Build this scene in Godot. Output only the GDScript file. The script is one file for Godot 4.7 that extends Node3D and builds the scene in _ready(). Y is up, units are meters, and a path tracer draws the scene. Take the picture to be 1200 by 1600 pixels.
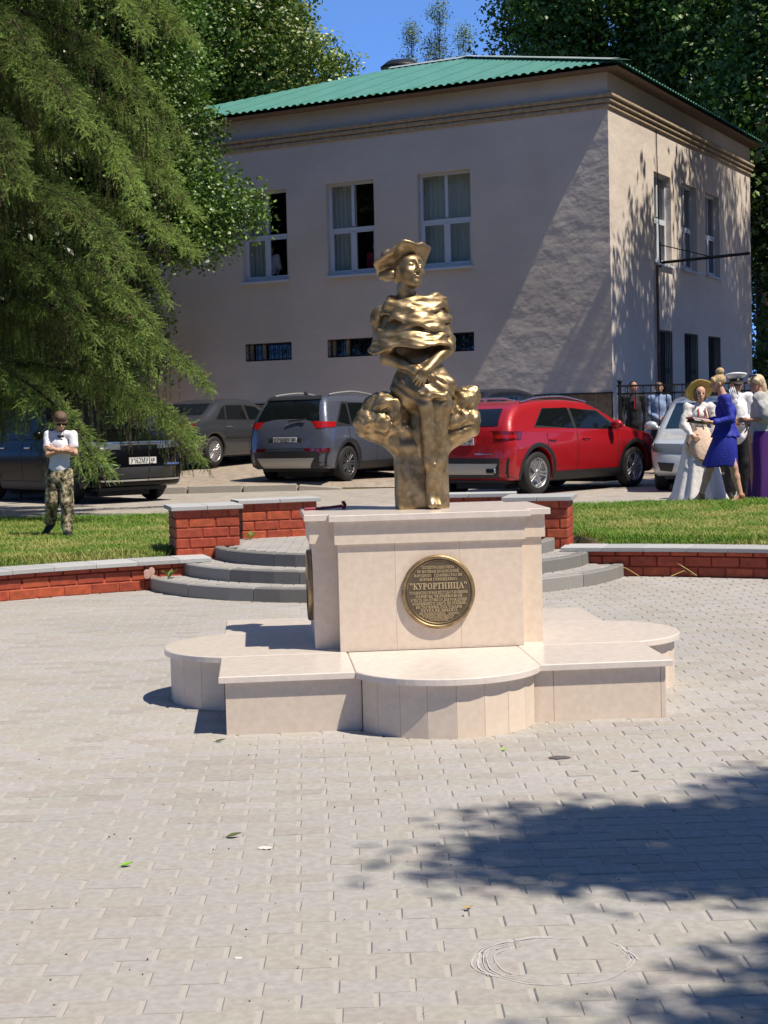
extends Node3D
# A bronze monument on a paved round plaza, with parked cars, a two-storey building and trees behind it.

var rng := RandomNumberGenerator.new()
var M := {}
var used := {}
var grain: FastNoiseLite


# ---------------------------------------------------------------- mesh building
class MB:
	var v := PackedVector3Array()
	var n := PackedVector3Array()
	var c := PackedColorArray()
	var uv := PackedVector2Array()
	var ix := PackedInt32Array()
	var tint := Color.WHITE
	var coloured := false

	func vert(p: Vector3, q: Vector3) -> int:
		v.append(p)
		n.append(q)
		c.append(tint)
		return v.size() - 1

	func tri(a: int, b: int, d: int) -> void:  # counter-clockwise seen from outside
		ix.append(a)
		ix.append(d)
		ix.append(b)

	func tri_out(a: int, b: int, d: int, out: Vector3) -> void:
		if (v[b] - v[a]).cross(v[d] - v[a]).dot(out) < 0.0:
			tri(a, d, b)
		else:
			tri(a, b, d)

	func quad(a: Vector3, b: Vector3, d: Vector3, e: Vector3) -> void:  # flat, counter-clockwise
		var q := (d - a).cross(e - b).normalized()
		var i := vert(a, q)
		vert(b, q)
		vert(d, q)
		vert(e, q)
		tri(i, i + 1, i + 2)
		tri(i, i + 2, i + 3)

	func face(a: Vector3, b: Vector3, d: Vector3) -> void:
		var q := (b - a).cross(d - a).normalized()
		var i := vert(a, q)
		vert(b, q)
		vert(d, q)
		tri(i, i + 1, i + 2)

	func box(at: Vector3, size: Vector3, bevel := 0.0, turn := Basis()) -> void:
		var h := size * 0.5
		bevel = minf(bevel, minf(h.x, minf(h.y, h.z)) * 0.9)
		var first := v.size()
		for k in 8:
			var s := Vector3(1 if k & 1 else -1, 1 if k & 2 else -1, 1 if k & 4 else -1)
			for ax in 3:
				var p := s * (h - Vector3.ONE * bevel)
				p[ax] = s[ax] * h[ax]
				var q := Vector3()
				q[ax] = s[ax]
				vert(at + turn * p, turn * q)
		for ax in 3:
			var b1 := 1 << ((ax + 1) % 3)
			var b2 := 1 << ((ax + 2) % 3)
			for s in 2:
				var k0 := (1 << ax) if s else 0
				var q := Vector3()
				q[ax] = 1.0 if s else -1.0
				q = turn * q
				var i0 := first + k0 * 3 + ax
				var i1 := first + (k0 | b1) * 3 + ax
				var i2 := first + (k0 | b1 | b2) * 3 + ax
				var i3 := first + (k0 | b2) * 3 + ax
				tri_out(i0, i1, i2, q)
				tri_out(i0, i2, i3, q)
		if bevel <= 0.0:
			return
		for ax in 3:  # the edges that run along ax
			var a1 := (ax + 1) % 3
			var a2 := (ax + 2) % 3
			for s in 4:
				var k0 := ((1 << a1) if s & 1 else 0) | ((1 << a2) if s & 2 else 0)
				var k1 := k0 | (1 << ax)
				var q := Vector3()
				q[a1] = 1.0 if s & 1 else -1.0
				q[a2] = 1.0 if s & 2 else -1.0
				q = turn * q
				tri_out(first + k0 * 3 + a1, first + k1 * 3 + a1, first + k1 * 3 + a2, q)
				tri_out(first + k0 * 3 + a1, first + k1 * 3 + a2, first + k0 * 3 + a2, q)
		for k in 8:
			var s := Vector3(1 if k & 1 else -1, 1 if k & 2 else -1, 1 if k & 4 else -1)
			tri_out(first + k * 3, first + k * 3 + 1, first + k * 3 + 2, turn * s)

	func grid(rows: Array, flip := false, round_u := false) -> void:  # rows of points, smooth
		var first := v.size()
		var nu: int = rows.size()
		var nv: int = rows[0].size()
		for i in nu:
			for j in nv:
				var p: Vector3 = rows[i][j]
				var i0 := maxi(i - 1, 0)
				var i1 := mini(i + 1, nu - 1)
				if round_u:
					i0 = (i - 1 + nu - 1) % (nu - 1)
					i1 = (i + 1) % (nu - 1)
				var du: Vector3 = rows[i1][j] - rows[i0][j]
				if du.length_squared() < 1e-12:
					var jj := j + 1 if j == 0 else j - 1
					du = rows[i1][jj] - rows[i0][jj]
				var dv: Vector3 = rows[i][mini(j + 1, nv - 1)] - rows[i][maxi(j - 1, 0)]
				var q := du.cross(dv).normalized()
				vert(p, -q if flip else q)
		for i in nu - 1:
			for j in nv - 1:
				var a := first + i * nv + j
				if flip:
					tri(a, a + 1, a + nv + 1)
					tri(a, a + nv + 1, a + nv)
				else:
					tri(a, a + nv, a + nv + 1)
					tri(a, a + nv + 1, a + 1)

	func tube(path: Array, radii: Array, sides := 8, caps := true, flat := 1.0) -> void:
		var first := v.size()
		var up := Vector3.UP
		var m: int = path.size()
		for i in m:
			var t: Vector3 = (path[mini(i + 1, m - 1)] - path[maxi(i - 1, 0)]).normalized()
			if absf(t.dot(up)) > 0.95:
				up = Vector3.RIGHT if absf(t.x) < 0.9 else Vector3.BACK
			var a := t.cross(up).normalized()
			var b := t.cross(a).normalized()
			up = -b
			for j in sides:
				var w := TAU * j / sides
				var q := a * cos(w) + b * sin(w)
				vert(path[i] + (a * cos(w) + b * sin(w) * flat) * float(radii[i]), q)
		for i in m - 1:
			for j in sides:
				var k := (j + 1) % sides
				var p := first + i * sides
				tri(p + j, p + k, p + sides + k)
				tri(p + j, p + sides + k, p + sides + j)
		if caps:
			for e in 2:
				var i := 0 if e == 0 else m - 1
				var t: Vector3 = (path[1] - path[0] if e == 0 else path[m - 1] - path[m - 2]).normalized() * (-1.0 if e == 0 else 1.0)
				var mid := vert(path[i], t)
				var ring := v.size()
				for j in sides:
					vert(v[first + i * sides + j], t)
				for j in sides:
					tri_out(mid, ring + j, ring + (j + 1) % sides, t)

	func lathe(profile: Array, sides := 24, at := Vector3.ZERO, turn := Basis(), smooth := true) -> void:  # Vector2(radius, height) upwards on the outside
		var rows := []
		for i in sides + 1:
			var w := -TAU * i / sides
			var row := []
			for p in profile:
				row.append(at + turn * Vector3(p.x * cos(w), p.y, p.x * sin(w)))
			rows.append(row)
		if smooth:
			grid(rows, false, true)
		else:
			for j in profile.size() - 1:
				var strip := []
				for row in rows:
					strip.append([row[j], row[j + 1]])
				grid(strip, false, true)

	func slab(poly: PackedVector2Array, y0: float, y1: float, bevel := 0.0, bottom := false) -> void:  # poly is x, z; a prism with a chamfered upper edge
		var m := poly.size()
		var area := 0.0
		for i in m:
			area += poly[i].cross(poly[(i + 1) % m])
		var p := poly.duplicate()
		if area > 0.0:
			p.reverse()
		var inner := PackedVector2Array()
		for i in m:
			var e0 := (p[i] - p[(i + m - 1) % m]).normalized()
			var e1 := (p[(i + 1) % m] - p[i]).normalized()
			var n0 := Vector2(e0.y, -e0.x)
			var n1 := Vector2(e1.y, -e1.x)
			var mid := n0 + n1
			inner.append(p[i] + mid * (bevel / maxf(0.3, mid.dot(n0))))
		for i in m:
			var a := p[i]
			var b := p[(i + 1) % m]
			var ia := inner[i]
			var ib := inner[(i + 1) % m]
			_wall(a, b, y0, y1 - bevel)
			if bevel > 0.0:
				var q := Vector3(b.y - a.y, 0, a.x - b.x).normalized() * -1.0
				q = (q + Vector3.UP).normalized()
				var i0 := vert(Vector3(a.x, y1 - bevel, a.y), q)
				vert(Vector3(b.x, y1 - bevel, b.y), q)
				vert(Vector3(ib.x, y1, ib.y), q)
				vert(Vector3(ia.x, y1, ia.y), q)
				tri_out(i0, i0 + 1, i0 + 2, q)
				tri_out(i0, i0 + 2, i0 + 3, q)
		_lid(inner if bevel > 0.0 else p, y1, Vector3.UP)
		if bottom:
			_lid(p, y0, Vector3.DOWN)

	func _wall(a: Vector2, b: Vector2, y0: float, y1: float) -> void:
		var q := Vector3(a.y - b.y, 0, b.x - a.x).normalized()
		var i0 := vert(Vector3(a.x, y0, a.y), q)
		vert(Vector3(b.x, y0, b.y), q)
		vert(Vector3(b.x, y1, b.y), q)
		vert(Vector3(a.x, y1, a.y), q)
		tri_out(i0, i0 + 1, i0 + 2, q)
		tri_out(i0, i0 + 2, i0 + 3, q)

	func _lid(p: PackedVector2Array, y: float, q: Vector3) -> void:
		var first := v.size()
		for x in p:
			vert(Vector3(x.x, y, x.y), q)
		var t := Geometry2D.triangulate_polygon(p)
		for i in range(0, t.size(), 3):
			tri_out(first + t[i], first + t[i + 1], first + t[i + 2], q)

	func moved(first: int, t: Transform3D) -> void:
		for i in range(first, v.size()):
			v[i] = t * v[i]
			n[i] = (t.basis * n[i]).normalized()

	func smooth() -> void:
		for i in n.size():
			n[i] = Vector3.ZERO
		for i in range(0, ix.size(), 3):
			var a := ix[i]
			var b := ix[i + 2]
			var d := ix[i + 1]
			var q := (v[b] - v[a]).cross(v[d] - v[a])
			n[a] += q
			n[b] += q
			n[d] += q
		for i in n.size():
			n[i] = n[i].normalized()

	func done() -> ArrayMesh:
		var m := ArrayMesh.new()
		var arrays := []
		arrays.resize(Mesh.ARRAY_MAX)
		arrays[Mesh.ARRAY_VERTEX] = v
		arrays[Mesh.ARRAY_NORMAL] = n
		arrays[Mesh.ARRAY_INDEX] = ix
		if coloured:
			arrays[Mesh.ARRAY_COLOR] = c
		if uv.size() == v.size():
			arrays[Mesh.ARRAY_TEX_UV] = uv
		m.add_surface_from_arrays(Mesh.PRIMITIVE_TRIANGLES, arrays)
		return m


# ---------------------------------------------------------------- rounded solids from distances, meshed as surface nets
class Field:
	var kind := PackedInt32Array()
	var a := PackedVector3Array()
	var b := PackedVector3Array()
	var r := PackedFloat32Array()
	var s := PackedFloat32Array()
	var k := PackedFloat32Array()
	var bas: Array[Basis] = []
	var bend: Callable
	var cells := {}
	const G := 0.1

	func _add(what: int, p: Vector3, q: Vector3, r0: float, r1: float, kk: float, basis := Basis()) -> void:
		kind.append(what)
		a.append(p)
		b.append(q)
		r.append(r0)
		s.append(r1)
		k.append(maxf(kk, 0.0005))
		bas.append(basis.transposed())

	func bone(p: Vector3, q: Vector3, r0: float, r1: float, kk := 0.03) -> void:
		_add(0, p, q - p, r0, r1, kk)

	func ball(p: Vector3, radii: Vector3, kk := 0.03, basis := Basis()) -> void:
		_add(1, p, radii, minf(radii.x, minf(radii.y, radii.z)), 0, kk, basis)

	func brick(p: Vector3, half: Vector3, rounding: float, kk := 0.02, basis := Basis()) -> void:
		_add(2, p, half - Vector3.ONE * rounding, rounding, 0, kk, basis)

	func ruffle(p: Vector3, half: Vector3, thick: float, phase: float, kk := 0.01) -> void:  # a wavy band round an upright oval; half.y is how far it swings
		_add(3, p, half, thick, phase, kk)

	func brim(p: Vector3, radius: float, thick: float, wave: float, kk: float, basis: Basis, scallop := 0.05, turned := 0.22) -> void:
		_add(4, p, Vector3(radius, thick, wave), scallop, turned, kk, basis)

	func cut(p: Vector3, radii: Vector3, kk := 0.01, basis := Basis()) -> void:
		_add(11, p, radii, minf(radii.x, minf(radii.y, radii.z)), 0, kk, basis)

	func cut_bone(p: Vector3, q: Vector3, r0: float, r1: float, kk := 0.01) -> void:
		_add(10, p, q - p, r0, r1, kk)

	func cut_box(p: Vector3, half: Vector3, kk := 0.005, basis := Basis()) -> void:
		_add(12, p, half, 0.0, 0, kk, basis)

	func one(i: int, p: Vector3) -> float:
		var q := p - a[i]
		match kind[i] % 10:
			0:
				var d := b[i]
				var h := clampf(q.dot(d) / maxf(d.length_squared(), 1e-9), 0.0, 1.0)
				return (q - d * h).length() - lerpf(r[i], s[i], h)
			1:
				q = bas[i] * q
				var e := q / b[i]
				var k0 := e.length()
				var k1 := (e / b[i]).length()
				return (k0 - 1.0) * r[i] if k1 < 1e-6 else k0 * (k0 - 1.0) / k1
			2:
				q = (bas[i] * q).abs() - b[i]
				return q.max(Vector3.ZERO).length() + minf(maxf(q.x, maxf(q.y, q.z)), 0.0) - r[i]
			3:
				var h := b[i]
				var w := atan2(q.z / h.z, q.x / h.x)
				var f := s[i]
				# a tier of cloth: from its gathered upper edge it flares out and down to a wavy hem
				var m := 1.0 + 0.05 * sin(3.0 * w + f) + 0.035 * sin(7.0 * w + 2.0 * f)
				var y := h.y * (sin(2.0 * w + f) + 0.7 * sin(5.0 * w - 1.7 * f))
				var rim := Vector2(h.x * cos(w), h.z * sin(w)).length()
				var u := Vector2(Vector2(q.x, q.z).length() - rim * m, q.y - y)
				var top := Vector2(-rim * 0.22, 0.040)
				var hem := Vector2(0.012, -0.024)
				var e := hem - top
				var g := clampf((u - top).dot(e) / e.length_squared(), 0.0, 1.0)
				return ((u - top - e * g).length() - r[i] * lerpf(1.2, 0.5, g)) * 0.8
			4:
				q = bas[i] * q
				var w := atan2(q.z, q.x)
				var rr := Vector2(q.x, q.z).length()
				var share := minf(rr / b[i].x, 1.2)
				var y := b[i].z * share * share * (sin(4.0 * w + 0.6) + 0.6 * sin(7.0 * w + 2.0)) + b[i].x * s[i] * share * share
				var edge := b[i].x * (1.0 + r[i] * sin(5.0 * w + 0.4) + r[i] * 0.5 * sin(9.0 * w + 1.0))
				var d := Vector2(maxf(rr - edge, 0.0), q.y - y).length() - b[i].y
				return d * 0.7
		return 1e9

	func near(p: Vector3) -> PackedInt32Array:
		var c := (p / G).floor()
		var key := (int(c.x) + 4096) | (int(c.y) + 4096) << 14 | (int(c.z) + 4096) << 28
		if cells.has(key):
			return cells[key]
		var mid := (c + Vector3.ONE * 0.5) * G
		var out := PackedInt32Array()
		var best := 1e9
		var which := 0
		for i in kind.size():
			var d := one(i, mid)
			if d < G * 1.1 + k[i] + 0.02:
				out.append(i)
			if kind[i] < 10 and d < best:
				best = d
				which = i
		if not out.has(which):
			out.insert(0, which)
		cells[key] = out
		return out

	func at(p: Vector3) -> float:
		var d := 1e9
		for i in near(p):
			var e := one(i, p)
			var kk := k[i]
			if kind[i] < 10:
				var h := maxf(kk - absf(d - e), 0.0) / kk
				d = minf(d, e) - h * h * kk * 0.25
			else:
				var h := maxf(kk - absf(d + e), 0.0) / kk
				d = maxf(d, -e) + h * h * kk * 0.25
		if bend.is_valid():
			d = bend.call(p, d)
		return d

	func seeds() -> PackedVector3Array:
		var out := PackedVector3Array()
		for i in kind.size():
			if kind[i] < 10:
				out.append(a[i])
		return out


class Net:
	var f: Callable
	var cell := 0.01
	var vals := {}

	func val(x: int, y: int, z: int) -> float:
		var key := (x + 4096) | (y + 4096) << 14 | (z + 4096) << 28
		var o = vals.get(key)
		if o != null:
			return o
		var d: float = f.call(Vector3(x, y, z) * cell)
		vals[key] = d
		return d

	func run(mb: MB, from: PackedVector3Array, limit := 400000) -> void:
		var stack := PackedInt64Array()
		var made := {}
		for p in from:
			var x := floori(p.x / cell)
			var y := floori(p.y / cell)
			var z := floori(p.z / cell)
			var v0 := val(x, y, z)
			for i in 300:
				var v1 := val(x + 1, y, z)
				if (v0 < 0.0) != (v1 < 0.0):
					stack.append((x + 4096) | (y + 4096) << 14 | (z + 4096) << 28)
					break
				x += 1
				v0 = v1
		var first := mb.v.size()
		var todo := []
		var c := PackedFloat32Array()
		c.resize(8)
		while stack.size() > 0 and made.size() < limit:
			var key := stack[stack.size() - 1]
			stack.resize(stack.size() - 1)
			if made.has(key):
				continue
			var x := (key & 16383) - 4096
			var y := ((key >> 14) & 16383) - 4096
			var z := (key >> 28) - 4096
			var mask := 0
			for i in 8:
				c[i] = val(x + (i & 1), y + ((i >> 1) & 1), z + (i >> 2))
				if c[i] < 0.0:
					mask |= 1 << i
			if mask == 0 or mask == 255:
				continue
			var sum := Vector3.ZERO
			var count := 0
			for i in 8:
				for ax in 3:
					var j := i | (1 << ax)
					if j == i or ((mask >> i) & 1) == ((mask >> j) & 1):
						continue
					var t := c[i] / (c[i] - c[j])
					var p := Vector3(i & 1, (i >> 1) & 1, i >> 2)
					p[ax] = t
					sum += p
					count += 1
			made[key] = mb.vert((Vector3(x, y, z) + sum / count) * cell, Vector3.ZERO)
			var m0 := mask & 1
			if ((mask >> 1) & 1) != m0 or ((mask >> 2) & 1) != m0 or ((mask >> 4) & 1) != m0:
				todo.append(key)
			if (mask & 0x55) != 0 and (mask & 0x55) != 0x55:
				stack.append(key - 1)
			if (mask & 0xAA) != 0 and (mask & 0xAA) != 0xAA:
				stack.append(key + 1)
			if (mask & 0x33) != 0 and (mask & 0x33) != 0x33:
				stack.append(key - (1 << 14))
			if (mask & 0xCC) != 0 and (mask & 0xCC) != 0xCC:
				stack.append(key + (1 << 14))
			if (mask & 0x0F) != 0 and (mask & 0x0F) != 0x0F:
				stack.append(key - (1 << 28))
			if (mask & 0xF0) != 0 and (mask & 0xF0) != 0xF0:
				stack.append(key + (1 << 28))
		var one := [1, 1 << 14, 1 << 28]
		for key in todo:
			var x: int = (key & 16383) - 4096
			var y: int = ((key >> 14) & 16383) - 4096
			var z: int = (key >> 28) - 4096
			var inside := val(x, y, z) < 0.0
			for ax in 3:
				var e := val(x + (1 if ax == 0 else 0), y + (1 if ax == 1 else 0), z + (1 if ax == 2 else 0)) < 0.0
				if e == inside:
					continue
				var d1: int = one[(ax + 1) % 3]
				var d2: int = one[(ax + 2) % 3]
				if not (made.has(key - d1 - d2) and made.has(key - d2) and made.has(key - d1)):
					continue
				var i0: int = made[key - d1 - d2]
				var i1: int = made[key - d2]
				var i2: int = made[key]
				var i3: int = made[key - d1]
				if inside:
					mb.tri(i0, i1, i2)
					mb.tri(i0, i2, i3)
				else:
					mb.tri(i0, i2, i1)
					mb.tri(i0, i3, i2)
		for i in range(first, mb.v.size()):
			mb.n[i] = Vector3.ZERO
		for i in range(0, mb.ix.size(), 3):
			var p := mb.ix[i]
			if p < first:
				continue
			var q := mb.ix[i + 2]
			var o := mb.ix[i + 1]
			var w := (mb.v[q] - mb.v[p]).cross(mb.v[o] - mb.v[p])
			mb.n[p] += w
			mb.n[q] += w
			mb.n[o] += w
		for i in range(first, mb.v.size()):
			mb.n[i] = mb.n[i].normalized()


func net(mb: MB, f: Callable, cell: float, from: PackedVector3Array) -> void:
	var w := Net.new()
	w.f = f
	w.cell = cell
	w.run(mb, from)


func field_mesh(f: Field, cell: float) -> ArrayMesh:
	var mb := MB.new()
	net(mb, f.at, cell, f.seeds())
	return mb.done()


# ---------------------------------------------------------------- things, parts, labels
func numbered(called: String) -> String:
	if not used.has(called):
		used[called] = 0
		return called
	used[called] += 1
	return "%s_%03d" % [called, used[called]]


func tag(o: Node3D, label: String, category := "", group := "", kind := "") -> Node3D:
	if label:
		o.set_meta("label", label)
	if category:
		o.set_meta("category", category)
	if group:
		o.set_meta("group", group)
	if kind:
		o.set_meta("kind", kind)
	return o


func thing(called: String, label: String, category: String, at := Vector3.ZERO, turn := 0.0, group := "") -> Node3D:
	var o := Node3D.new()
	o.name = numbered(called)
	add_child(o)
	o.position = at
	o.rotation.y = turn
	tag(o, label, category, group)
	return o


func part(called: String, mesh: Mesh, m: Material, parent: Node3D, at := Transform3D()) -> MeshInstance3D:
	var o := MeshInstance3D.new()
	o.mesh = mesh
	o.material_override = m
	o.transform = at
	o.cast_shadow = GeometryInstance3D.SHADOW_CASTING_SETTING_ON
	o.name = numbered(called) if parent == self else called
	parent.add_child(o, true)
	return o


func struct(called: String, mesh: Mesh, m: Material) -> MeshInstance3D:
	var o := part(called, mesh, m, self)
	o.set_meta("kind", "structure")
	return o


func copies(called: String, mesh: Mesh, m: Material, parent: Node3D, places: Array, tints := PackedColorArray()) -> MultiMeshInstance3D:
	var mm := MultiMesh.new()
	mm.transform_format = MultiMesh.TRANSFORM_3D
	mm.use_colors = tints.size() > 0
	mm.mesh = mesh
	mm.instance_count = places.size()
	for i in places.size():
		mm.set_instance_transform(i, places[i])
		if mm.use_colors:
			mm.set_instance_color(i, tints[i])
	var o := MultiMeshInstance3D.new()
	o.multimesh = mm
	o.material_override = m
	o.name = numbered(called) if parent == self else called
	parent.add_child(o, true)
	o.set_meta("kind", "stuff")
	return o


func at(x: float, y: float, z: float, turn := Basis()) -> Transform3D:
	return Transform3D(turn, Vector3(x, y, z))


func bx(size: Vector3, bevel := 0.0, where := Vector3.ZERO, turn := Basis()) -> ArrayMesh:
	var mb := MB.new()
	mb.box(where, size, bevel, turn)
	return mb.done()


func rod(path: Array, radius: float, sides := 8) -> ArrayMesh:
	var mb := MB.new()
	var rr := []
	for p in path:
		rr.append(radius)
	mb.tube(path, rr, sides)
	return mb.done()


func yaw(degrees: float) -> Basis:
	return Basis(Vector3.UP, deg_to_rad(degrees))


# a frame whose -z... x axis runs along d, y as near to up as it can
func along(d: Vector3, up := Vector3.UP) -> Basis:
	var x := d.normalized()
	if absf(x.dot(up)) > 0.98:
		up = Vector3.BACK
	var z := x.cross(up).normalized()
	return Basis(x, z.cross(x), z)


# ---------------------------------------------------------------- materials
func noise_tex(seed_: int, freq: float, octaves: int, low: Color, high: Color, size := 512, stretch := 0.0, kind := FastNoiseLite.TYPE_SIMPLEX_SMOOTH) -> NoiseTexture2D:
	var f := FastNoiseLite.new()
	f.seed = seed_
	f.noise_type = kind
	f.frequency = freq
	f.fractal_octaves = octaves
	f.fractal_gain = 0.6
	var g := Gradient.new()
	g.set_color(0, low)
	g.set_color(1, high)
	g.set_offset(0, stretch)
	g.set_offset(1, 1.0 - stretch)
	var t := NoiseTexture2D.new()
	t.width = size
	t.height = size
	t.seamless = true
	t.noise = f
	t.color_ramp = g
	return t


func bump_tex(seed_: int, freq: float, octaves: int, strength: float, size := 512, kind := FastNoiseLite.TYPE_SIMPLEX_SMOOTH) -> NoiseTexture2D:
	var f := FastNoiseLite.new()
	f.seed = seed_
	f.noise_type = kind
	f.frequency = freq
	f.fractal_octaves = octaves
	f.fractal_gain = 0.55
	var t := NoiseTexture2D.new()
	t.width = size
	t.height = size
	t.seamless = true
	t.noise = f
	t.as_normal_map = true
	t.bump_strength = strength
	return t


func mat(r: float, g: float, b: float, rough: float, metal := 0.0, opts := {}) -> StandardMaterial3D:  # r, g, b are linear
	var m := StandardMaterial3D.new()
	m.albedo_color = Color(r, g, b).linear_to_srgb()
	m.roughness = rough
	m.metallic = metal
	if opts.has("tex"):
		m.albedo_texture = opts.tex
	if opts.has("ntex"):
		m.normal_enabled = true
		m.normal_texture = opts.ntex
		m.normal_scale = opts.get("nscale", 1.0)
	if opts.has("rtex"):
		m.roughness_texture = opts.rtex
	if opts.has("scale"):
		m.uv1_triplanar = true
		m.uv1_world_triplanar = opts.get("world", true)
		m.uv1_scale = Vector3.ONE * float(opts.scale)
	if opts.get("vc", false):
		m.vertex_color_use_as_albedo = true
	if opts.has("coat"):
		m.clearcoat_enabled = true
		m.clearcoat = opts.coat
		m.clearcoat_roughness = 0.03
	if opts.has("back"):
		m.backlight_enabled = true
		m.backlight = opts.back
	if opts.has("spec"):
		m.metallic_specular = opts.spec
	return m


func glass(alpha: float, r := 0.02, g := 0.03, b := 0.03) -> StandardMaterial3D:
	var m := StandardMaterial3D.new()
	m.transparency = BaseMaterial3D.TRANSPARENCY_ALPHA
	m.albedo_color = Color(r, g, b, alpha)
	m.roughness = 0.02
	return m


func tone(called: String) -> StandardMaterial3D:
	return M["%s_%d" % [called, rng.randi() % 3]]


func make_materials() -> void:
	var grey := noise_tex(1, 0.02, 5, Color(0.74, 0.74, 0.74), Color(1, 1, 1), 512, 0.15)
	var speck := noise_tex(2, 0.09, 4, Color(0.84, 0.84, 0.84), Color(1, 1, 0.99), 512, 0.2)
	var marble := noise_tex(3, 0.02, 6, Color(0.95, 0.945, 0.935), Color(1, 1, 1), 512, 0.15)
	var rough_n := bump_tex(4, 0.05, 5, 6.0)
	var fine_n := bump_tex(5, 0.15, 4, 4.0)
	var lumps_n := bump_tex(6, 0.012, 5, 10.0)
	M.paver = mat(0.385, 0.374, 0.360, 0.9, 0.0, {tex = noise_tex(15, 0.05, 5, Color(0.90, 0.895, 0.89), Color(1, 1, 1), 512, 0.12), scale = 0.9, ntex = fine_n, nscale = 0.05, vc = true})
	M.sand = mat(0.385, 0.365, 0.34, 0.95)
	M.stone = mat(0.72, 0.62, 0.515, 0.55, 0.0, {tex = marble, scale = 1.7, ntex = fine_n, nscale = 0.05})
	M.stone_polished = mat(0.74, 0.67, 0.61, 0.22, 0.0, {tex = marble, scale = 1.3})
	for k in 3:  # slabs and bricks are not all of one tone
		var v: float = [0.94, 0.98, 1.035][k]
		M["stone_%d" % k] = mat(0.72 * v, 0.62 * v * (1.0 - 0.008 * k), 0.515 * v * (1.02 - 0.025 * k), 0.55, 0.0, {tex = marble, scale = 1.7, ntex = fine_n, nscale = 0.05})
		v = [0.86, 0.97, 1.08][k]
		M["brick_%d" % k] = mat(0.50 * v, 0.085 * v * [1.0, 0.95, 1.15][k], 0.036 * v, 0.6, 0.0, {tex = grey, scale = 1.1, ntex = fine_n, nscale = 0.25})
		v = [0.9, 1.0, 1.07][k]
		M["coping_%d" % k] = mat(0.48 * v, 0.487 * v, 0.497 * v, 0.9, 0.0, {tex = speck, scale = 1.4, ntex = fine_n, nscale = 0.3})
		v = [0.85, 1.0, 1.3][k]
		M["step_%d" % k] = mat(0.26 * v, 0.255 * v, 0.245 * v, 0.92, 0.0, {tex = speck, scale = 1.4, ntex = fine_n, nscale = 0.4})
	M.stone_shadow_gap = mat(0.16, 0.13, 0.1, 0.9)
	M.concrete = mat(0.26, 0.255, 0.245, 0.92, 0.0, {tex = speck, scale = 1.4, ntex = fine_n, nscale = 0.4})
	M.concrete_pale = mat(0.48, 0.487, 0.497, 0.9, 0.0, {tex = speck, scale = 1.4, ntex = fine_n, nscale = 0.3})
	M.brick = mat(0.50, 0.085, 0.036, 0.6, 0.0, {tex = grey, scale = 1.1, ntex = fine_n, nscale = 0.25})
	M.mortar = mat(0.40, 0.065, 0.030, 0.8, 0.0, {tex = grey, scale = 1.1})
	M.bronze = mat(0.48, 0.36, 0.21, 0.46, 0.85, {tex = noise_tex(7, 0.012, 5, Color(0.72, 0.70, 0.66), Color(1, 1, 1), 512, 0.25), scale = 1.6, world = false, ntex = lumps_n, nscale = 0.06})
	M.bronze_dark = mat(0.15, 0.12, 0.075, 0.5, 0.6, {ntex = fine_n, nscale = 0.2, scale = 4.0})
	M.bronze_bright = mat(0.62, 0.48, 0.28, 0.5, 0.5)
	M.stucco = mat(0.71, 0.63, 0.555, 0.92, 0.0, {tex = noise_tex(8, 0.006, 6, Color(0.93, 0.925, 0.92), Color(1, 1, 1), 512, 0.1), scale = 0.16, ntex = bump_tex(9, 0.02, 6, 7.0), nscale = 0.25})
	M.stucco_trim = mat(0.56, 0.44, 0.30, 0.9, 0.0, {tex = grey, scale = 0.6, ntex = rough_n, nscale = 0.15})
	M.plinth = mat(0.40, 0.315, 0.205, 0.92, 0.0, {tex = grey, scale = 0.5, ntex = rough_n, nscale = 0.3})
	M.dark_strip = mat(0.03, 0.03, 0.032, 0.7)
	M.roof = mat(0.105, 0.29, 0.225, 0.42, 0.0, {tex = noise_tex(10, 0.01, 4, Color(0.86, 0.9, 0.88), Color(1, 1, 1), 256, 0.1), scale = 0.4})
	M.flashing = mat(0.42, 0.47, 0.46, 0.4, 0.2)
	M.wood = mat(0.30, 0.20, 0.13, 0.8, 0.0, {tex = grey, scale = 1.0})
	M.frame = mat(0.62, 0.67, 0.74, 0.35)
	M.glass = glass(0.12)
	M.dark = mat(0.006, 0.006, 0.007, 0.9)
	M.room = mat(0.11, 0.105, 0.1, 0.9)
	M.curtain = mat(0.46, 0.54, 0.51, 0.9)
	M.iron = mat(0.012, 0.012, 0.013, 0.5, 0.3)
	M.rust = mat(0.13, 0.075, 0.05, 0.85, 0.0, {tex = speck, scale = 2.0})
	M.bark = mat(0.07, 0.052, 0.038, 0.95, 0.0, {tex = noise_tex(11, 0.03, 5, Color(0.4, 0.4, 0.4), Color(1, 1, 1), 256, 0.1), scale = 1.0, ntex = rough_n, nscale = 0.8})
	M.leaf = mat(1, 1, 1, 0.42, 0.0, {vc = true, back = Color(0.5, 0.6, 0.16)})
	M.needle = mat(1, 1, 1, 0.6, 0.0, {vc = true, back = Color(0.45, 0.6, 0.12), spec = 0.3})
	M.grass = mat(1, 1, 1, 0.6, 0.0, {vc = true, back = Color(0.6, 0.7, 0.15), spec = 0.3})
	M.soil = mat(0.17, 0.165, 0.07, 0.95, 0.0, {tex = noise_tex(12, 0.03, 5, Color(0.6, 0.55, 0.45), Color(1, 1, 1), 512, 0.1), scale = 0.7, ntex = rough_n, nscale = 0.8})
	M.road = mat(0.40, 0.37, 0.33, 0.95, 0.0, {tex = noise_tex(13, 0.012, 6, Color(0.86, 0.85, 0.84), Color(1, 1, 1), 512, 0.15), scale = 0.35, ntex = rough_n, nscale = 0.4})
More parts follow.
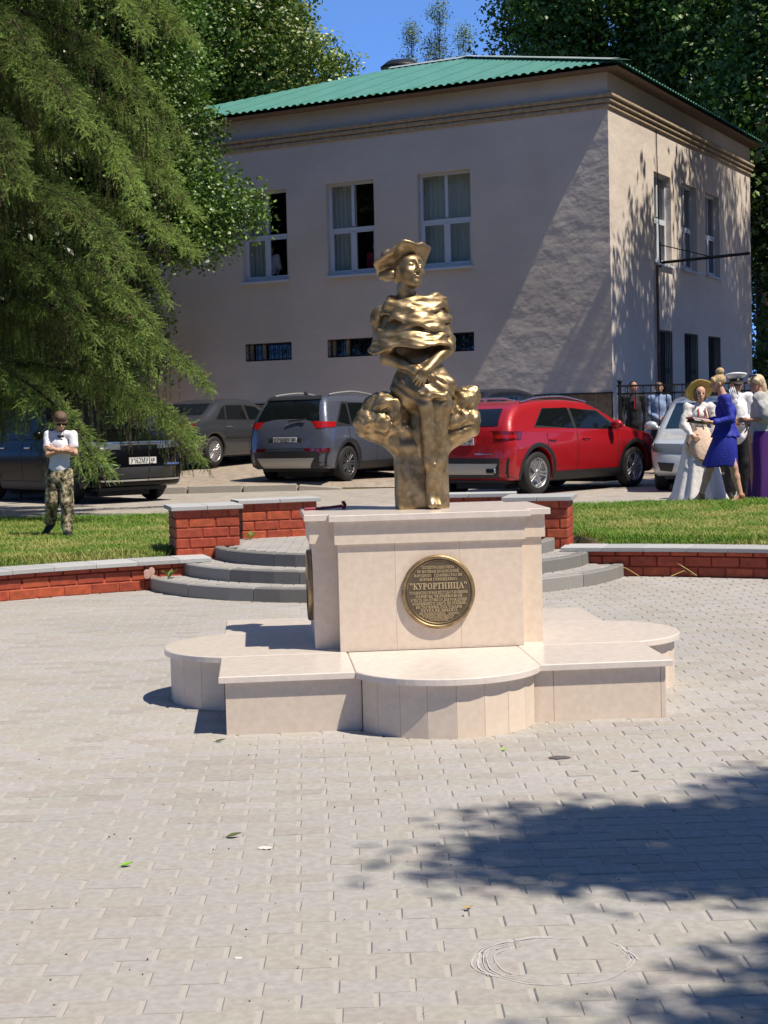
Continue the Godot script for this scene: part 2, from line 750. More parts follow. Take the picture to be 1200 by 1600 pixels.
	M.lot = mat(0.40, 0.34, 0.28, 0.95, 0.0, {tex = noise_tex(14, 0.014, 6, Color(0.78, 0.76, 0.74), Color(1, 1, 1), 512, 0.15), scale = 0.4, ntex = rough_n, nscale = 0.6})
	M.kerb = mat(0.38, 0.35, 0.31, 0.95, 0.0, {tex = speck, scale = 1.2, ntex = rough_n, nscale = 0.4})
	M.tyre = mat(0.014, 0.014, 0.015, 0.75)
	M.alloy = mat(0.45, 0.45, 0.46, 0.35, 0.8)
	M.alloy_dark = mat(0.10, 0.10, 0.105, 0.4, 0.6)
	M.chrome = mat(0.62, 0.63, 0.65, 0.18, 0.95)
	M.trim = mat(0.016, 0.016, 0.017, 0.55)
	M.car_glass = mat(0.006, 0.008, 0.009, 0.03)
	M.car_glass_blue = mat(0.010, 0.022, 0.036, 0.03)
	M.lamp_red = mat(0.36, 0.008, 0.010, 0.12, 0.0, {coat = 1.0})
	M.lamp_dark_red = mat(0.12, 0.004, 0.006, 0.12, 0.0, {coat = 1.0})
	M.lamp_clear = mat(0.12, 0.125, 0.13, 0.1, 0.4, {coat = 1.0})
	M.plate = mat(0.70, 0.70, 0.68, 0.5)
	M.ink = mat(0.01, 0.01, 0.012, 0.6)
	M.silver_paint = mat(0.40, 0.39, 0.36, 0.4, 0.4)
	M.skin = mat(0.62, 0.35, 0.245, 0.55)
	M.skin_tan = mat(0.44, 0.23, 0.15, 0.55)
	M.white = mat(0.78, 0.78, 0.83, 0.85, 0.0, {ntex = lumps_n, scale = 2.0, nscale = 0.5})
	M.chalk = mat(0.50, 0.495, 0.49, 0.95)


# ---------------------------------------------------------------- ground
func lot_height(x: float, z: float) -> float:
	var left := 1.0 - smoothstep(-1.2, 1.4, x)
	var back := maxf(0.0, -z - 28.4)
	return 0.30 + left * (0.13 * smoothstep(0.0, 0.15, back) + minf(back, 14.0) * 0.032) + (1.0 - left) * minf(back, 14.0) * 0.015


func ground_height(x: float, z: float) -> float:
	if absf(x) < 2.0 and z > -16.15 and z < -12.9:
		return -0.12
	if z > -20.7:
		var r := Vector2(x - 0.2, z + 8.7).length()
		return 0.285 - 0.035 * (1.0 - smoothstep(6.70, 6.95, r)) - 0.3 * smoothstep(-9.2, -8.2, z)
	return lot_height(x, z) - 0.01


func spaced(lo: float, hi: float, step: float, reach: float) -> PackedFloat32Array:
	var out := PackedFloat32Array()
	var far := [reach, reach * 0.5, reach * 0.25, reach * 0.12]
	for f in far:
		if lo - f < lo:
			out.append(lo - f)
	var m := int((hi - lo) / step)
	for i in m + 1:
		out.append(lo + (hi - lo) * i / m)
	for i in 4:
		out.append(hi + far[3 - i])
	return out


func build_ground() -> void:
	var xs := spaced(-9.0, 9.0, 0.125, 240.0)
	var zs := spaced(-46.0, -8.0, 0.2, 240.0)
	var mb := MB.new()
	var at_ := {}
	for i in xs.size():
		for j in zs.size():
			if zs[j] > -7.9:
				continue
			at_[i * 4096 + j] = mb.vert(Vector3(xs[i], ground_height(xs[i], zs[j]), zs[j]), Vector3.UP)
	for i in xs.size() - 1:
		for j in zs.size() - 1:
			if zs[j + 1] > -7.9:
				continue
			var r := Vector2((xs[i] + xs[i + 1]) * 0.5 - 0.2, (zs[j] + zs[j + 1]) * 0.5 + 8.7).length()
			if r < 6.45:
				continue
			mb.tri(at_[i * 4096 + j], at_[i * 4096 + j + 1], at_[(i + 1) * 4096 + j + 1])
			mb.tri(at_[i * 4096 + j], at_[(i + 1) * 4096 + j + 1], at_[(i + 1) * 4096 + j])
	mb.smooth()
	struct("ground", mb.done(), M.soil)
	# the road between the lawn and the kerb, and the lot where the cars stand
	for what in 2:
		mb = MB.new()
		var rows := []
		var z0 := -20.6 if what == 0 else -28.45
		var z1 := -28.45 if what == 0 else -60.0
		for i in 121:
			var x := -30.0 + i * 0.5
			var row := []
			var nz := 12 if what == 0 else 50
			for j in nz + 1:
				var z := lerpf(z0, z1, pow(float(j) / nz, 1.0 if what == 0 else 1.6))
				if j == 0 and what == 0:
					z += 0.12 * sin(x * 2.1) + 0.07 * sin(x * 5.3 + 1.0)
				row.append(Vector3(x, (lot_height(x, maxf(z, -28.4)) if what == 0 else lot_height(x, z)) + 0.006, z))
			rows.append(row)
		mb.grid(rows, true)
		struct("road" if what == 0 else "parking_lot", mb.done(), M.road if what == 0 else M.lot)
	# kerb stones along the lot
	var row_ := thing("kerb", "row of low weathered kerb stones between the road and the parked cars", "kerb")
	var stone := bx(Vector3(0.98, 0.3, 0.15), 0.025)
	for i in 14:
		var x := -2.05 - i * 1.0
		part("kerb_stone", stone, M.kerb, row_, at(x, 0.29 + rng.randf_range(-0.008, 0.008), -28.4, yaw(rng.randf_range(-1, 1))))
	part("kerb_stone", bx(Vector3(0.8, 0.3, 0.15), 0.03), M.kerb, row_, at(-1.15, 0.235, -28.42, Basis(Vector3.BACK, deg_to_rad(-5))))


func build_plaza() -> void:
	var sheet := MB.new()
	var floor_poly := PackedVector2Array([Vector2(-14, 9), Vector2(14, 9), Vector2(14, -8.0)])
	for i in 41:
		var w := PI * i / 40.0
		floor_poly.append(Vector2(0.2 + 6.5 * cos(w), -8.7 - 6.5 * sin(w)))
	floor_poly.append(Vector2(-14, -8.0))
	sheet._lid(floor_poly, -0.0045, Vector3.UP)
	var plaza := struct("plaza", sheet.done(), M.sand)
	# one paver: its worn top and chamfered rim; a few meshes of different tone
	var tones := []
	for i in 10:
		var g := rng.randf_range(0.87, 1.08)
		tones.append(Color(g * rng.randf_range(0.99, 1.04), g, g * rng.randf_range(0.93, 1.02)))
	var meshes := []
	for i in 11:
		var mb := MB.new()
		mb.coloured = true
		mb.tint = tones[i] if i < 10 else Color.WHITE
		var hx := 0.0955
		var hz := 0.0483
		var bev := 0.004
		var outer := [Vector3(-hx, -0.004, hz), Vector3(hx, -0.004, hz), Vector3(hx, -0.004, -hz), Vector3(-hx, -0.004, -hz)]
		var inner := []
		for p in outer:
			inner.append(Vector3(p.x - signf(p.x) * bev, 0, p.z - signf(p.z) * bev))
		mb.quad(inner[0], inner[1], inner[2], inner[3])
		for e in 4:
			var f := (e + 1) % 4
			mb.quad(outer[e], outer[f], inner[f], inner[e])
		for e in 4:
			var f := (e + 1) % 4
			var low := Vector3(0, -0.03, 0)
			mb.quad(outer[e] + low, outer[f] + low, outer[f], outer[e])
		meshes.append(mb.done())
	var turn := yaw(0.6)
	var near := []
	var far := []
	var tints := PackedColorArray()
	var patch := FastNoiseLite.new()
	patch.seed = 5
	patch.frequency = 0.5
	for j in 190:
		for i in range(-44, 45):
			var p := turn * Vector3(i * 0.204 + (0.1 if j % 2 else 0.0) - j * 0.0042 - 0.02, 0, -j * 0.1015)
			p += Vector3(0.16, 0, 3.6)
			var r := Vector2(p.x - 0.2, p.z + 8.7)
			if (p.z < -8.7 and r.length() > 6.38) or absf(p.x) > 7.2 or (absf(r.x) < 0.95 and absf(r.y) < 0.95):
				continue
			var b := turn * Basis(Vector3(1, 0, 0), deg_to_rad(rng.randf_range(-0.4, 0.4))) * Basis(Vector3(0, 0, 1), deg_to_rad(rng.randf_range(-0.25, 0.25))) * yaw(rng.randf_range(-0.5, 0.5))
			var t := Transform3D(b, p + Vector3(rng.randf_range(-0.002, 0.002), rng.randf_range(-0.0018, 0.0018), rng.randf_range(-0.0015, 0.0015)))
			var depth := -p.z
			if depth > 3.72 and near.size() < 300 and absf(p.x) < depth * 0.25 + 0.12:
				near.append(t)
			else:
				far.append(t)
				var c: Color = tones[rng.randi() % 10]
				var q := 1.0 + 0.13 * patch.get_noise_2d(p.x, p.z)
				tints.append(Color(c.r * q, c.g * q, c.b * q))
	for t in near:
		part("paver", meshes[rng.randi() % 10], M.paver, plaza, t)
	copies("paving", meshes[10], M.paver, plaza, far, tints)


# ---------------------------------------------------------------- the low walls and steps behind the monument
func arc(cx: float, cz: float, r: float, a: float) -> Vector2:  # a from straight back, positive to the right
	return Vector2(cx + r * sin(a), cz - r * cos(a))


func retaining_wall(label: String, a0: float, a1: float, seen0: float, seen1: float) -> void:
	var wall := thing("retaining_wall", label, "wall", Vector3(0.2, 0, -8.7))
	var mb := MB.new()
	var rows := []
	var steps := 60
	for i in steps + 1:
		var a := lerpf(a0, a1, float(i) / steps)
		var p := arc(0, 0, 6.31, a)
		var q := arc(0, 0, 6.7, a)
		rows.append([Vector3(p.x, -0.05, p.y), Vector3(p.x, 0.232, p.y), Vector3(q.x, 0.232, q.y), Vector3(q.x, -0.05, q.y)])
	mb.grid(rows, true)
	part("wall_core", mb.done(), M.mortar, wall)
	# bricks: two courses and a cut one on top
	var meshes := []
	for i in 3:
		var b := MB.new()
		b.box(Vector3.ZERO, Vector3(0.243 + 0.003 * i, 0.088, 0.07), 0.007)
		meshes.append(b.done())
	var cut := bx(Vector3(0.245, 0.036, 0.07), 0.006)
	var pitch := 0.256 / 6.29
	var rest := []
	for course in 3:
		var a := a0 + (pitch * 0.5 if course % 2 else 0.0)
		while a < a1:
			var mid := a + pitch * 0.5
			var r := 6.337 + rng.randf_range(-0.0015, 0.0015)
			var p := arc(0, 0, r, mid)
			var t := at(p.x, 0.046 + 0.098 * course if course < 2 else 0.214, p.y, Basis(Vector3.UP, -mid) * Basis(Vector3.RIGHT, rng.randf_range(-0.012, 0.012)))
			var m: ArrayMesh = cut if course == 2 else meshes[rng.randi() % 3]
			if mid > seen0 and mid < seen1:
				part("brick", m, tone("brick"), wall, t)
			elif course < 2:
				rest.append(t)
			a += pitch
	copies("brickwork", meshes[0], M.brick, wall, rest)
	# coping slabs
	var cp := 0.40 / 6.4
	var a := a0
	while a < a1 - 0.005:
		var e := minf(a + cp - 0.0006, a1)
		var poly := PackedVector2Array()
		for k in 4:
			poly.append(arc(0, 0, 6.255, lerpf(a, e, k / 3.0)))
		for k in 4:
			poly.append(arc(0, 0, 6.69, lerpf(e, a, k / 3.0)))
		var s := MB.new()
		var up := rng.randf_range(-0.0008, 0.0008)
		s.slab(poly, 0.236 + up, 0.276 + up, 0.006, true)
		part("coping_slab", s.done(), tone("coping"), wall)
		a += cp


func brick_panel(parent: Node3D, from: Vector3, to: Vector3, courses: int, odd: int, proud := 0.006) -> void:  # bricks on a face that runs from..to along its foot
	var d := to - from
	var run := d.length()
	var turn := along(d)
	var step := 0.258
	for c in courses:
		var y := 0.049 + 0.0975 * c
		var x := -step * 0.5 if (c + odd) % 2 else 0.0
		while x < run - 0.02:
			var x0 := maxf(x, 0.0)
			var x1 := minf(x + step - 0.011, run)
			if x1 - x0 > 0.03:
				var size := Vector3(x1 - x0, 0.0875, 0.07)
				part("brick", bx(size, 0.008), tone("brick"), parent, Transform3D(turn, from + turn * Vector3((x0 + x1) * 0.5, y + rng.randf_range(-0.001, 0.001), -0.035 + proud + rng.randf_range(-0.002, 0.002))))
			x += step


func build_entrance() -> void:
	# three curved steps
	var centre := Vector3(0, 0, -15.4)
	var radii := [2.36, 2.03, 1.67]
	var tops := [0.12, 0.235, 0.35]
	var stairs := thing("entrance_steps", "three wide curved grey concrete steps rising from the plaza between the brick walls", "steps", centre)
	var paver := MB.new()
	paver.coloured = true
	paver.box(Vector3(0, -0.01, 0), Vector3(0.193, 0.02, 0.096), 0.005)
	var pm := paver.done()
	for k in 3:
		var r: float = radii[k]
		var y: float = tops[k]
		var lowest := 0.0 if k == 0 else float(tops[k - 1])
		var blocks := 9 - k
		var span := deg_to_rad(86.0)
		for i in blocks:
			var a0 := -span + 2.0 * span * i / blocks + 0.0015
			var a1 := -span + 2.0 * span * (i + 1) / blocks - 0.0015
			var poly := PackedVector2Array()
			for q in 4:
				var a := lerpf(a0, a1, q / 3.0)
				poly.append(Vector2(r * sin(a), r * cos(a)))
			for q in 4:
				var a := lerpf(a1, a0, q / 3.0)
				poly.append(Vector2((r - 0.1) * sin(a), (r - 0.1) * cos(a)))
			var mb := MB.new()
			mb.slab(poly, lowest - 0.02, y + rng.randf_range(-0.002, 0.002), 0.01)
			part("step_block", mb.done(), tone("step"), stairs)
		var bed := MB.new()
		var disc := PackedVector2Array()
		for i in 33:
			var a := -PI / 2 + PI * i / 32.0
			disc.append(Vector2((r - 0.09) * sin(a), (r - 0.09) * cos(a)))
		if k == 2:
			disc.append(Vector2(-r + 0.09, -1.0))
			disc.append(Vector2(-0.72, -1.0))
			disc.append(Vector2(-0.72, -5.2))
			disc.append(Vector2(0.5, -5.2))
			disc.append(Vector2(0.5, -1.0))
			disc.append(Vector2(r - 0.09, -1.0))
		bed.slab(disc, lowest - 0.03, y - 0.008)
		part("step_bed", bed.done(), M.sand, stairs)
		var places := []
		var tints := PackedColorArray()
		for i in range(-13, 14):
			for j in range(-52, 25):
				var p := Vector2(i * 0.2 + (0.1 if j % 2 else 0.0), j * 0.1)
				if k < 2 and j < -3:
					continue
				if p.y < -0.95 and (p.x < -0.62 or p.x > 0.42):
					continue
				if p.y > 0 and p.length() > r - 0.15 or absf(p.x) > r - 0.2:
					continue
				places.append(at(p.x, y - 0.001 + rng.randf_range(-0.0015, 0.0015), p.y, yaw(rng.randf_range(-0.6, 0.6))))
				var g := rng.randf_range(0.88, 1.06)
				tints.append(Color(g, g, g * 0.99))
		copies("step_paving", pm, M.paver, stairs, places, tints)
	# brick piers and the two pieces of back wall; each with its coping
	var spots := [
		["brick_pier", "short red brick pier with grey coping left of the curved steps", Vector3(-2.0, 0.24, -15.02), Vector3(-1.41, 0.24, -15.17), 0.55, "pier"],
		["brick_pier", "short red brick pier with grey coping right of the steps, partly behind the pedestal", Vector3(1.19, 0.24, -15.2), Vector3(1.77, 0.24, -15.08), 0.55, "pier"],
		["back_wall", "low red brick wall behind the landing, left of its opening to the road", Vector3(-1.45, 0.33, -15.98), Vector3(-0.70, 0.33, -16.22), 0.28, "wall"],
		["back_wall", "low red brick wall behind the landing, right of its opening to the road", Vector3(0.45, 0.33, -16.25), Vector3(1.3, 0.33, -16.1), 0.28, "wall"],
	]
	for s in spots:
		var o := thing(s[0], s[1], s[5])
		var p: Vector3 = s[2]
		var q: Vector3 = s[3]
		var deep: float = s[4]
		var back := along(q - p).z * -1.0
		var tall := 0.70 - p.y
		var courses := int(round(tall / 0.0975))
		var mid := (p + q) * 0.5 + back * (deep * 0.5) + Vector3(0, tall * 0.5 - 0.2, 0)
		part("wall_core", bx(Vector3((q - p).length() - 0.004, tall + 0.4, deep - 0.004), 0.0, Vector3.ZERO), M.mortar, o, Transform3D(along(q - p), mid))
		brick_panel(o, p, q, courses, 0)
		brick_panel(o, q, q + back * deep, courses, 1)
		brick_panel(o, p + back * deep, p, courses, 1)
		if s[0] == "back_wall":
			pass
		var run := (q - p).length()
		var pieces := 2
		for i in pieces:
			var x0 := -0.045 + (run + 0.09) * i / pieces
			var x1 := -0.045 + (run + 0.09) * (i + 1) / pieces - 0.003
			part("coping_slab", bx(Vector3(x1 - x0, 0.042, deep + 0.09), 0.006), tone("coping"), o, Transform3D(along(q - p), p + along(q - p) * Vector3((x0 + x1) * 0.5, 0.724 - p.y, -deep * 0.5)))


# ---------------------------------------------------------------- grass
func build_grass() -> void:
	var tuft := MB.new()
	tuft.coloured = true
	for i in 7:
		var w := rng.randf() * TAU
		var lean := rng.randf_range(0.2, 0.9)
		var h := rng.randf_range(0.045, 0.10)
		var base := Vector3(rng.randf_range(-0.03, 0.03), -0.005, rng.randf_range(-0.03, 0.03))
		var d := Vector3(cos(w), 0, sin(w))
		var side := Vector3(-d.z, 0, d.x) * 0.0035
		var mid := base + Vector3(0, h * 0.6, 0) + d * h * lean * 0.3
		var tip := base + Vector3(0, h * (1.0 - lean * 0.3), 0) + d * h * lean
		var g := rng.randf_range(0.8, 1.2)
		tuft.tint = Color(g, g, g)
		tuft.quad(base - side, base + side, mid + side * 0.8, mid - side * 0.8)
		tuft.face(mid - side * 0.8, mid + side * 0.8, tip)
	var mesh := tuft.done()
	var places := []
	var tints := PackedColorArray()
	var f := FastNoiseLite.new()
	f.seed = 3
	f.frequency = 0.9
	for n in 240000:
		var x := rng.randf_range(-12.5, 12.5)
		var z := rng.randf_range(-20.75, -11.0)
		var r := Vector2(x - 0.2, z + 8.7).length()
		if r < 6.66 or absf(x) < 1.85 or (absf(x) < 2.1 and z > -15.9):
			continue
		if absf(x) > -z * 0.25 + 0.5 and n % 2:
			continue
		var dry := clampf(f.get_noise_2d(x, z * 1.4) * 1.2 + 0.42 + rng.randf_range(-0.35, 0.35), 0.0, 1.0)
		var edge := smoothstep(-19.0, -20.6, z)
		dry *= 1.0 - 0.8 * edge
		var c := Color(0.15, 0.29, 0.045).lerp(Color(0.50, 0.46, 0.19), dry)
		var g := rng.randf_range(0.75, 1.25)
		places.append(at(x, ground_height(x, z), z, Basis(Vector3.UP, rng.randf() * TAU).scaled(Vector3.ONE * rng.randf_range(0.6, 1.15) * (1.0 + 0.5 * edge))))
		tints.append(Color(c.r * g, c.g * g, c.b * g))
	var o := copies("lawn_grass", mesh, M.grass, self, places, tints)
	tag(o, "mown sunlit lawn with dry straw patches between the brick wall and the road", "grass")


# ---------------------------------------------------------------- the monument
const HUB := Vector3(0.205, 0, -8.735)
const HUB_TURN := 4.6


func bulged(half: float, chord: float, sag: float, inset: float, only := -1) -> PackedVector2Array:  # a square with a round bay on each side
	var out := PackedVector2Array()
	var r := (chord * chord + sag * sag) / (2.0 * sag)
	for s in 4:
		var b := Basis(Vector3.UP, s * PI / 2)
		var pts := [Vector2(-half + inset, half - inset), Vector2(-chord + inset, half - inset)]
		var a := asin(minf(1.0, chord / r))
		for i in range(0, 11):
			var w := lerpf(-a, a, i / 10.0)
			pts.append(Vector2((r - inset) * sin(w), half + sag - r + (r - inset) * cos(w)))
		pts.append(Vector2(chord - inset, half - inset))
		for p in pts:
			var q := b * Vector3(p.x, 0, p.y)
			out.append(Vector2(q.x, q.z))
	return out


func build_base() -> void:
	var o := thing("monument_base", "wide pale stone base with rounded bays on four sides under the pedestal", "base", HUB, deg_to_rad(HUB_TURN))
	var half := 1.12
	var chord := 0.455
	var sag := 0.325
	var r := (chord * chord + sag * sag) / (2.0 * sag)
	var a := asin(minf(1.0, chord / r))
	if sag > r:
		a = PI - a
	# the body behind the facing
	var core := MB.new()
	core.box(Vector3(0, 0.1, 0), Vector3(2.08, 0.28, 2.08))
	part("core", core.done(), M.stone_shadow_gap, o)
	for s in 4:
		var b := Basis(Vector3.UP, s * PI / 2)
		# straight facing: one slab each side of the bay, with a narrow one next to it
		for side in [-1.0, 1.0]:
			var cuts := [chord - 0.03, half - 0.03] if side < 0 else [chord - 0.03, chord + 0.07, half - 0.03]
			for i in cuts.size() - 1:
				var x0: float = cuts[i] + 0.0005
				var x1: float = cuts[i + 1] - (0.0005 if i < cuts.size() - 2 else 0.0)
				var corner: bool = i == cuts.size() - 2 and side > 0
				part("facing_slab", bx(Vector3(x1 - x0 - (0.026 if corner else 0.0), 0.262, 0.025), 0.002), tone("stone"), o, Transform3D(b, b * Vector3(side * ((x0 + x1) * 0.5 - (0.013 if corner else 0.0)), 0.127, half - 0.03 - 0.0125)))
		# the bay: eight flat facets
		var rr := r - 0.032
		var bay := MB.new()
		var poly := PackedVector2Array()
		for i in 9:
			var w := lerpf(-a, a, i / 8.0)
			poly.append(Vector2((rr - 0.03) * sin(w), half + sag - r + (rr - 0.03) * cos(w)))
		poly.append(Vector2(0.3, 0.95))
		poly.append(Vector2(-0.3, 0.95))
		bay.slab(poly, -0.02, 0.25)
		part("bay_core", bay.done(), M.stone_shadow_gap, o, Transform3D(b, Vector3.ZERO))
		for i in 8:
			var w0 := lerpf(-a, a, i / 8.0)
			var w1 := lerpf(-a, a, (i + 1) / 8.0)
			var p := Vector3(rr * sin(w0), 0, half + sag - r + rr * cos(w0))
			var q := Vector3(rr * sin(w1), 0, half + sag - r + rr * cos(w1))
			var t := along(q - p)
			part("facing_slab", bx(Vector3((q - p).length() - 0.001, 0.262, 0.025), 0.002), tone("stone"), o, Transform3D(b * t, b * ((p + q) * 0.5 + Vector3(0, 0.127, 0) - t.z * 0.0125)))
		# the covering slabs: a rounded one over the bay and a corner one beside it
		poly = PackedVector2Array()
		for i in 25:
			var w := lerpf(-a, a, i / 24.0)
			poly.append(Vector2(r * sin(w), half + sag - r + r * cos(w)))
		poly.append(Vector2(chord - 0.001, half - 0.001))
		poly.append(Vector2(chord - 0.001, 0.461))
		poly.append(Vector2(-chord + 0.001, 0.461))
		poly.append(Vector2(-chord + 0.001, half - 0.001))
		var cover := MB.new()
		cover.slab(poly, 0.259, 0.291, 0.004, true)
		part("covering_slab", cover.done(), M.stone_polished, o, Transform3D(b, Vector3.ZERO))
		poly = PackedVector2Array([Vector2(chord + 0.0005, 0.4565), Vector2(half, 0.4565), Vector2(half, half), Vector2(chord + 0.0005, half)])
		cover = MB.new()
		cover.slab(poly, 0.259, 0.2905, 0.004, true)
		part("covering_slab", cover.done(), M.stone_polished, o, Transform3D(b, Vector3.ZERO))
	part("bed", bx(Vector3(0.93, 0.1, 0.93), 0.0, Vector3(0, 0.235, 0)), M.stone_shadow_gap, o)


func notched(hx: float, hz: float, cut: float, grow: float) -> PackedVector2Array:
	var x := hx + grow
	var z := hz + grow
	var u := hx - cut + grow
	var w := hz - cut + grow
	return PackedVector2Array([Vector2(-u, z), Vector2(u, z), Vector2(u, w), Vector2(x, w), Vector2(x, -w), Vector2(u, -w), Vector2(u, -z), Vector2(-u, -z), Vector2(-u, -w), Vector2(-x, -w), Vector2(-x, w), Vector2(-u, w)])


func build_pedestal() -> void:
	var o := thing("pedestal", "pale beige stone pedestal with notched corners and a round bronze plaque", "pedestal", HUB + Vector3(0, 0.291, 0), deg_to_rad(HUB_TURN))
	var hx := 0.62
	var hz := 0.45
	var cut := 0.128
	var mb := MB.new()
	mb.slab(notched(hx, hz, cut, -0.02), 0.0, 0.70)
	part("core", mb.done(), M.stone_shadow_gap, o)
	# facing slabs with fine joints
	for s in 2:
		var b := Basis(Vector3.UP, s * PI)
		var cuts := [-hx + cut, -0.19, 0.155, hx - cut]
		for i in 3:
			var x0: float = cuts[i] + 0.0003
			var x1: float = cuts[i + 1] - 0.0003
			part("facing_slab", bx(Vector3(x1 - x0, 0.571, 0.021), 0.0012), tone("stone"), o, Transform3D(b, b * Vector3((x0 + x1) * 0.5, 0.2855, hz - 0.0105)))
		for side in [-1.0, 1.0]:
			part("facing_slab", bx(Vector3(cut, 0.571, 0.021), 0.0012), tone("stone"), o, Transform3D(b, b * Vector3(side * (hx - cut * 0.5 - 0.001), 0.2855, hz - cut - 0.0105)))
			part("facing_slab", bx(Vector3(0.021, 0.571, cut - 0.001), 0.0012), tone("stone"), o, Transform3D(b, b * Vector3(side * (hx - cut - 0.0115), 0.2855, hz - cut * 0.5 - 0.022)))
			part("facing_slab", bx(Vector3(0.021, 0.571, hz - cut - 0.023), 0.0012), tone("stone"), o, Transform3D(b, b * Vector3(side * (hx - 0.0118), 0.2855, (hz - cut - 0.023) * 0.5)))
	mb = MB.new()
	mb.slab(notched(hx, hz, cut, 0.016), 0.5712, 0.6935, 0.002, true)
	part("frieze", mb.done(), M.stone, o)
	mb = MB.new()
	mb.slab(notched(hx, hz, cut, 0.043), 0.694, 0.727, 0.003, true)
	part("cap_slab", mb.done(), M.stone_polished, o)
	plaque(o, Transform3D(Basis(), Vector3(0.035, 0.305, hz)), true)
	plaque(o, Transform3D(yaw(-90), Vector3(-hx, 0.32, 0.02)), false)


func plaque(o: Node3D, t: Transform3D, lettered: bool) -> void:
	var p := MB.new()
	p.lathe([Vector2(0.0, 0.0), Vector2(0.176, 0.0), Vector2(0.176, 0.017), Vector2(0.0, 0.017)], 64, Vector3.ZERO, Basis(Vector3.RIGHT, PI / 2), false)
	var root := part("plaque", p.done(), M.bronze_dark, o, t)
	p = MB.new()
	p.lathe([Vector2(0.194, 0.0), Vector2(0.1975, 0.012), Vector2(0.195, 0.022), Vector2(0.187, 0.0265), Vector2(0.1795, 0.024), Vector2(0.177, 0.018), Vector2(0.175, 0.0155)], 72, Vector3.ZERO, Basis(Vector3.RIGHT, PI / 2))
	p.lathe([Vector2(0.1705, 0.0165), Vector2(0.169, 0.0195), Vector2(0.1665, 0.0195), Vector2(0.165, 0.0165)], 64, Vector3.ZERO, Basis(Vector3.RIGHT, PI / 2))
	part("plaque_rim", p.done(), M.bronze, root)
	if not lettered:
		return
	var lines := [
		["СКУЛЬПТУРА ВЫПОЛНЕНА", 0.131, 0.0155], ["ПО МОТИВАМ ПРОИЗВЕДЕНИЙ", 0.110, 0.0155], ["НАРОДНОГО ХУДОЖНИКА РОССИИ", 0.089, 0.0155], ["ЮРИЯ ГРИЩЕНКО", 0.068, 0.0155],
		["\"КУРОРТНИЦА\"", 0.032, 0.034],
		["УСТАНОВЛЕНА 30 МАЯ 2022 ГОДА СТАРАНИЯМИ", -0.003, 0.0155], ["ЛАРИСЫ ЧЕРНЯКОВОЙ", -0.0225, 0.0155], ["В ЧЕСТЬ 350-ЛЕТИЯ СО ДНЯ РОЖДЕНИЯ", -0.042, 0.0155], ["ОТКРЫВШЕГО ЗДЕСЬ ЦЕЛЕБНЫЙ", -0.061, 0.0155], ["ИСТОЧНИК ГОСУДАРЯ", -0.080, 0.0155], ["ПЕТРА ВЕЛИКОГО", -0.098, 0.0155],
		["ПРИ УЧАСТИИ НАРОДНОГО ХУДОЖНИКА", -0.115, 0.0125], ["СКУЛЬПТОРА, ДМИТРИЯ БОРЗЫХ,", -0.1275, 0.0115], ["АРХИТЕКТОРА, ЮРИЯ РАВИНСКОГО", -0.139, 0.0105], ["РАСЧЕТЫ, ПРОЕКТ", -0.150, 0.010],
	]
	for l in lines:
		var y: float = l[1]
		var room := 2.0 * sqrt(maxf(0.001, 0.158 * 0.158 - y * y)) * 0.98
		var m := lettering(l[0], l[2], 0.0035, "Droid Serif")
		var wide := m.get_aabb().size.x
		var sc := minf(1.0, room / wide)
		part("lettering", m, M.bronze_bright, root, Transform3D(Basis().scaled(Vector3(sc, 1, 1)), Vector3(0, y, 0.0183)))


func lettering(text: String, size: float, depth: float, face: String, bold := true) -> TextMesh:
	var f := SystemFont.new()
	f.font_names = PackedStringArray([face])
	f.font_weight = 700 if bold else 400
	var m := TextMesh.new()
	m.text = text
	m.font = f
	m.font_size = 32
	m.pixel_size = size / 24.0
	m.depth = depth
	m.curve_step = 4.0
	return m


# the seated woman: drawn in sculptor's millimetres, x to the right and y up from the top of the pedestal
func st(x: float, y: float, z: float) -> Vector3:  # x from the middle of the stool, y down from the hat as one reads a drawing
	return Vector3((x - 490.0) * 0.001027, (1505.0 - y) * 0.001027, z * 0.001027)


func sv(x: float, y: float, z: float) -> Vector3:
	return Vector3(x, y, z) * 0.001027


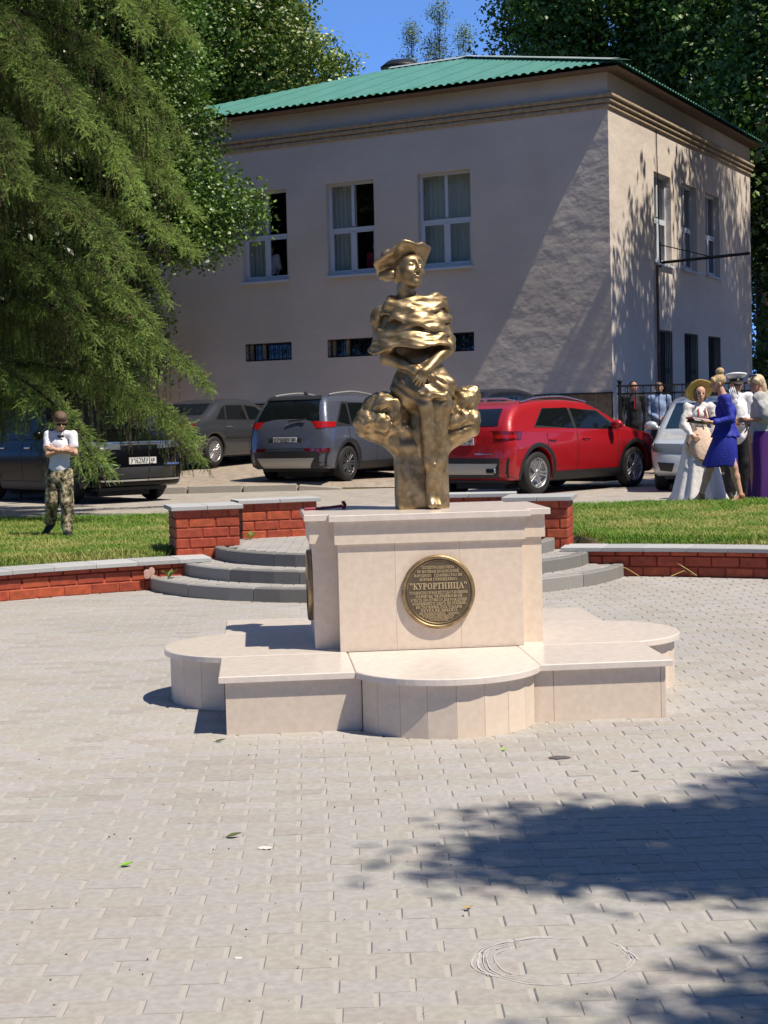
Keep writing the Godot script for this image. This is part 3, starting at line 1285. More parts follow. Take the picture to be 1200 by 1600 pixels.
func build_statue() -> void:
	var o := thing("statue", "bronze statue of a seated woman in ruffles and a wavy hat on the pedestal", "statue", HUB + Vector3(0.012, 1.018, 0.03), deg_to_rad(HUB_TURN))
	var rough := FastNoiseLite.new()
	rough.seed = 8
	rough.frequency = 7.0
	rough.fractal_octaves = 3
	var folds := FastNoiseLite.new()
	folds.seed = 12
	folds.frequency = 6.0
	folds.fractal_octaves = 2
	var facets := FastNoiseLite.new()
	facets.seed = 21
	facets.noise_type = FastNoiseLite.TYPE_CELLULAR
	facets.cellular_return_type = FastNoiseLite.RETURN_DISTANCE
	facets.frequency = 11.0
	# --- the seat: a rough block that spreads into two wings heaped with crumpled cloth
	var f := Field.new()
	f.brick(st(487, 1335, -20), sv(140, 176, 105), 0.02, 0.03)
	f.brick(st(470, 1120, -20), sv(150, 60, 105), 0.03, 0.05)
	f.bone(st(420, 1170, -10), st(250, 1085, -10), 0.075, 0.05, 0.05)
	f.bone(st(180, 1085, 0), st(400, 1105, 20), 0.035, 0.045, 0.05)
	f.ball(st(262, 962, 0), sv(85, 78, 85), 0.03, Basis(Vector3.BACK, 0.35))
	f.ball(st(300, 930, 30), sv(70, 48, 70), 0.03)
	f.ball(st(200, 1030, 10), sv(68, 58, 80), 0.03)
	f.ball(st(275, 1040, 60), sv(55, 70, 55), 0.02, Basis(Vector3.BACK, 0.5))
	f.ball(st(355, 1000, 55), sv(38, 92, 50), 0.02, Basis(Vector3.BACK, -0.3))
	f.ball(st(392, 1045, 50), sv(34, 60, 45), 0.02, Basis(Vector3.BACK, -0.1))
	f.bone(st(560, 1180, -10), st(720, 1110, -10), 0.06, 0.045, 0.05)
	f.ball(st(730, 930, -10), sv(72, 70, 75), 0.02, Basis(Vector3.BACK, -0.3))
	f.ball(st(775, 900, 0), sv(42, 46, 60), 0.02)
	f.ball(st(765, 1040, 0), sv(48, 85, 60), 0.02, Basis(Vector3.BACK, 0.2))
	f.ball(st(690, 1030, 50), sv(70, 40, 45), 0.015, Basis(Vector3.BACK, 0.4))
	f.ball(st(650, 1000, 20), sv(60, 60, 70), 0.03)
	f.ball(st(690, 1100, 10), sv(95, 36, 70), 0.02, Basis(Vector3.BACK, 0.25))
	f.bend = func(p: Vector3, d: float) -> float:
		if absf(d) > 0.06:
			return d
		var up := smoothstep(0.33, 0.5, p.y)
		return d - (rough.get_noise_3dv(p) * 0.004 + 0.055 * (facets.get_noise_3dv(p + Vector3.ONE * rough.get_noise_3dv(p) * 0.05) + 0.62) * up)
	part("draped_seat", field_mesh(f, 0.0075), M.bronze, o)
	# --- the body: skirt, legs, arms, neck
	f = Field.new()
	f.bone(st(445, 840, 10), st(520, 952, 150), 0.088, 0.055, 0.05)
	f.bone(st(555, 840, 10), st(590, 950, 150), 0.09, 0.053, 0.05)
	f.bone(st(515, 955, 150), st(530, 1250, 118), 0.056, 0.040, 0.02)
	f.bone(st(588, 955, 150), st(558, 1250, 112), 0.054, 0.041, 0.02)
	f.bone(st(530, 1250, 118), st(522, 1440, 112), 0.040, 0.026, 0.03)
	f.bone(st(558, 1250, 112), st(556, 1440, 106), 0.041, 0.028, 0.03)
	f.bone(st(522, 1445, 112), st(522, 1482, 150), 0.026, 0.022, 0.02)
	f.bone(st(556, 1445, 108), st(562, 1488, 140), 0.027, 0.021, 0.02)
	f.ball(st(500, 1100, 58), sv(88, 160, 45), 0.04)
	f.ball(st(505, 850, 40), sv(150, 100, 115), 0.06)
	f.ball(st(590, 855, 90), sv(85, 60, 70), 0.04)
	f.ball(st(395, 880, 30), sv(60, 110, 80), 0.05)
	f.ball(st(500, 740, 45), sv(108, 95, 90), 0.05)
	f.ball(st(470, 560, 0), sv(112, 160, 66), 0.04)
	f.ball(st(462, 425, -5), sv(112, 52, 62), 0.04)
	f.ball(st(470, 665, -5), sv(132, 75, 70), 0.05)
	f.bone(st(360, 440, 0), st(560, 430, 0), 0.05, 0.05, 0.04)
	f.cut_bone(st(553, 930, 212), st(550, 1040, 196), 0.016, 0.012, 0.02)
	f.cut_bone(st(550, 1040, 196), st(544, 1250, 160), 0.012, 0.006, 0.02)
	f.bone(st(455, 925, 120), st(515, 902, 200), 0.017, 0.019, 0.008)
	f.bone(st(515, 902, 200), st(600, 900, 202), 0.019, 0.019, 0.008)
	f.bone(st(600, 900, 202), st(655, 955, 120), 0.019, 0.018, 0.008)
	# folds of the skirt gathered over the knees
	for i in 5:
		f.bone(st(515 + i * 24, 885 + i * 6, 165 - i * 6), st(640 + i * 10, 960 + i * 16, 80 - i * 10), 0.016, 0.022, 0.02)
	for i in 4:
		f.bone(st(480 + i * 26, 872 + i * 5, 150), st(560 + i * 30, 800 + i * 12, 120), 0.014, 0.02, 0.025)
	# arms, crossed at the wrists
	f.bone(st(330, 500, 10), st(318, 690, 35), 0.050, 0.042, 0.03)
	f.bone(st(318, 690, 38), st(456, 768, 142), 0.041, 0.024, 0.015)
	f.bone(st(612, 500, 10), st(640, 640, 40), 0.050, 0.045, 0.03)
	f.bone(st(640, 645, 50), st(510, 765, 158), 0.043, 0.023, 0.012)
	f.bone(st(456, 768, 142), st(540, 805, 150), 0.024, 0.018, 0.015)
	f.bone(st(438, 392, 0), st(425, 330, 22), 0.058, 0.044, 0.04)
	f.bone(st(425, 330, 22), st(432, 285, 30), 0.044, 0.05, 0.02)
	f.bend = func(p: Vector3, d: float) -> float:
		if absf(d) > 0.05:
			return d
		var n := rough.get_noise_3dv(p * 0.7) * 0.004 
		var skirt := smoothstep(0.55, 0.62, p.y) * (1.0 - smoothstep(0.76, 0.82, p.y))
		n += skirt * 0.004 * sin(p.x * 70.0 + p.y * 45.0 + 3.0 * sin(p.y * 20.0))
		return d - n
	part("body", field_mesh(f, 0.0075), M.bronze, o)
	# --- hands with separate fingers
	f = Field.new()
	f.ball(st(486, 782, 168), sv(30, 26, 15), 0.015, Basis(Vector3.BACK, 0.6))
	var root := [st(468, 790, 172), st(480, 798, 174), st(493, 803, 174), st(506, 804, 172)]
	var tips := [st(438, 822, 160), st(452, 838, 162), st(470, 846, 162), st(490, 848, 160)]
	for i in 4:
		var mid: Vector3 = (root[i] + tips[i]) * 0.5 + sv(0, 3, 9)
		f.bone(root[i], mid, 0.0095, 0.0088, 0.005)
		f.bone(mid, tips[i], 0.0088, 0.0072, 0.004)
	f.bone(st(505, 775, 172), st(520, 800, 172), 0.011, 0.0095, 0.008)
	f.bone(st(520, 800, 172), st(522, 822, 166), 0.0095, 0.008, 0.005)
	f.bone(st(512, 763, 158), st(495, 775, 166), 0.023, 0.02, 0.015)
	f.ball(st(548, 808, 150), sv(34, 20, 14), 0.015, Basis(Vector3.BACK, -0.5))
	for i in 4:
		var p := st(562 + i * 3, 800 + i * 9, 158 - i * 3)
		f.bone(p, p + sv(26, -14, 4), 0.0092, 0.0085, 0.005)
		f.bone(p + sv(26, -14, 4), p + sv(50, -34, -6), 0.0085, 0.007, 0.004)
	part("hands", field_mesh(f, 0.0038), M.bronze, o)
	# --- the ruffled bodice: stacked wavy bands of cloth
	f = Field.new()
	f.ruffle(st(468, 426, 0), sv(158, 13, 104), 0.018, 0.3)
	f.ruffle(st(474, 475, 5), sv(166, 12, 114), 0.017, 2.1)
	f.ruffle(st(478, 522, 5), sv(176, 13, 122), 0.018, 4.0)
	f.ruffle(st(468, 572, 8), sv(186, 12, 128), 0.018, 1.1)
	f.ruffle(st(456, 622, 10), sv(206, 14, 140), 0.019, 5.2)
	f.ball(st(268, 480, -5), sv(40, 58, 55), 0.02, Basis(Vector3.BACK, -0.15))
	f.ball(st(290, 440, -5), sv(30, 34, 45), 0.03)
	f.ball(st(272, 560, -5), sv(30, 60, 55), 0.03)
	f.bone(st(560, 415, 40), st(632, 388, 10), 0.034, 0.020, 0.03)
	f.bone(st(330, 410, 60), st(440, 445, 105), 0.030, 0.022, 0.02)
	f.bone(st(600, 500, 60), st(662, 488, 20), 0.026, 0.014, 0.02)
	f.bone(st(250, 628, 40), st(320, 640, 100), 0.022, 0.03, 0.02)
	f.bone(st(660, 612, 20), st(640, 655, 55), 0.026, 0.022, 0.02)
	f.bend = func(p: Vector3, d: float) -> float:
		if absf(d) > 0.05:
			return d
		var w := atan2(p.z, p.x)
		var long := Vector3(p.x * 1.6, p.y * 6.5, p.z * 1.6)
		return d - (rough.get_noise_3dv(p * 0.9) * 0.004 + 0.003 * (0.55 - 2.4 * absf(folds.get_noise_3dv(long * 0.6))))
	part("ruffled_bodice", field_mesh(f, 0.0065), M.bronze, o)
	# --- head, turned to her left and lifted
	f = Field.new()
	var turn := Basis(Vector3.UP, deg_to_rad(30)) * Basis(Vector3.RIGHT, deg_to_rad(-14)) * Basis(Vector3.BACK, deg_to_rad(-5))
	var hc := st(443, 232, 28)
	var hp := func(x: float, y: float, z: float) -> Vector3: return hc + turn * sv(x, y, z)
	f.ball(hp.call(0, 12, -8), sv(74, 88, 86), 0.02, turn)
	f.ball(hp.call(0, -48, 24), sv(53, 58, 52), 0.03, turn)
	f.ball(hp.call(0, -86, 54), sv(22, 17, 19), 0.025, turn)
	f.ball(hp.call(-36, -24, 46), sv(26, 22, 24), 0.025, turn)
	f.ball(hp.call(36, -24, 46), sv(26, 22, 24), 0.025, turn)
	f.ball(hp.call(0, 40, 44), sv(56, 26, 34), 0.03, turn)
	f.bone(hp.call(0, 22, 76), hp.call(0, -18, 98), 0.0085, 0.0125, 0.012)
	f.ball(hp.call(-10, -22, 84), sv(9, 8, 10), 0.008, turn)
	f.ball(hp.call(10, -22, 84), sv(9, 8, 10), 0.008, turn)
	f.cut(hp.call(-28, 12, 84), sv(20, 12, 16), 0.014, turn)
	f.cut(hp.call(28, 12, 84), sv(20, 12, 16), 0.014, turn)
	f.ball(hp.call(-28, 10, 64), sv(15, 9, 13), 0.006, turn)
	f.ball(hp.call(28, 10, 64), sv(15, 9, 13), 0.006, turn)
	f.ball(hp.call(0, -47, 75), sv(21, 6, 10), 0.006, turn)
	f.ball(hp.call(0, -57, 74), sv(17, 6.5, 10), 0.006, turn)
	f.cut(hp.call(0, -52, 86), sv(20, 2.2, 7), 0.004, turn)
	f.ball(hp.call(-76, -6, -6), sv(9, 24, 17), 0.01, turn)
	f.ball(hp.call(76, -6, -6), sv(9, 24, 17), 0.01, turn)
	f.ball(hp.call(0, 20, -40), sv(84, 92, 72), 0.03, turn)
	part("head", field_mesh(f, 0.0042), M.bronze, o)
	# --- the hat: a wavy brim turned up in front, a soft crown behind
	f = Field.new()
	var y_ := Vector3(-0.30, 0.84, -0.46).normalized()
	var x_ := Vector3(1, 0, 0)
	var z_ := x_.cross(y_).normalized()
	var hb := Basis(y_.cross(z_), y_, z_)
	f.brim(st(425, 196, -18), 0.153, 0.012, 0.008, 0.01, hb, 0.05, 0.2)
	f.ball(st(415, 165, -45), sv(98, 74, 98), 0.03, hb)
	f.ball(st(330, 150, 10), sv(34, 40, 40), 0.03)
	f.bone(st(300, 255, -10), st(350, 250, 40), 0.02, 0.026, 0.03)
	f.cut(hp.call(0, -10, 55), sv(60, 70, 60), 0.02, turn)
	f.bend = func(p: Vector3, d: float) -> float:
		if absf(d) > 0.04:
			return d
		return d - rough.get_noise_3dv(p * 1.1) * 0.005
	part("hat", field_mesh(f, 0.005), M.bronze, o)
	# carnation left on the pedestal
	var c := thing("carnation", "red carnation in crimson wrapping lying on the left back corner of the pedestal top", "flower", HUB + Vector3(-0.47, 1.0185, -0.11), 0.3)
	var mb := MB.new()
	for i in 40:
		var d := Vector3(rng.randf_range(0.2, 1), rng.randf_range(-0.6, 1), rng.randf_range(-1, 1)).normalized()
		var q := Vector3(0.03, 0.02, 0) + d * 0.021
		var u := d.cross(Vector3(0.3, 0.8, 0.5)).normalized() * 0.011
		var w := d.cross(u).normalized() * 0.011
		mb.quad(q - u, q - w * 0.6 + d * 0.006, q + u, q + w * 0.6 + d * 0.006)
	part("bloom", mb.done(), mat(0.45, 0.012, 0.03, 0.7), c)
	mb = MB.new()
	mb.tube([Vector3(0.03, 0.017, 0), Vector3(-0.08, 0.009, 0.01), Vector3(-0.19, 0.006, 0.0)], [0.014, 0.012, 0.018], 7, true, 0.6)
	part("wrapping", mb.done(), mat(0.22, 0.01, 0.03, 0.35), c)


# ---------------------------------------------------------------- the building; its front right corner is its origin, x along the front, z out of it
const CORNER := Vector3(5.012, 0, -34.0)
const FRONT := -28.0
const LONG := 14.0
const DEEP := 11.6
const EAVE := 8.86


func holed(mb: MB, x0: float, x1: float, y0: float, y1: float, holes: Array, t: Transform3D, thick := 0.4) -> void:  # a wall in x, y with its face at z = 0 and rectangular holes [x0, x1, y0, y1]
	var xs := [x0, x1]
	var ys := [y0, y1]
	for h in holes:
		xs.append_array([h[0], h[1]])
		ys.append_array([h[2], h[3]])
	xs.sort()
	ys.sort()
	for i in xs.size() - 1:
		for j in ys.size() - 1:
			var a := Vector2(xs[i], ys[j])
			var b := Vector2(xs[i + 1], ys[j + 1])
			if b.x - a.x < 0.0005 or b.y - a.y < 0.0005:
				continue
			var mid := (a + b) * 0.5
			var open := false
			for h in holes:
				if mid.x > h[0] and mid.x < h[1] and mid.y > h[2] and mid.y < h[3]:
					open = true
			if open:
				continue
			mb.quad(t * Vector3(a.x, a.y, 0), t * Vector3(b.x, a.y, 0), t * Vector3(b.x, b.y, 0), t * Vector3(a.x, b.y, 0))
			mb.quad(t * Vector3(b.x, a.y, -thick), t * Vector3(a.x, a.y, -thick), t * Vector3(a.x, b.y, -thick), t * Vector3(b.x, b.y, -thick))
	for h in holes:  # reveals
		var p := [Vector3(h[0], h[2], 0), Vector3(h[1], h[2], 0), Vector3(h[1], h[3], 0), Vector3(h[0], h[3], 0)]
		var back := Vector3(0, 0, -thick)
		for i in 4:
			var q: Vector3 = p[i]
			var r: Vector3 = p[(i + 1) % 4]
			mb.quad(t * (q + back), t * q, t * r, t * (r + back))


func window(o: Node3D, t: Transform3D, wide: float, tall: float, open_sash: bool) -> void:  # t at the lower left of the opening, z outwards
	var deep := -0.17
	var fr := MB.new()
	var w := 0.062
	fr.box(Vector3(w / 2, tall / 2, deep), Vector3(w, tall, 0.07), 0.006)
	fr.box(Vector3(wide - w / 2, tall / 2, deep), Vector3(w, tall, 0.07), 0.006)
	fr.box(Vector3(wide / 2, w / 2, deep), Vector3(wide - 2 * w, w, 0.07), 0.006)
	fr.box(Vector3(wide / 2, tall - w / 2, deep), Vector3(wide - 2 * w, w, 0.07), 0.006)
	var mid := tall * 0.49
	fr.box(Vector3(wide / 2, mid, deep), Vector3(wide - 2 * w, 0.085, 0.068), 0.006)
	fr.box(Vector3(wide / 2, (tall + mid) / 2 + 0.01, deep), Vector3(0.075, tall - mid - 0.14, 0.066), 0.006)
	fr.box(Vector3(wide / 2, mid / 2 + 0.01, deep), Vector3(0.075, mid - 0.14, 0.066), 0.006)
	var root := part("window", fr.done(), M.frame, o, t)
	var halves := [[w, wide / 2 - 0.037], [wide / 2 + 0.037, wide - w]]
	for k in 2:
		for row in 2:
			var x0: float = halves[k][0]
			var x1: float = halves[k][1]
			var y0 := w if row == 0 else mid + 0.043
			var y1 := mid - 0.043 if row == 0 else tall - w
			var pane := MB.new()
			pane.quad(Vector3(x0, y0, 0), Vector3(x1, y0, 0), Vector3(x1, y1, 0), Vector3(x0, y1, 0))
			if row == 0 and k == 0 and open_sash:
				# the sash stands open into the room
				var sw := x1 - x0
				var s := MB.new()
				for e in [[Vector3(0.025, (y1 - y0) / 2, 0), Vector3(0.05, y1 - y0, 0.05)], [Vector3(sw - 0.025, (y1 - y0) / 2, 0), Vector3(0.05, y1 - y0, 0.05)], [Vector3(sw / 2, 0.025, 0), Vector3(sw - 0.1, 0.05, 0.05)], [Vector3(sw / 2, y1 - y0 - 0.025, 0), Vector3(sw - 0.1, 0.05, 0.05)]]:
					s.box(e[0], e[1], 0.004)
				var sash := part("sash", s.done(), M.frame, root, Transform3D(yaw(62), Vector3(x0, y0, deep - 0.05)))
				var g := MB.new()
				g.quad(Vector3(0.05, 0.05, 0), Vector3(sw - 0.05, 0.05, 0), Vector3(sw - 0.05, y1 - y0 - 0.05, 0), Vector3(0.05, y1 - y0 - 0.05, 0))
				sash.mesh = s.done()
				part("pane", g.done(), M.glass, root, Transform3D(yaw(62), Vector3(x0, y0, deep - 0.05)))
				continue
			part("pane", pane.done(), M.glass, root, at(0, 0, deep + 0.004))
			if row == 0:
				var s := MB.new()
				for e in [[Vector3(x0 + 0.02, (y0 + y1) / 2, 0), Vector3(0.04, y1 - y0, 0.03)], [Vector3(x1 - 0.02, (y0 + y1) / 2, 0), Vector3(0.04, y1 - y0, 0.03)], [Vector3((x0 + x1) / 2, y0 + 0.02, 0), Vector3(x1 - x0 - 0.08, 0.04, 0.03)], [Vector3((x0 + x1) / 2, y1 - 0.02, 0), Vector3(x1 - x0 - 0.08, 0.04, 0.03)]]:
					s.box(e[0], e[1], 0.004)
				part("sash", s.done(), M.frame, root, at(0, 0, deep + 0.022))
	# outer sill
	var sill := MB.new()
	sill.box(Vector3(wide / 2, -0.02, -0.05), Vector3(wide + 0.08, 0.022, 0.24), 0.004, Basis(Vector3.RIGHT, 0.12))
	sill.box(Vector3(wide / 2, -0.055, 0.075), Vector3(wide + 0.08, 0.05, 0.006), 0.001)
	part("sill", sill.done(), M.frame, root)


func grille(o: Node3D, t: Transform3D, wide: float, tall: float, upright: bool) -> void:
	var root := part("window", bx(Vector3(wide, tall, 0.02), 0.0, Vector3(wide / 2, tall / 2, -0.2)), M.car_glass, o, t)
	var mb := MB.new()
	if not upright:
		for e in [0.36, 0.08]:
			part("mullion", bx(Vector3(0.09, tall, 0.05), 0.005, Vector3(wide * e, tall / 2, -0.15)), M.stucco_trim, root)
	var bars := MB.new()
	for k in 2:
		bars.box(Vector3(wide / 2, 0.03 + k * (tall - 0.06), -0.03), Vector3(wide + 0.16, 0.018, 0.018))
	var n := int(wide / 0.12)
	for i in n + 1:
		bars.box(Vector3(wide * i / n, tall / 2, -0.03), Vector3(0.013, tall - 0.02, 0.013))
	for i in int(n / 2.0):
		var ring := []
		for j in 13:
			ring.append(Vector3(wide * (i * 2 + 1) / n + 0.07 * cos(TAU * j / 12), tall / 2 + 0.07 * sin(TAU * j / 12), -0.03))
		var rr := []
		for p in ring:
			rr.append(0.007)
		bars.tube(ring, rr, 5, false)
	part("grille", bars.done(), M.iron, root)


func build_building() -> void:
	var o := thing("building", "two-storey beige stucco building with a green corrugated hip roof behind the parked cars", "building", CORNER, deg_to_rad(FRONT))
	var ups := [[-9.38, -8.1], [-7.0, -5.73], [-4.6, -3.27]]
	var lows := [[-9.39, -8.07], [-7.08, -5.74], [-4.6, -3.26]]
	var holes := []
	for u in ups:
		holes.append([u[0], u[1], 5.0, 7.13])
	for u in lows:
		holes.append([u[0], u[1], 3.06, 3.49])
	var mb := MB.new()
	holed(mb, -LONG, 0.0, 2.03, EAVE, holes, Transform3D())
	# the right side: its x runs backwards from the corner
	var side := Transform3D(yaw(90), Vector3.ZERO)
	var side_holes := []
	for z in [3.05, 5.15, 7.2]:
		side_holes.append([z, z + 1.28, 5.07, 7.15])
		side_holes.append([z + 0.1, z + 1.25, 1.6, 3.5])
	holed(mb, 0.0, DEEP, 0.2, EAVE, side_holes, side)
	# back and left walls
	var back := Transform3D(yaw(180), Vector3(0, 0, -DEEP))
	holed(mb, 0.0, LONG, 0.2, EAVE, [], back)
	holed(mb, 0.0, DEEP, 0.2, EAVE, [], Transform3D(yaw(-90), Vector3(-LONG, 0, -DEEP)))
	part("wall", mb.done(), M.stucco, o)
	# plinth of another colour below, with a dark strip over it
	part("plinth", bx(Vector3(LONG - 0.05, 1.85, 0.4), 0.0, Vector3(-LONG / 2 - 0.025, 1.075, -0.25)), M.plinth, o)
	part("drip_strip", bx(Vector3(LONG + 0.01, 0.03, 0.05), 0.0, Vector3(-LONG / 2, 2.015, 0.0)), M.dark_strip, o)
	# floors and a ceiling close the rooms
	part("ceiling", bx(Vector3(LONG - 0.9, 0.2, DEEP - 0.9), 0.0, Vector3(-LONG / 2, EAVE - 0.4, -DEEP / 2)), M.room, o)
	part("floor", bx(Vector3(LONG - 0.9, 0.2, DEEP - 0.9), 0.0, Vector3(-LONG / 2, 4.1, -DEEP / 2)), M.room, o)
	part("partition", bx(Vector3(LONG - 0.9, 4.0, 0.15), 0.0, Vector3(-LONG / 2, 6.3, -3.6)), M.room, o)
	part("partition", bx(Vector3(LONG - 0.9, 3.6, 0.15), 0.0, Vector3(-LONG / 2, 2.2, -1.6)), M.dark, o)
	part("partition", bx(Vector3(0.15, 4.0, DEEP - 1.0), 0.0, Vector3(-1.8, 6.3, -DEEP / 2)), M.room, o)
	for i in 3:
		window(o, at(ups[i][0], 5.0, 0), ups[i][1] - ups[i][0], 2.13, false)
		grille(o, at(lows[i][0], 3.06, 0), lows[i][1] - lows[i][0], 0.43, false)
	# thin curtain behind the right window
	var cur: MB
	var rows := []
	for e in [[-4.65, 1.45], [-7.02, 0.60], [-9.42, 0.58]]:
		cur = MB.new()
		rows = []
		for i in 41:
			var x: float = e[0] + e[1] * i / 40.0
			rows.append([Vector3(x, 4.9, -0.43 + 0.022 * sin(i * 1.3 * e[1])), Vector3(x, 7.2, -0.43 + 0.02 * sin(i * 1.3 * e[1] + 0.3))])
		cur.grid(rows)
		part("curtain", cur.done(), M.curtain, o)
	for z in [3.05, 5.15, 7.2]:
		window(o, side * at(z, 5.07, 0), 1.28, 2.08, false)
		grille(o, side * at(z + 0.1, 1.6, 0), 1.15, 1.9, true)
	# cornice: three mouldings round the visible corner, a board under the eave
	for k in 3:
		var p := MB.new()
		var y0 := 8.10 + 0.105 * k
		var out := 0.05 + 0.045 * k
		var prof := [Vector2(0.0, y0), Vector2(out - 0.02, y0 + 0.005), Vector2(out, y0 + 0.03), Vector2(out, y0 + 0.07), Vector2(out - 0.015, y0 + 0.095), Vector2(0.0, y0 + 0.104)]
		for e in [[Vector3(-LONG, 0, 0), Vector3(0, 0, 0), Vector3(0, 0, 1), 0.0, 1.0], [Vector3(0, 0, 0), Vector3(0, 0, -DEEP), Vector3(1, 0, 0), 1.0, 0.0]]:
			var strip := []
			for q in prof:
				var a: Vector3 = e[0] + e[2] * q.x + Vector3(0, q.y, 0)
				var b: Vector3 = e[1] + e[2] * q.x + Vector3(0, q.y, 0)
				if e[4] > 0.5:
					b += Vector3(q.x, 0, 0)
				else:
					a += Vector3(0, 0, q.x)
				strip.append([a, b])
			for i in strip.size() - 1:
				p.quad(strip[i][0], strip[i][1], strip[i + 1][1], strip[i + 1][0])
		part("cornice", p.done(), M.stucco_trim, o)
	var fascia := MB.new()
	fascia.box(Vector3(-LONG / 2, 8.872, 0.19), Vector3(LONG + 0.74, 0.022, 0.38))
	fascia.box(Vector3(0.19, 8.870, -DEEP / 2), Vector3(0.38, 0.022, DEEP))
	part("soffit", fascia.done(), M.wood, o)
	# hip roof of corrugated sheets
	var over := 0.46
	var rise := (11.0 - 8.93) / (5.8 + over)
	var y_at := func(d: float) -> float: return 8.93 + rise * (d + over)
	var pitch := 0.2
	var x := -LONG - over
	while x < over - 0.01:  # front slope, one sheet is five waves wide
		var sheet := MB.new()
		var x_end := minf(x + pitch * 5.0, over)
		var strip := []
		var q := x
		while q < x_end + 0.001:
			for step in [[0.0, 0.0], [0.055, 0.0], [0.085, 0.034], [0.165, 0.034], [0.2, 0.0]]:
				var xx: float = minf(q + step[0], x_end)
				if step[0] == 0.2:
					continue
				var far := minf(5.8, minf(-xx, xx + LONG + 0.0))
				far = clampf(minf(5.8, minf(-xx, xx + LONG)), -over, 5.8)
				strip.append([Vector3(xx, y_at.call(-over) + step[1], over), Vector3(xx, y_at.call(far) + step[1], -far)])
			q += pitch
		sheet.grid(strip)
		part("roof_sheet", sheet.done(), M.roof, o)
		x = x_end
	var z := over
	while z > -DEEP - over + 0.01:  # right slope
		var sheet := MB.new()
		var z_end := maxf(z - pitch * 5.0, -DEEP - over)
		var strip := []
		var q := z
		while q > z_end - 0.001:
			for step in [[0.0, 0.0], [0.055, 0.0], [0.085, 0.034], [0.165, 0.034]]:
				var zz: float = maxf(q - step[0], z_end)
				var far := clampf(minf(5.8, minf(-zz, zz + DEEP)), -over, 5.8)
				strip.append([Vector3(over, y_at.call(-over) + step[1], zz), Vector3(-far, y_at.call(far) + step[1], zz)])
			q -= pitch
		sheet.grid(strip)
		part("roof_sheet", sheet.done(), M.roof, o)
		z = z_end
	var rest := MB.new()  # the slopes that cannot be seen
	rest.quad(Vector3(over, 8.93, -DEEP - over), Vector3(-LONG - over, 8.93, -DEEP - over), Vector3(-LONG + 5.8, 11.0, -5.8), Vector3(-5.8, 11.0, -5.8))
	rest.face(Vector3(-LONG - over, 8.93, -DEEP - over), Vector3(-LONG - over, 8.93, over), Vector3(-LONG + 5.8, 11.0, -5.8))
	part("roof_sheet", rest.done(), M.roof, o)
	# flashing over the ridge and the front hip, in lengths
	var hip0 := Vector3(over, 8.975, over)
	var hip1 := Vector3(-5.8, 11.045, -5.8)
	for i in 5:
		var a := hip0.lerp(hip1, i / 5.0)
		var b := hip0.lerp(hip1, (i + 1) / 5.0 + 0.01)
		var d := along(b - a)
		var cap := MB.new()
		cap.quad(a + Vector3(-0.16, -0.01, 0.20), a + Vector3(0, 0.03 + 0.004 * (i % 2), 0), b + Vector3(0, 0.03 + 0.004 * (i % 2), 0), b + Vector3(-0.16, -0.01, 0.20))
		cap.quad(a + Vector3(0, 0.03, 0), a + Vector3(0.20, -0.01, -0.16), b + Vector3(0.20, -0.01, -0.16), b + Vector3(0, 0.03, 0))
		part("hip_flashing", cap.done(), M.flashing, o)
	for i in 5:
		var a := -LONG + 5.8 + (LONG - 11.6) * i / 5.0
		var b := -LONG + 5.8 + (LONG - 11.6) * (i + 1) / 5.0 + 0.02
		var cap := MB.new()
		cap.quad(Vector3(a, 11.0, -5.62), Vector3(b, 11.0, -5.62), Vector3(b, 11.08, -5.8), Vector3(a, 11.08, -5.8))
		cap.quad(Vector3(a, 11.08, -5.8), Vector3(b, 11.08, -5.8), Vector3(b, 11.0, -5.98), Vector3(a, 11.0, -5.98))
		part("ridge_flashing", cap.done(), M.flashing, o)
	# a mushroom-shaped roof vent behind the ridge
	var vent := MB.new()
	vent.lathe([Vector2(0.3, -1.0), Vector2(0.3, 0.35)], 16)
	vent.lathe([Vector2(0.56, 0.33), Vector2(0.58, 0.38), Vector2(0.4, 0.52), Vector2(0.0, 0.56)], 20)
	vent.lathe([Vector2(0.0, 0.33), Vector2(0.56, 0.33)], 20)
	part("roof_vent", vent.done(), M.iron, o, at(-8.6, 11.0, -7.2))
	# iron bracket with a stay on the right wall, and the rusty pipe below it
	part("flag_bracket", rod([Vector3(0.02, 5.06, -3.38), Vector3(2.1, 5.14, -3.5)], 0.035), M.iron, o)
	part("bracket_stay", rod([Vector3(0.02, 5.48, -3.38), Vector3(1.25, 5.11, -3.45)], 0.012), M.iron, o)
	part("bracket_plate", bx(Vector3(0.03, 0.6, 0.06), 0.0, Vector3(0.02, 5.25, -3.38)), M.iron, o)
	part("down_pipe", rod([Vector3(0.06, 4.98, -3.02), Vector3(0.06, 0.4, -3.02)], 0.035), M.rust, o)
	part("cable", rod([Vector3(0.03, 8.1, -3.2), Vector3(0.03, 5.5, -3.3)], 0.012), M.iron, o)


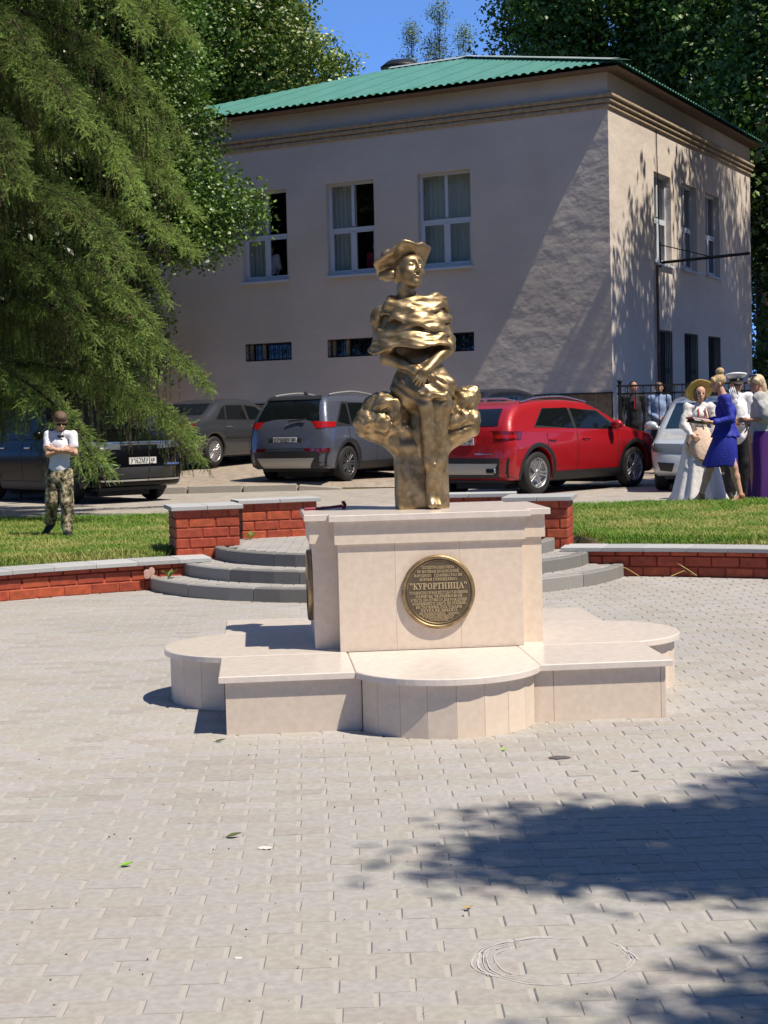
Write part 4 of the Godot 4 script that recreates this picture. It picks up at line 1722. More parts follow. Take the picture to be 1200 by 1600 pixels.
func build_fence() -> void:
	var o := thing("iron_fence", "black iron bar fence running from the building corner behind the people", "fence", Vector3(4.55, 0, -30.3), deg_to_rad(2.0))
	var y0 := 0.42
	var parts_ := [[2.08, 0.02], [1.93, 0.016], [0.62, 0.02]]
	for p in parts_:
		part("rail", bx(Vector3(7.4, 0.035, p[1]), 0.0, Vector3(3.7, p[0], 0)), M.iron, o)
	for i in 5:
		var x := 0.05 + i * 1.82
		part("post", bx(Vector3(0.06, 1.8, 0.06), 0.004, Vector3(x, 1.25, 0)), M.iron, o)
		part("post_cap", bx(Vector3(0.09, 0.05, 0.09), 0.015, Vector3(x, 2.17, 0)), M.iron, o)
	var bar := bx(Vector3(0.016, 1.52, 0.016), 0.0, Vector3(0, 1.34, 0.0))
	for i in 49:
		if i % 12 == 0:
			continue
		part("bar", bar, M.iron, o, at(0.05 + i * 0.1517, 0, 0.001 * (i % 3)))
	# a small ring between the upper rails over every other bar
	var ring := []
	var rr := []
	for j in 11:
		ring.append(Vector3(0.055 * cos(TAU * j / 10), 0.055 * sin(TAU * j / 10), 0))
		rr.append(0.006)
	var rm := MB.new()
	rm.tube(ring, rr, 5, false)
	var rmesh := rm.done()
	for i in 24:
		part("ring", rmesh, M.iron, o, at(0.05 + (i * 2 + 1) * 0.1517, 2.005, 0.02))


# ---------------------------------------------------------------- trees
func leaf_clump(leaves: int, reach: float, leaf: float, seed_: int, narrow := 0.6) -> ArrayMesh:
	var g := RandomNumberGenerator.new()
	g.seed = seed_
	var mb := MB.new()
	mb.coloured = true
	for i in leaves:
		var d := Vector3(g.randfn(), g.randfn() * 0.8, g.randfn()).normalized()
		var p := d * reach * pow(g.randf(), 0.45)
		var n := (d * 0.5 + Vector3(g.randfn() * 0.6, 0.7 + g.randfn() * 0.5, g.randfn() * 0.6)).normalized()
		var u := n.cross(Vector3(g.randfn(), g.randfn(), g.randfn())).normalized()
		var w := n.cross(u)
		var l := leaf * g.randf_range(0.7, 1.25)
		var q := g.randf_range(0.75, 1.25)
		mb.tint = Color(q * g.randf_range(0.9, 1.15), q, q * 0.9)
		var tip := p + u * l
		var mid := p + u * l * 0.45 - n * l * 0.06
		var i0 := mb.vert(p, n)
		mb.vert(mid + w * l * narrow * 0.5 + n * l * 0.08, (n - w * 0.3).normalized())
		mb.vert(tip, n)
		mb.vert(mid - w * l * narrow * 0.5 + n * l * 0.08, (n + w * 0.3).normalized())
		mb.tri_out(i0, i0 + 1, i0 + 2, n)
		mb.tri_out(i0, i0 + 2, i0 + 3, n)
	return mb.done()


func tree(called: String, label: String, category: String, group: String, foot: Vector3, fork: float, trunk_r: float, blobs: Array, count: int, clump: ArrayMesh, c0: Color, c1: Color, size := 1.0, sag := 0.0) -> Node3D:
	# blobs: [centre relative to the foot, radii]; leaf clumps fill their outer shells
	var o := thing(called, label, category, foot, 0.0, group)
	var mb := MB.new()
	var bendx := rng.randf_range(-0.2, 0.2)
	var top := Vector3(bendx, fork, rng.randf_range(-0.2, 0.2))
	mb.tube([Vector3(0, -0.3, 0), Vector3(0, 0.4, 0), Vector3(bendx * 0.4, fork * 0.5, 0), top], [trunk_r * 1.4, trunk_r, trunk_r * 0.8, trunk_r * 0.65], 10)
	part("trunk", mb.done(), M.bark, o)
	var volume := 0.0
	for b in blobs:
		volume += pow(b[1].x * b[1].y * b[1].z, 0.6667)
	var places := []
	var tints := PackedColorArray()
	var limbs := MB.new()
	for b in blobs:
		var c: Vector3 = b[0]
		var r: Vector3 = b[1]
		var mid := top.lerp(c, 0.5) + Vector3(0, 0.15 * (c - top).length() * rng.randf_range(0.0, 1.0), 0)
		limbs.tube([top - Vector3(0, 0.2, 0), mid, c], [trunk_r * 0.42, trunk_r * 0.28, trunk_r * 0.1], 6)
		for i in 5:
			var d := Vector3(rng.randfn(), rng.randfn(), rng.randfn()).normalized()
			limbs.tube([mid.lerp(c, rng.randf_range(0.2, 0.9)), c + d * r * 0.8], [trunk_r * 0.1, trunk_r * 0.03], 4, false)
		var n := int(count * pow(r.x * r.y * r.z, 0.6667) / volume)
		var tone := rng.randf_range(0.7, 1.25)
		for i in n:
			var d := Vector3(rng.randfn(), rng.randfn(), rng.randfn()).normalized()
			var p := c + d * r * pow(rng.randf(), 0.33) * rng.randf_range(0.85, 1.1) - Vector3(0, sag * rng.randf() * rng.randf(), 0)
			var basis := Basis(Vector3.UP, rng.randf() * TAU) * Basis(Vector3.RIGHT, rng.randf_range(-0.5, 0.5))
			places.append(Transform3D(basis.scaled(Vector3.ONE * size * rng.randf_range(0.7, 1.3)), p))
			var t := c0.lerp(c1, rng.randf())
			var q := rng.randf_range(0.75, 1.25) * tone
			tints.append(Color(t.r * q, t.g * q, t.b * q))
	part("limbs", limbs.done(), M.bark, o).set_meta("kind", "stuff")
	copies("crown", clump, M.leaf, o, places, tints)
	return o


func crown(centre: Vector3, radii: Vector3, lumps: int, seed_: int, share := 0.45) -> Array:  # an uneven crown of overlapping lumps
	var g := RandomNumberGenerator.new()
	g.seed = seed_
	var out := [[centre, radii * 0.62]]
	for i in lumps:
		var d := Vector3(g.randfn(), g.randfn() * 0.9, g.randfn()).normalized()
		out.append([centre + d * radii * g.randf_range(0.55, 0.85), radii * share * g.randf_range(0.65, 1.2)])
	return out


func spruce_twig(seed_: int) -> ArrayMesh:  # a shoot along +x set all round with needles
	var g := RandomNumberGenerator.new()
	g.seed = seed_
	var mb := MB.new()
	mb.coloured = true
	var long := 0.17
	mb.tint = Color(0.55, 0.42, 0.3)
	mb.tube([Vector3.ZERO, Vector3(long, 0, 0)], [0.0035, 0.002], 3, false)
	for i in 46:
		var t := (i + g.randf()) / 46.0
		var w := i * 2.4 + g.randf_range(-0.4, 0.4)
		var d := Vector3(0.75, cos(w), sin(w)).normalized()
		var p := Vector3(t * long, 0, 0)
		var l := 0.026 * g.randf_range(0.8, 1.15) * (1.0 - 0.25 * t)
		var u := d.cross(Vector3(g.randfn(), g.randfn(), g.randfn())).normalized() * 0.0036
		var q := g.randf_range(0.8, 1.2) * (0.85 + 0.35 * t)
		mb.tint = Color(q, q, q)
		mb.face(p - u, p + u, p + d * l)
	return mb.done()


func build_spruce() -> void:
	var foot := Vector3(-5.65, 0.27, -21.4)
	var o := thing("spruce_tree", "tall spruce with long drooping sunlit branches beside the boy", "tree", foot)
	var mb := MB.new()
	mb.tube([Vector3(0, -0.3, 0), Vector3(0, 0.5, 0), Vector3(0.05, 5, 0), Vector3(0.0, 10, 0), Vector3(0, 18.5, 0)], [0.34, 0.25, 0.2, 0.15, 0.03], 12)
	part("trunk", mb.done(), M.bark, o)
	var wood := MB.new()
	var twigs := [[], [], []]
	var tints := [PackedColorArray(), PackedColorArray(), PackedColorArray()]
	var g := RandomNumberGenerator.new()
	g.seed = 77
	var add := func(p: Vector3, d: Vector3, s: float, c: Color) -> void:
		var k := g.randi() % 3
		var roll := Basis(Vector3.RIGHT, g.randf() * TAU)
		twigs[k].append(Transform3D(along(d) * roll * Basis.from_scale(Vector3.ONE * s), p))
		tints[k].append(c)
	var h := 1.9
	var whorl := 0
	while h < 17.0:
		var reach := 3.3 - 0.05 * h if h < 8.5 else 2.85 * (18.0 - h) / 9.5
		var n := 9 if h < 9.5 else 5
		var thick := 1.0 if h < 9.8 else 0.35
		for i in n:
			var az := TAU * (i + g.randf_range(-0.28, 0.28)) / n + whorl * 1.17
			var out := Vector3(cos(az), 0, sin(az))
			if out.x < -0.55 and out.z < 0.3 and g.randf() < 0.6:
				continue
			var long := reach * g.randf_range(0.72, 1.1) * (1.12 if h < 2.7 and out.x > 0.5 else 1.0)
			var floor_ := 1.12 if out.x < 0.55 else 0.62
			var steps := 14
			var pts := []
			var rr := []
			var sway := g.randf_range(-0.5, 0.5)
			var sag_ := g.randf_range(0.28, 0.72)
			var bow := g.randf_range(1.7, 2.8)
			var cross := out.cross(Vector3.UP)
			for k in steps + 1:
				var t := float(k) / steps
				var drop := -long * (0.04 * t + sag_ * pow(t, bow))
				pts.append(Vector3(0, h + 0.3, 0) + out * (0.1 + long * sin(t * 1.1) / sin(1.1)) + cross * sway * t * t + Vector3(0, drop, 0))
				rr.append(lerpf(0.028, 0.005, t))
			var kept := 2
			while kept < steps and pts[kept].y > floor_ + 0.1:
				kept += 1
			wood.tube(pts.slice(0, kept + 1), rr.slice(0, kept + 1), 5, false)
			var shade := g.randf_range(-0.22, 0.22)
			var shoots := int(long * 27.0 * thick)
			for k in shoots:
				var t := lerpf(0.12, 1.0, (k + g.randf()) / shoots)
				var f := t * steps
				var j := mini(int(f), steps - 1)
				var p: Vector3 = pts[j].lerp(pts[j + 1], f - j)
				var dir: Vector3 = (pts[j + 1] - pts[j]).normalized()
				var flank := dir.cross(Vector3.UP).normalized() * (1.0 if k % 2 else -1.0)
				var sl := (0.20 + 0.34 * sin(PI * minf(t * 0.85 + 0.1, 1.0))) * g.randf_range(0.6, 1.2)
				var sd := (dir * g.randf_range(0.15, 0.8) + flank * g.randf_range(-0.2, 1.4) + Vector3(0, 0.1, 0)).normalized()
				var q := p
				var m := maxi(3, int(sl / 0.075))
				var tone := g.randf_range(-0.15, 0.15) + shade
				for e in m:
					var te := float(e + 1) / m
					sd = (sd + Vector3(g.randf_range(-0.12, 0.12), -0.07 - 0.42 * te * te, g.randf_range(-0.12, 0.12))).normalized()
					q += sd * 0.075
					if q.y < floor_ + g.randf_range(-0.15, 0.15):
						break
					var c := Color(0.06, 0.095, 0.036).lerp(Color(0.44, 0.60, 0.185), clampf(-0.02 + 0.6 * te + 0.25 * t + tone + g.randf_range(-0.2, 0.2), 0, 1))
					if g.randf() < 0.04:
						c = Color(0.24, 0.19, 0.11)
					# a tuft of short twigs that points every way, mostly outwards and down
					for w in 4 if e < m - 1 else 6:
						var away := Vector3(g.randfn(), g.randfn() * 0.8 - 0.15, g.randfn()).normalized()
						var k_ := c * g.randf_range(0.75, 1.3)
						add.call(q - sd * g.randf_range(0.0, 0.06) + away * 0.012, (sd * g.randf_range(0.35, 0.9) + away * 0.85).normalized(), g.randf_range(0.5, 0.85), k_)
				if g.randf() < 0.38 and t > 0.12 and t < 0.85:  # hanging grey-brown tassels under the branch
					var hang := p
					var grey := g.randf() < 0.5
					for e in g.randi_range(3, 9):
						var hd := Vector3(g.randf_range(-0.15, 0.15), -1, g.randf_range(-0.15, 0.15)).normalized()
						hang += hd * 0.11
						if hang.y < floor_:
							break
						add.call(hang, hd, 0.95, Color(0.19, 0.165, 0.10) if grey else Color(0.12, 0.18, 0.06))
		h += 0.80 if h < 9.8 else 0.8
		whorl += 1
	part("branches", wood.done(), M.bark, o).set_meta("kind", "stuff")
	for k in 3:
		copies("foliage", spruce_twig(100 + k), M.needle, o, twigs[k], tints[k])
	print("spruce twigs ", twigs[0].size() * 3)


func build_trees() -> void:
	var poplar_leaf := leaf_clump(26, 0.34, 0.085, 11, 0.85)
	var broad_leaf := leaf_clump(24, 0.46, 0.13, 12, 0.7)
	var small_leaf := leaf_clump(30, 0.5, 0.10, 13, 0.75)
	# left of the building, its lower boughs in front of the wall
	var blobs := crown(Vector3(-0.5, 8.9, -0.5), Vector3(2.55, 3.8, 2.6), 14, 31)
	blobs.append_array([[Vector3(2.35, 5.35, 1.6), Vector3(0.95, 0.65, 0.8)], [Vector3(2.0, 4.75, 1.8), Vector3(0.75, 0.5, 0.7)], [Vector3(1.6, 5.5, 1.2), Vector3(1.2, 0.8, 1.0)], [Vector3(1.25, 4.9, 1.2), Vector3(0.9, 0.6, 0.8)], [Vector3(1.0, 6.4, 1.0), Vector3(1.2, 1.0, 1.2)], [Vector3(0.75, 3.3, 1.2), Vector3(0.65, 0.5, 0.6)], [Vector3(0.75, 2.4, 1.2), Vector3(0.5, 0.4, 0.5)], [Vector3(1.35, 7.4, 0.4), Vector3(1.0, 1.2, 1.2)], [Vector3(0.2, 4.2, 0.9), Vector3(0.8, 0.9, 0.8)]])
	tree("poplar_tree", "glossy-leaved poplar between the spruce and the building, lower boughs over the wall", "tree", "", Vector3(-5.4, 0.5, -32.6), 5.0, 0.2, blobs, 5200, poplar_leaf, Color(0.055, 0.12, 0.026), Color(0.20, 0.31, 0.08), 1.0, 0.5)
	# behind the building, left
	blobs = crown(Vector3(0, 12.4, 0), Vector3(3.5, 4.0, 3.4), 12, 32)
	tree("broadleaf_tree", "light green leafy tree rising behind the left end of the roof", "tree", "", Vector3(-4.9, 1.0, -52.5), 8.0, 0.25, blobs, 3000, broad_leaf, Color(0.11, 0.20, 0.04), Color(0.30, 0.36, 0.09), 1.1, 0.3)
	blobs = crown(Vector3(0, 13.5, 0), Vector3(4.6, 5.5, 4.0), 14, 36)
	tree("broadleaf_tree", "tall dark green tree behind the poplar at the left end of the roof", "tree", "", Vector3(-9.6, 1.0, -50.0), 8.0, 0.3, blobs, 3800, broad_leaf, Color(0.06, 0.13, 0.03), Color(0.18, 0.28, 0.07), 1.1, 0.3)
	blobs = crown(Vector3(0, 10.5, 0), Vector3(5.0, 6.5, 4.5), 14, 37)
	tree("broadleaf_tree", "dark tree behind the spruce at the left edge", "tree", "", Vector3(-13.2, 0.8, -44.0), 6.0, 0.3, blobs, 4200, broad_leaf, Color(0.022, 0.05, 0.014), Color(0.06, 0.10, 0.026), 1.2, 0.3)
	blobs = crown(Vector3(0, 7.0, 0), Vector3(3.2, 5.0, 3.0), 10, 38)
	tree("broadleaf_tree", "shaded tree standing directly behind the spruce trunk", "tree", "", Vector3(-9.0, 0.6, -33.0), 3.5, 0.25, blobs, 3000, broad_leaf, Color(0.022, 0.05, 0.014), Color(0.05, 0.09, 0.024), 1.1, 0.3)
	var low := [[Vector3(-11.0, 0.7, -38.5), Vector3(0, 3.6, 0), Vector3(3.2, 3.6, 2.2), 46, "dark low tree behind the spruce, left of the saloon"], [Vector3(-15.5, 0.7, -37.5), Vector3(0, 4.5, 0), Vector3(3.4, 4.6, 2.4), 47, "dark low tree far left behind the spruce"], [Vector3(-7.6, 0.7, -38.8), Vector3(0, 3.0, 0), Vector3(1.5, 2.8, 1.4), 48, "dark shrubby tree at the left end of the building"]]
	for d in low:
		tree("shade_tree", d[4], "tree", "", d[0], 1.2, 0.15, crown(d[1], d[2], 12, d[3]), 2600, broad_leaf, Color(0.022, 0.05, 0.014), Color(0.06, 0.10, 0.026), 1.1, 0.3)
	# slim poplars in the gap of sky
	var slim := [[1.6, 16.6, 0.62, "slim young poplar, leftmost of those against the sky"], [2.75, 17.6, 0.8, "slim pointed poplar in the sky gap, next to the dark trees"], [3.9, 16.8, 0.75, "pale poplar top between the roof ridge and the dark trees"]]
	for k in 3:
		var s: Array = slim[k]
		var tall: float = s[1]
		blobs = []
		for i in 8:
			var t := i / 7.0
			blobs.append([Vector3(rng.randf_range(-0.2, 0.2), lerpf(6.5, tall, t), rng.randf_range(-0.2, 0.2)), Vector3(1, 1.6, 1) * float(s[2]) * (1.9 - 1.4 * t)])
		tree("poplar_tree", s[3], "tree", "", Vector3(s[0], 1.0, -66.0 - k), 6.0, 0.15, blobs, 2000, small_leaf, Color(0.13, 0.20, 0.085), Color(0.27, 0.35, 0.17), 0.7, 0.2)
	# the dark mass over the right end of the building
	var darks := [
		[Vector3(8.0, 1.0, -56.0), Vector3(0, 15.5, 0), Vector3(3.7, 8.0, 3.6), 41, "dark tall tree behind the hip of the roof"],
		[Vector3(13.5, 1.0, -55.0), Vector3(0, 14.5, 0), Vector3(4.6, 8.5, 4.5), 42, "large dark tree behind the right end of the roof"],
		[Vector3(15.2, 0.8, -47.5), Vector3(0, 9.5, 0), Vector3(3.3, 8.0, 3.6), 43, "dark tree close to the building's far right end"],
		[Vector3(12.6, 0.6, -46.6), Vector3(0, 7.5, 0), Vector3(2.5, 7.2, 2.6), 44, "dark leafy tree rising right beside the far end of the side wall"],
		[Vector3(17.5, 0.8, -58.0), Vector3(0, 9.5, 0), Vector3(5.5, 9.5, 4.5), 45, "dark tree deep behind the right edge"],
	]
	for d in darks:
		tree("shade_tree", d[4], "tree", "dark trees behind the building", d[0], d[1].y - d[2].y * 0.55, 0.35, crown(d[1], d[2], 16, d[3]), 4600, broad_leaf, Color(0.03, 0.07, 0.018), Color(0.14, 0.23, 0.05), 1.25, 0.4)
	# trees right of the frame, whose shade lies on the side wall and on the lot
	var off := [
		[Vector3(11.9, 0.4, -36.2), Vector3(0.2, 9.8, 0.6), Vector3(3.3, 5.6, 4.6), 50, 2300, "tree growing close to the side wall of the building"],
		[Vector3(13.0, 0.4, -31.5), Vector3(0, 11.0, 0), Vector3(4.4, 5.0, 4.0), 51, 2000, "tree right of the building that dapples its side wall"],
		[Vector3(17.5, 0.4, -37.5), Vector3(0, 13.5, 0), Vector3(5.0, 6.0, 4.6), 52, 2600, "tall tree right of the building, farther back"],
		[Vector3(12.6, 0.3, -24.2), Vector3(0, 9.5, 0), Vector3(3.9, 3.8, 3.2), 53, 1900, "tree beside the road right of the white car"],
		[Vector3(19.5, 0.3, -29.0), Vector3(0, 15.0, 0), Vector3(5.5, 6.5, 5.0), 54, 2600, "tall tree farther right of the road"],
	]
	for d in off:
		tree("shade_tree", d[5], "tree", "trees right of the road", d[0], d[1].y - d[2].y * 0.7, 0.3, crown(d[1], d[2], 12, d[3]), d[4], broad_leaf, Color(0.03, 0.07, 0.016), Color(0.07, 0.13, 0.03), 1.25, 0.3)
	# the tree by the path whose branch shades the lower right of the pavement
	var sun := SUN.normalized()
	var shade := [[Vector3(1.25, 0, -5.65), 7.0, Vector3(0.75, 0.2, 0.16)], [Vector3(0.55, 0, -5.25), 6.8, Vector3(0.40, 0.14, 0.13)], [Vector3(0.95, 0, -5.1), 6.6, Vector3(0.5, 0.12, 0.10)], [Vector3(1.6, 0, -5.3), 7.2, Vector3(0.7, 0.2, 0.26)], [Vector3(0.85, 0, -5.75), 7.1, Vector3(0.45, 0.12, 0.10)], [Vector3(1.35, 0, -4.12), 6.5, Vector3(0.42, 0.15, 0.16)], [Vector3(1.0, 0, -3.72), 6.4, Vector3(0.36, 0.12, 0.12)], [Vector3(2.1, 0, -6.1), 7.4, Vector3(0.8, 0.3, 0.35)], [Vector3(1.3, 0, -4.95), 6.7, Vector3(0.32, 0.1, 0.08)], [Vector3(2.3, 0, -4.5), 7.0, Vector3(0.6, 0.3, 0.35)]]
	blobs = []
	var foot := Vector3(8.2, 0, -2.2)
	for s in shade:
		blobs.append([s[0] + sun * (float(s[1]) / sun.y) - foot, s[2]])
	blobs.append_array(crown(Vector3(0, 9.0, 0), Vector3(1.8, 1.8, 1.8), 6, 61))
	tree("plaza_tree", "broad tree beside the plaza whose leafy branch shades the pavement", "tree", "", foot, 5.0, 0.22, blobs, 6500, small_leaf, Color(0.04, 0.09, 0.02), Color(0.09, 0.15, 0.035), 0.62, 0.0)
	# trees on the side of the camera, which windows and bronze mirror
	var round_ := [[Vector3(-13.5, 0, -9), 71, "park tree left of the plaza"], [Vector3(-14, 0, 1), 72, "park tree left of the path"], [Vector3(-9, 0, 9), 73, "park tree on the near left side of the path"], [Vector3(-1, 0, 11.5), 74, "park tree closing the view behind the path"], [Vector3(7, 0, 10.5), 77, "park tree on the near right side of the path"], [Vector3(-16, 0.3, -19), 75, "park tree left of the lawn"], [Vector3(-13.5, 0.3, -26.5), 80, "park tree beside the road left of the black crossover"], [Vector3(15.5, 0, 5), 76, "park tree right of the path"], [Vector3(19.5, 0, -4), 78, "park tree right of the plaza"], [Vector3(20, 0, -14), 79, "park tree right of the lawn"]]
	for r in round_:
		tree("park_tree", r[2], "tree", "park trees round the plaza", r[0], 4.0, 0.3, crown(Vector3(0, 10.0, 0), Vector3(5.2, 7.0, 5.2), 12, r[1]), 1700, broad_leaf, Color(0.03, 0.07, 0.016), Color(0.07, 0.13, 0.03), 2.0, 0.5)


# ---------------------------------------------------------------- cars; x forward, y up, z to the car's right, origin on the ground between the axles
class CarShape:
	var x0 := -2.2
	var x1 := 2.2
	var tops := PackedFloat32Array()
	var half := 0.89
	var belt := 0.96
	var sill := 0.22
	var lean := 0.38
	var wheel := 0.335
	var base := 2.6
	var tail := 0.3
	var nose := 0.35
	var missed := 0

	func curve(points: Array) -> void:
		x0 = points[0].x
		x1 = points[points.size() - 1].x
		var n := 240
		var raw := PackedFloat32Array()
		for i in n + 1:
			var x := lerpf(x0, x1, float(i) / n)
			var k := 0
			while k < points.size() - 2 and points[k + 1].x < x:
				k += 1
			var a: Vector2 = points[k]
			var b: Vector2 = points[k + 1]
			raw.append(lerpf(a.y, b.y, clampf((x - a.x) / (b.x - a.x), 0, 1)))
		for pass_ in 3:
			var next := raw.duplicate()
			for i in range(2, n - 1):
				next[i] = (raw[i - 2] + raw[i - 1] * 2.0 + raw[i] * 2.0 + raw[i + 1] * 2.0 + raw[i + 2]) / 8.0
			raw = next
		tops = raw

	func top(x: float) -> float:
		var f := clampf((x - x0) / (x1 - x0), 0.0, 0.9999) * 240.0
		var i := int(f)
		return lerpf(tops[i], tops[i + 1], f - i)

	static func smax(a: float, b: float, k: float) -> float:
		var h := maxf(k - absf(a - b), 0.0) / k
		return maxf(a, b) + h * h * k * 0.25

	func at(p: Vector3) -> float:
		var az := absf(p.z)
		var side := half
		if p.y < belt:
			var h := (belt - p.y) / (belt - sill)
			side -= 0.07 * h * h * h + 0.03 * (1.0 - smoothstep(0.0, 0.3, h)) - 0.012 * sin(h * PI)
		else:
			side -= 0.03 + lean * (p.y - belt)
		var f := smax((p.y - top(p.x)) * 0.8, az - side, 0.13)
		f = smax(f, sill - p.y + 0.04 * smoothstep(0.6, 1.0, absf(p.x) / x1), 0.05)
		var w := minf(az / half, 1.15)
		var up := (p.y - 0.55)
		f = smax(f, p.x - (x1 - nose * w * w * w * 0.5 - up * up * 0.35), 0.16)
		f = smax(f, (x0 + tail * w * w * w * 0.5 + up * up * (0.22 if p.y > 0.55 else 0.5)) - p.x, 0.14)
		for s in [-0.5, 0.5]:
			var d := Vector2(p.x - base * s, p.y - wheel).length() - wheel - 0.055
			f = maxf(f, -maxf(d, 0.5 - az))
		return f

	func normal(p: Vector3) -> Vector3:
		var e := 0.01
		var v := at(p)
		return Vector3(at(p + Vector3(e, 0, 0)) - v, at(p + Vector3(0, e, 0)) - v, at(p + Vector3(0, 0, e)) - v).normalized()

	func land(from: Vector3, d: Vector3) -> Vector3:  # the point of the skin that a ray meets
		var p := from
		for i in 70:
			var v := at(p)
			if v < 0.0006:
				break
			p += d * maxf(v * 0.75, 0.0015)
			if (p - from).length_squared() > 36.0:
				missed += 1
				return from + d * 3.0
		return p


func panel(sh: CarShape, mb: MB, q: Array, d: Vector3, off: float, nu := 6, nv := 4) -> void:  # q: four corners (u, v), counter-clockwise from outside, v up; laid on the skin along d
	var u_axis := Vector3.UP.cross(-d).normalized()
	var rows := []
	for i in nu + 1:
		var row := []
		for j in nv + 1:
			var s := float(i) / nu
			var t := float(j) / nv
			var uv: Vector2 = (q[0] as Vector2).lerp(q[1], s).lerp((q[3] as Vector2).lerp(q[2], s), t)
			var p := sh.land(u_axis * uv.x + Vector3(0, uv.y, 0) - d * 3.2, d)
			row.append(p + sh.normal(p) * off)
		rows.append(row)
	mb.grid(rows)


func side_panels(sh: CarShape, called: String, quads: Array, m: Material, root: Node3D, off := 0.006, nu := 6, nv := 4) -> void:  # the same on both sides; x, y as seen from the right
	for s in [1.0, -1.0]:
		var mb := MB.new()
		for q in quads:
			var p: Array = q
			if s < 0:
				p = [Vector2(-q[1].x, q[1].y), Vector2(-q[0].x, q[0].y), Vector2(-q[3].x, q[3].y), Vector2(-q[2].x, q[2].y)]
			panel(sh, mb, p, Vector3(0, 0, -s), off, nu, nv)
		part(called, mb.done(), m, root)


func end_panel(sh: CarShape, called: String, quads: Array, m: Material, root: Node3D, rear: bool, off := 0.006, nu := 8, nv := 4, slant := 0.0) -> MeshInstance3D:  # u is to the viewer's right who stands at that end
	var mb := MB.new()
	for q in quads:
		panel(sh, mb, q, Vector3(1 if rear else -1, slant, 0).normalized(), off, nu, nv)
	return part(called, mb.done(), m, root)


func corner_lamps(sh: CarShape, called: String, q: Array, m: Material, root: Node3D, rear: bool, off := 0.012, spread := 0.8) -> void:  # a lamp that wraps round both corners of one end
	for s in [1.0, -1.0]:
		var mb := MB.new()
		var d := Vector3(1.0 if rear else -1.0, 0, -s * spread).normalized()
		var p := q
		var flip: bool = (s > 0) != rear
		if flip:
			p = [Vector2(-q[1].x, q[1].y), Vector2(-q[0].x, q[0].y), Vector2(-q[3].x, q[3].y), Vector2(-q[2].x, q[2].y)]
		var corner: float = Vector3(sh.x0 + 0.1 if rear else sh.x1 - 0.1, 0, s * (sh.half - 0.05)).dot(Vector3.UP.cross(-d).normalized())
		var moved := []
		for w in p:
			moved.append(w + Vector2(corner, 0))
		panel(sh, mb, moved, d, off, 8, 4)
		part(called, mb.done(), m, root)


func wheel_meshes(r: float, spokes: int, rim_m: Material, twist := 0.0) -> Dictionary:
	var t := MB.new()
	var w := 0.105
	var ri := r * 0.70
	t.lathe([Vector2(ri, -w), Vector2(r * 0.86, -w - 0.004), Vector2(r * 0.965, -w + 0.02), Vector2(r, -w + 0.05), Vector2(r, w - 0.05), Vector2(r * 0.965, w - 0.02), Vector2(r * 0.86, w + 0.004), Vector2(ri, w)], 36)
	var rim := MB.new()
	rim.lathe([Vector2(ri, -w + 0.01), Vector2(ri + 0.004, w - 0.006), Vector2(ri - 0.018, w - 0.003), Vector2(ri - 0.03, w - 0.03), Vector2(ri - 0.045, -0.02), Vector2(0.0, -0.03)], 36)
	var sp := MB.new()
	for i in spokes:
		var a := TAU * i / spokes
		var n := Vector3(cos(a), 0, sin(a))
		var n2 := Vector3(cos(a + twist), 0, sin(a + twist))
		var side := Vector3(-sin(a), 0, cos(a))
		for k in 2:
			var path := [n * 0.04 + Vector3(0, w - 0.035, 0) + side * (0.02 * (k * 2 - 1)), n2 * (ri * 0.55) + Vector3(0, w - 0.022, 0) + side * (0.022 * (k * 2 - 1)), n2 * (ri - 0.01) + Vector3(0, w - 0.02, 0) + side * (0.034 * (k * 2 - 1))]
			sp.tube(path, [0.022, 0.018, 0.017], 5, true, 0.8)
	sp.lathe([Vector2(0.058, w - 0.05), Vector2(0.055, w - 0.018), Vector2(0.03, w - 0.01), Vector2(0.0, w - 0.008)], 16)
	return {tyre = t.done(), rim = rim.done(), spokes = sp.done(), m = rim_m}


func plate_text(root: Node3D, text: String, t: Transform3D) -> void:
	var p := part("number_plate", bx(Vector3(0.52, 0.112, 0.012), 0.004), M.plate, root, t)
	var edge := MB.new()
	for e in [[Vector3(0, 0.051, 0.0065), Vector3(0.5, 0.004, 0.002)], [Vector3(0, -0.051, 0.0065), Vector3(0.5, 0.004, 0.002)], [Vector3(-0.25, 0, 0.0065), Vector3(0.004, 0.106, 0.002)], [Vector3(0.25, 0, 0.0065), Vector3(0.004, 0.106, 0.002)], [Vector3(0.118, 0, 0.0065), Vector3(0.004, 0.1, 0.002)]]:
		edge.box(e[0], e[1])
	part("plate_border", edge.done(), M.ink, p)
	var parts_ := text.split("|")
	var m := lettering(parts_[0], 0.086, 0.003, "Droid Sans")
	var wide := m.get_aabb().size.x
	part("plate_lettering", m, M.ink, p, Transform3D(Basis().scaled(Vector3(minf(1.0, 0.335 / wide), 1, 1)), Vector3(-0.066, 0, 0.0065)))
	if parts_.size() > 1:
		m = lettering(parts_[1], 0.06, 0.003, "Droid Sans")
		part("plate_lettering", m, M.ink, p, at(0.183, 0.008, 0.0065))
		m = lettering("RUS", 0.02, 0.003, "Droid Sans")
		part("plate_lettering", m, M.ink, p, at(0.17, -0.038, 0.0065))


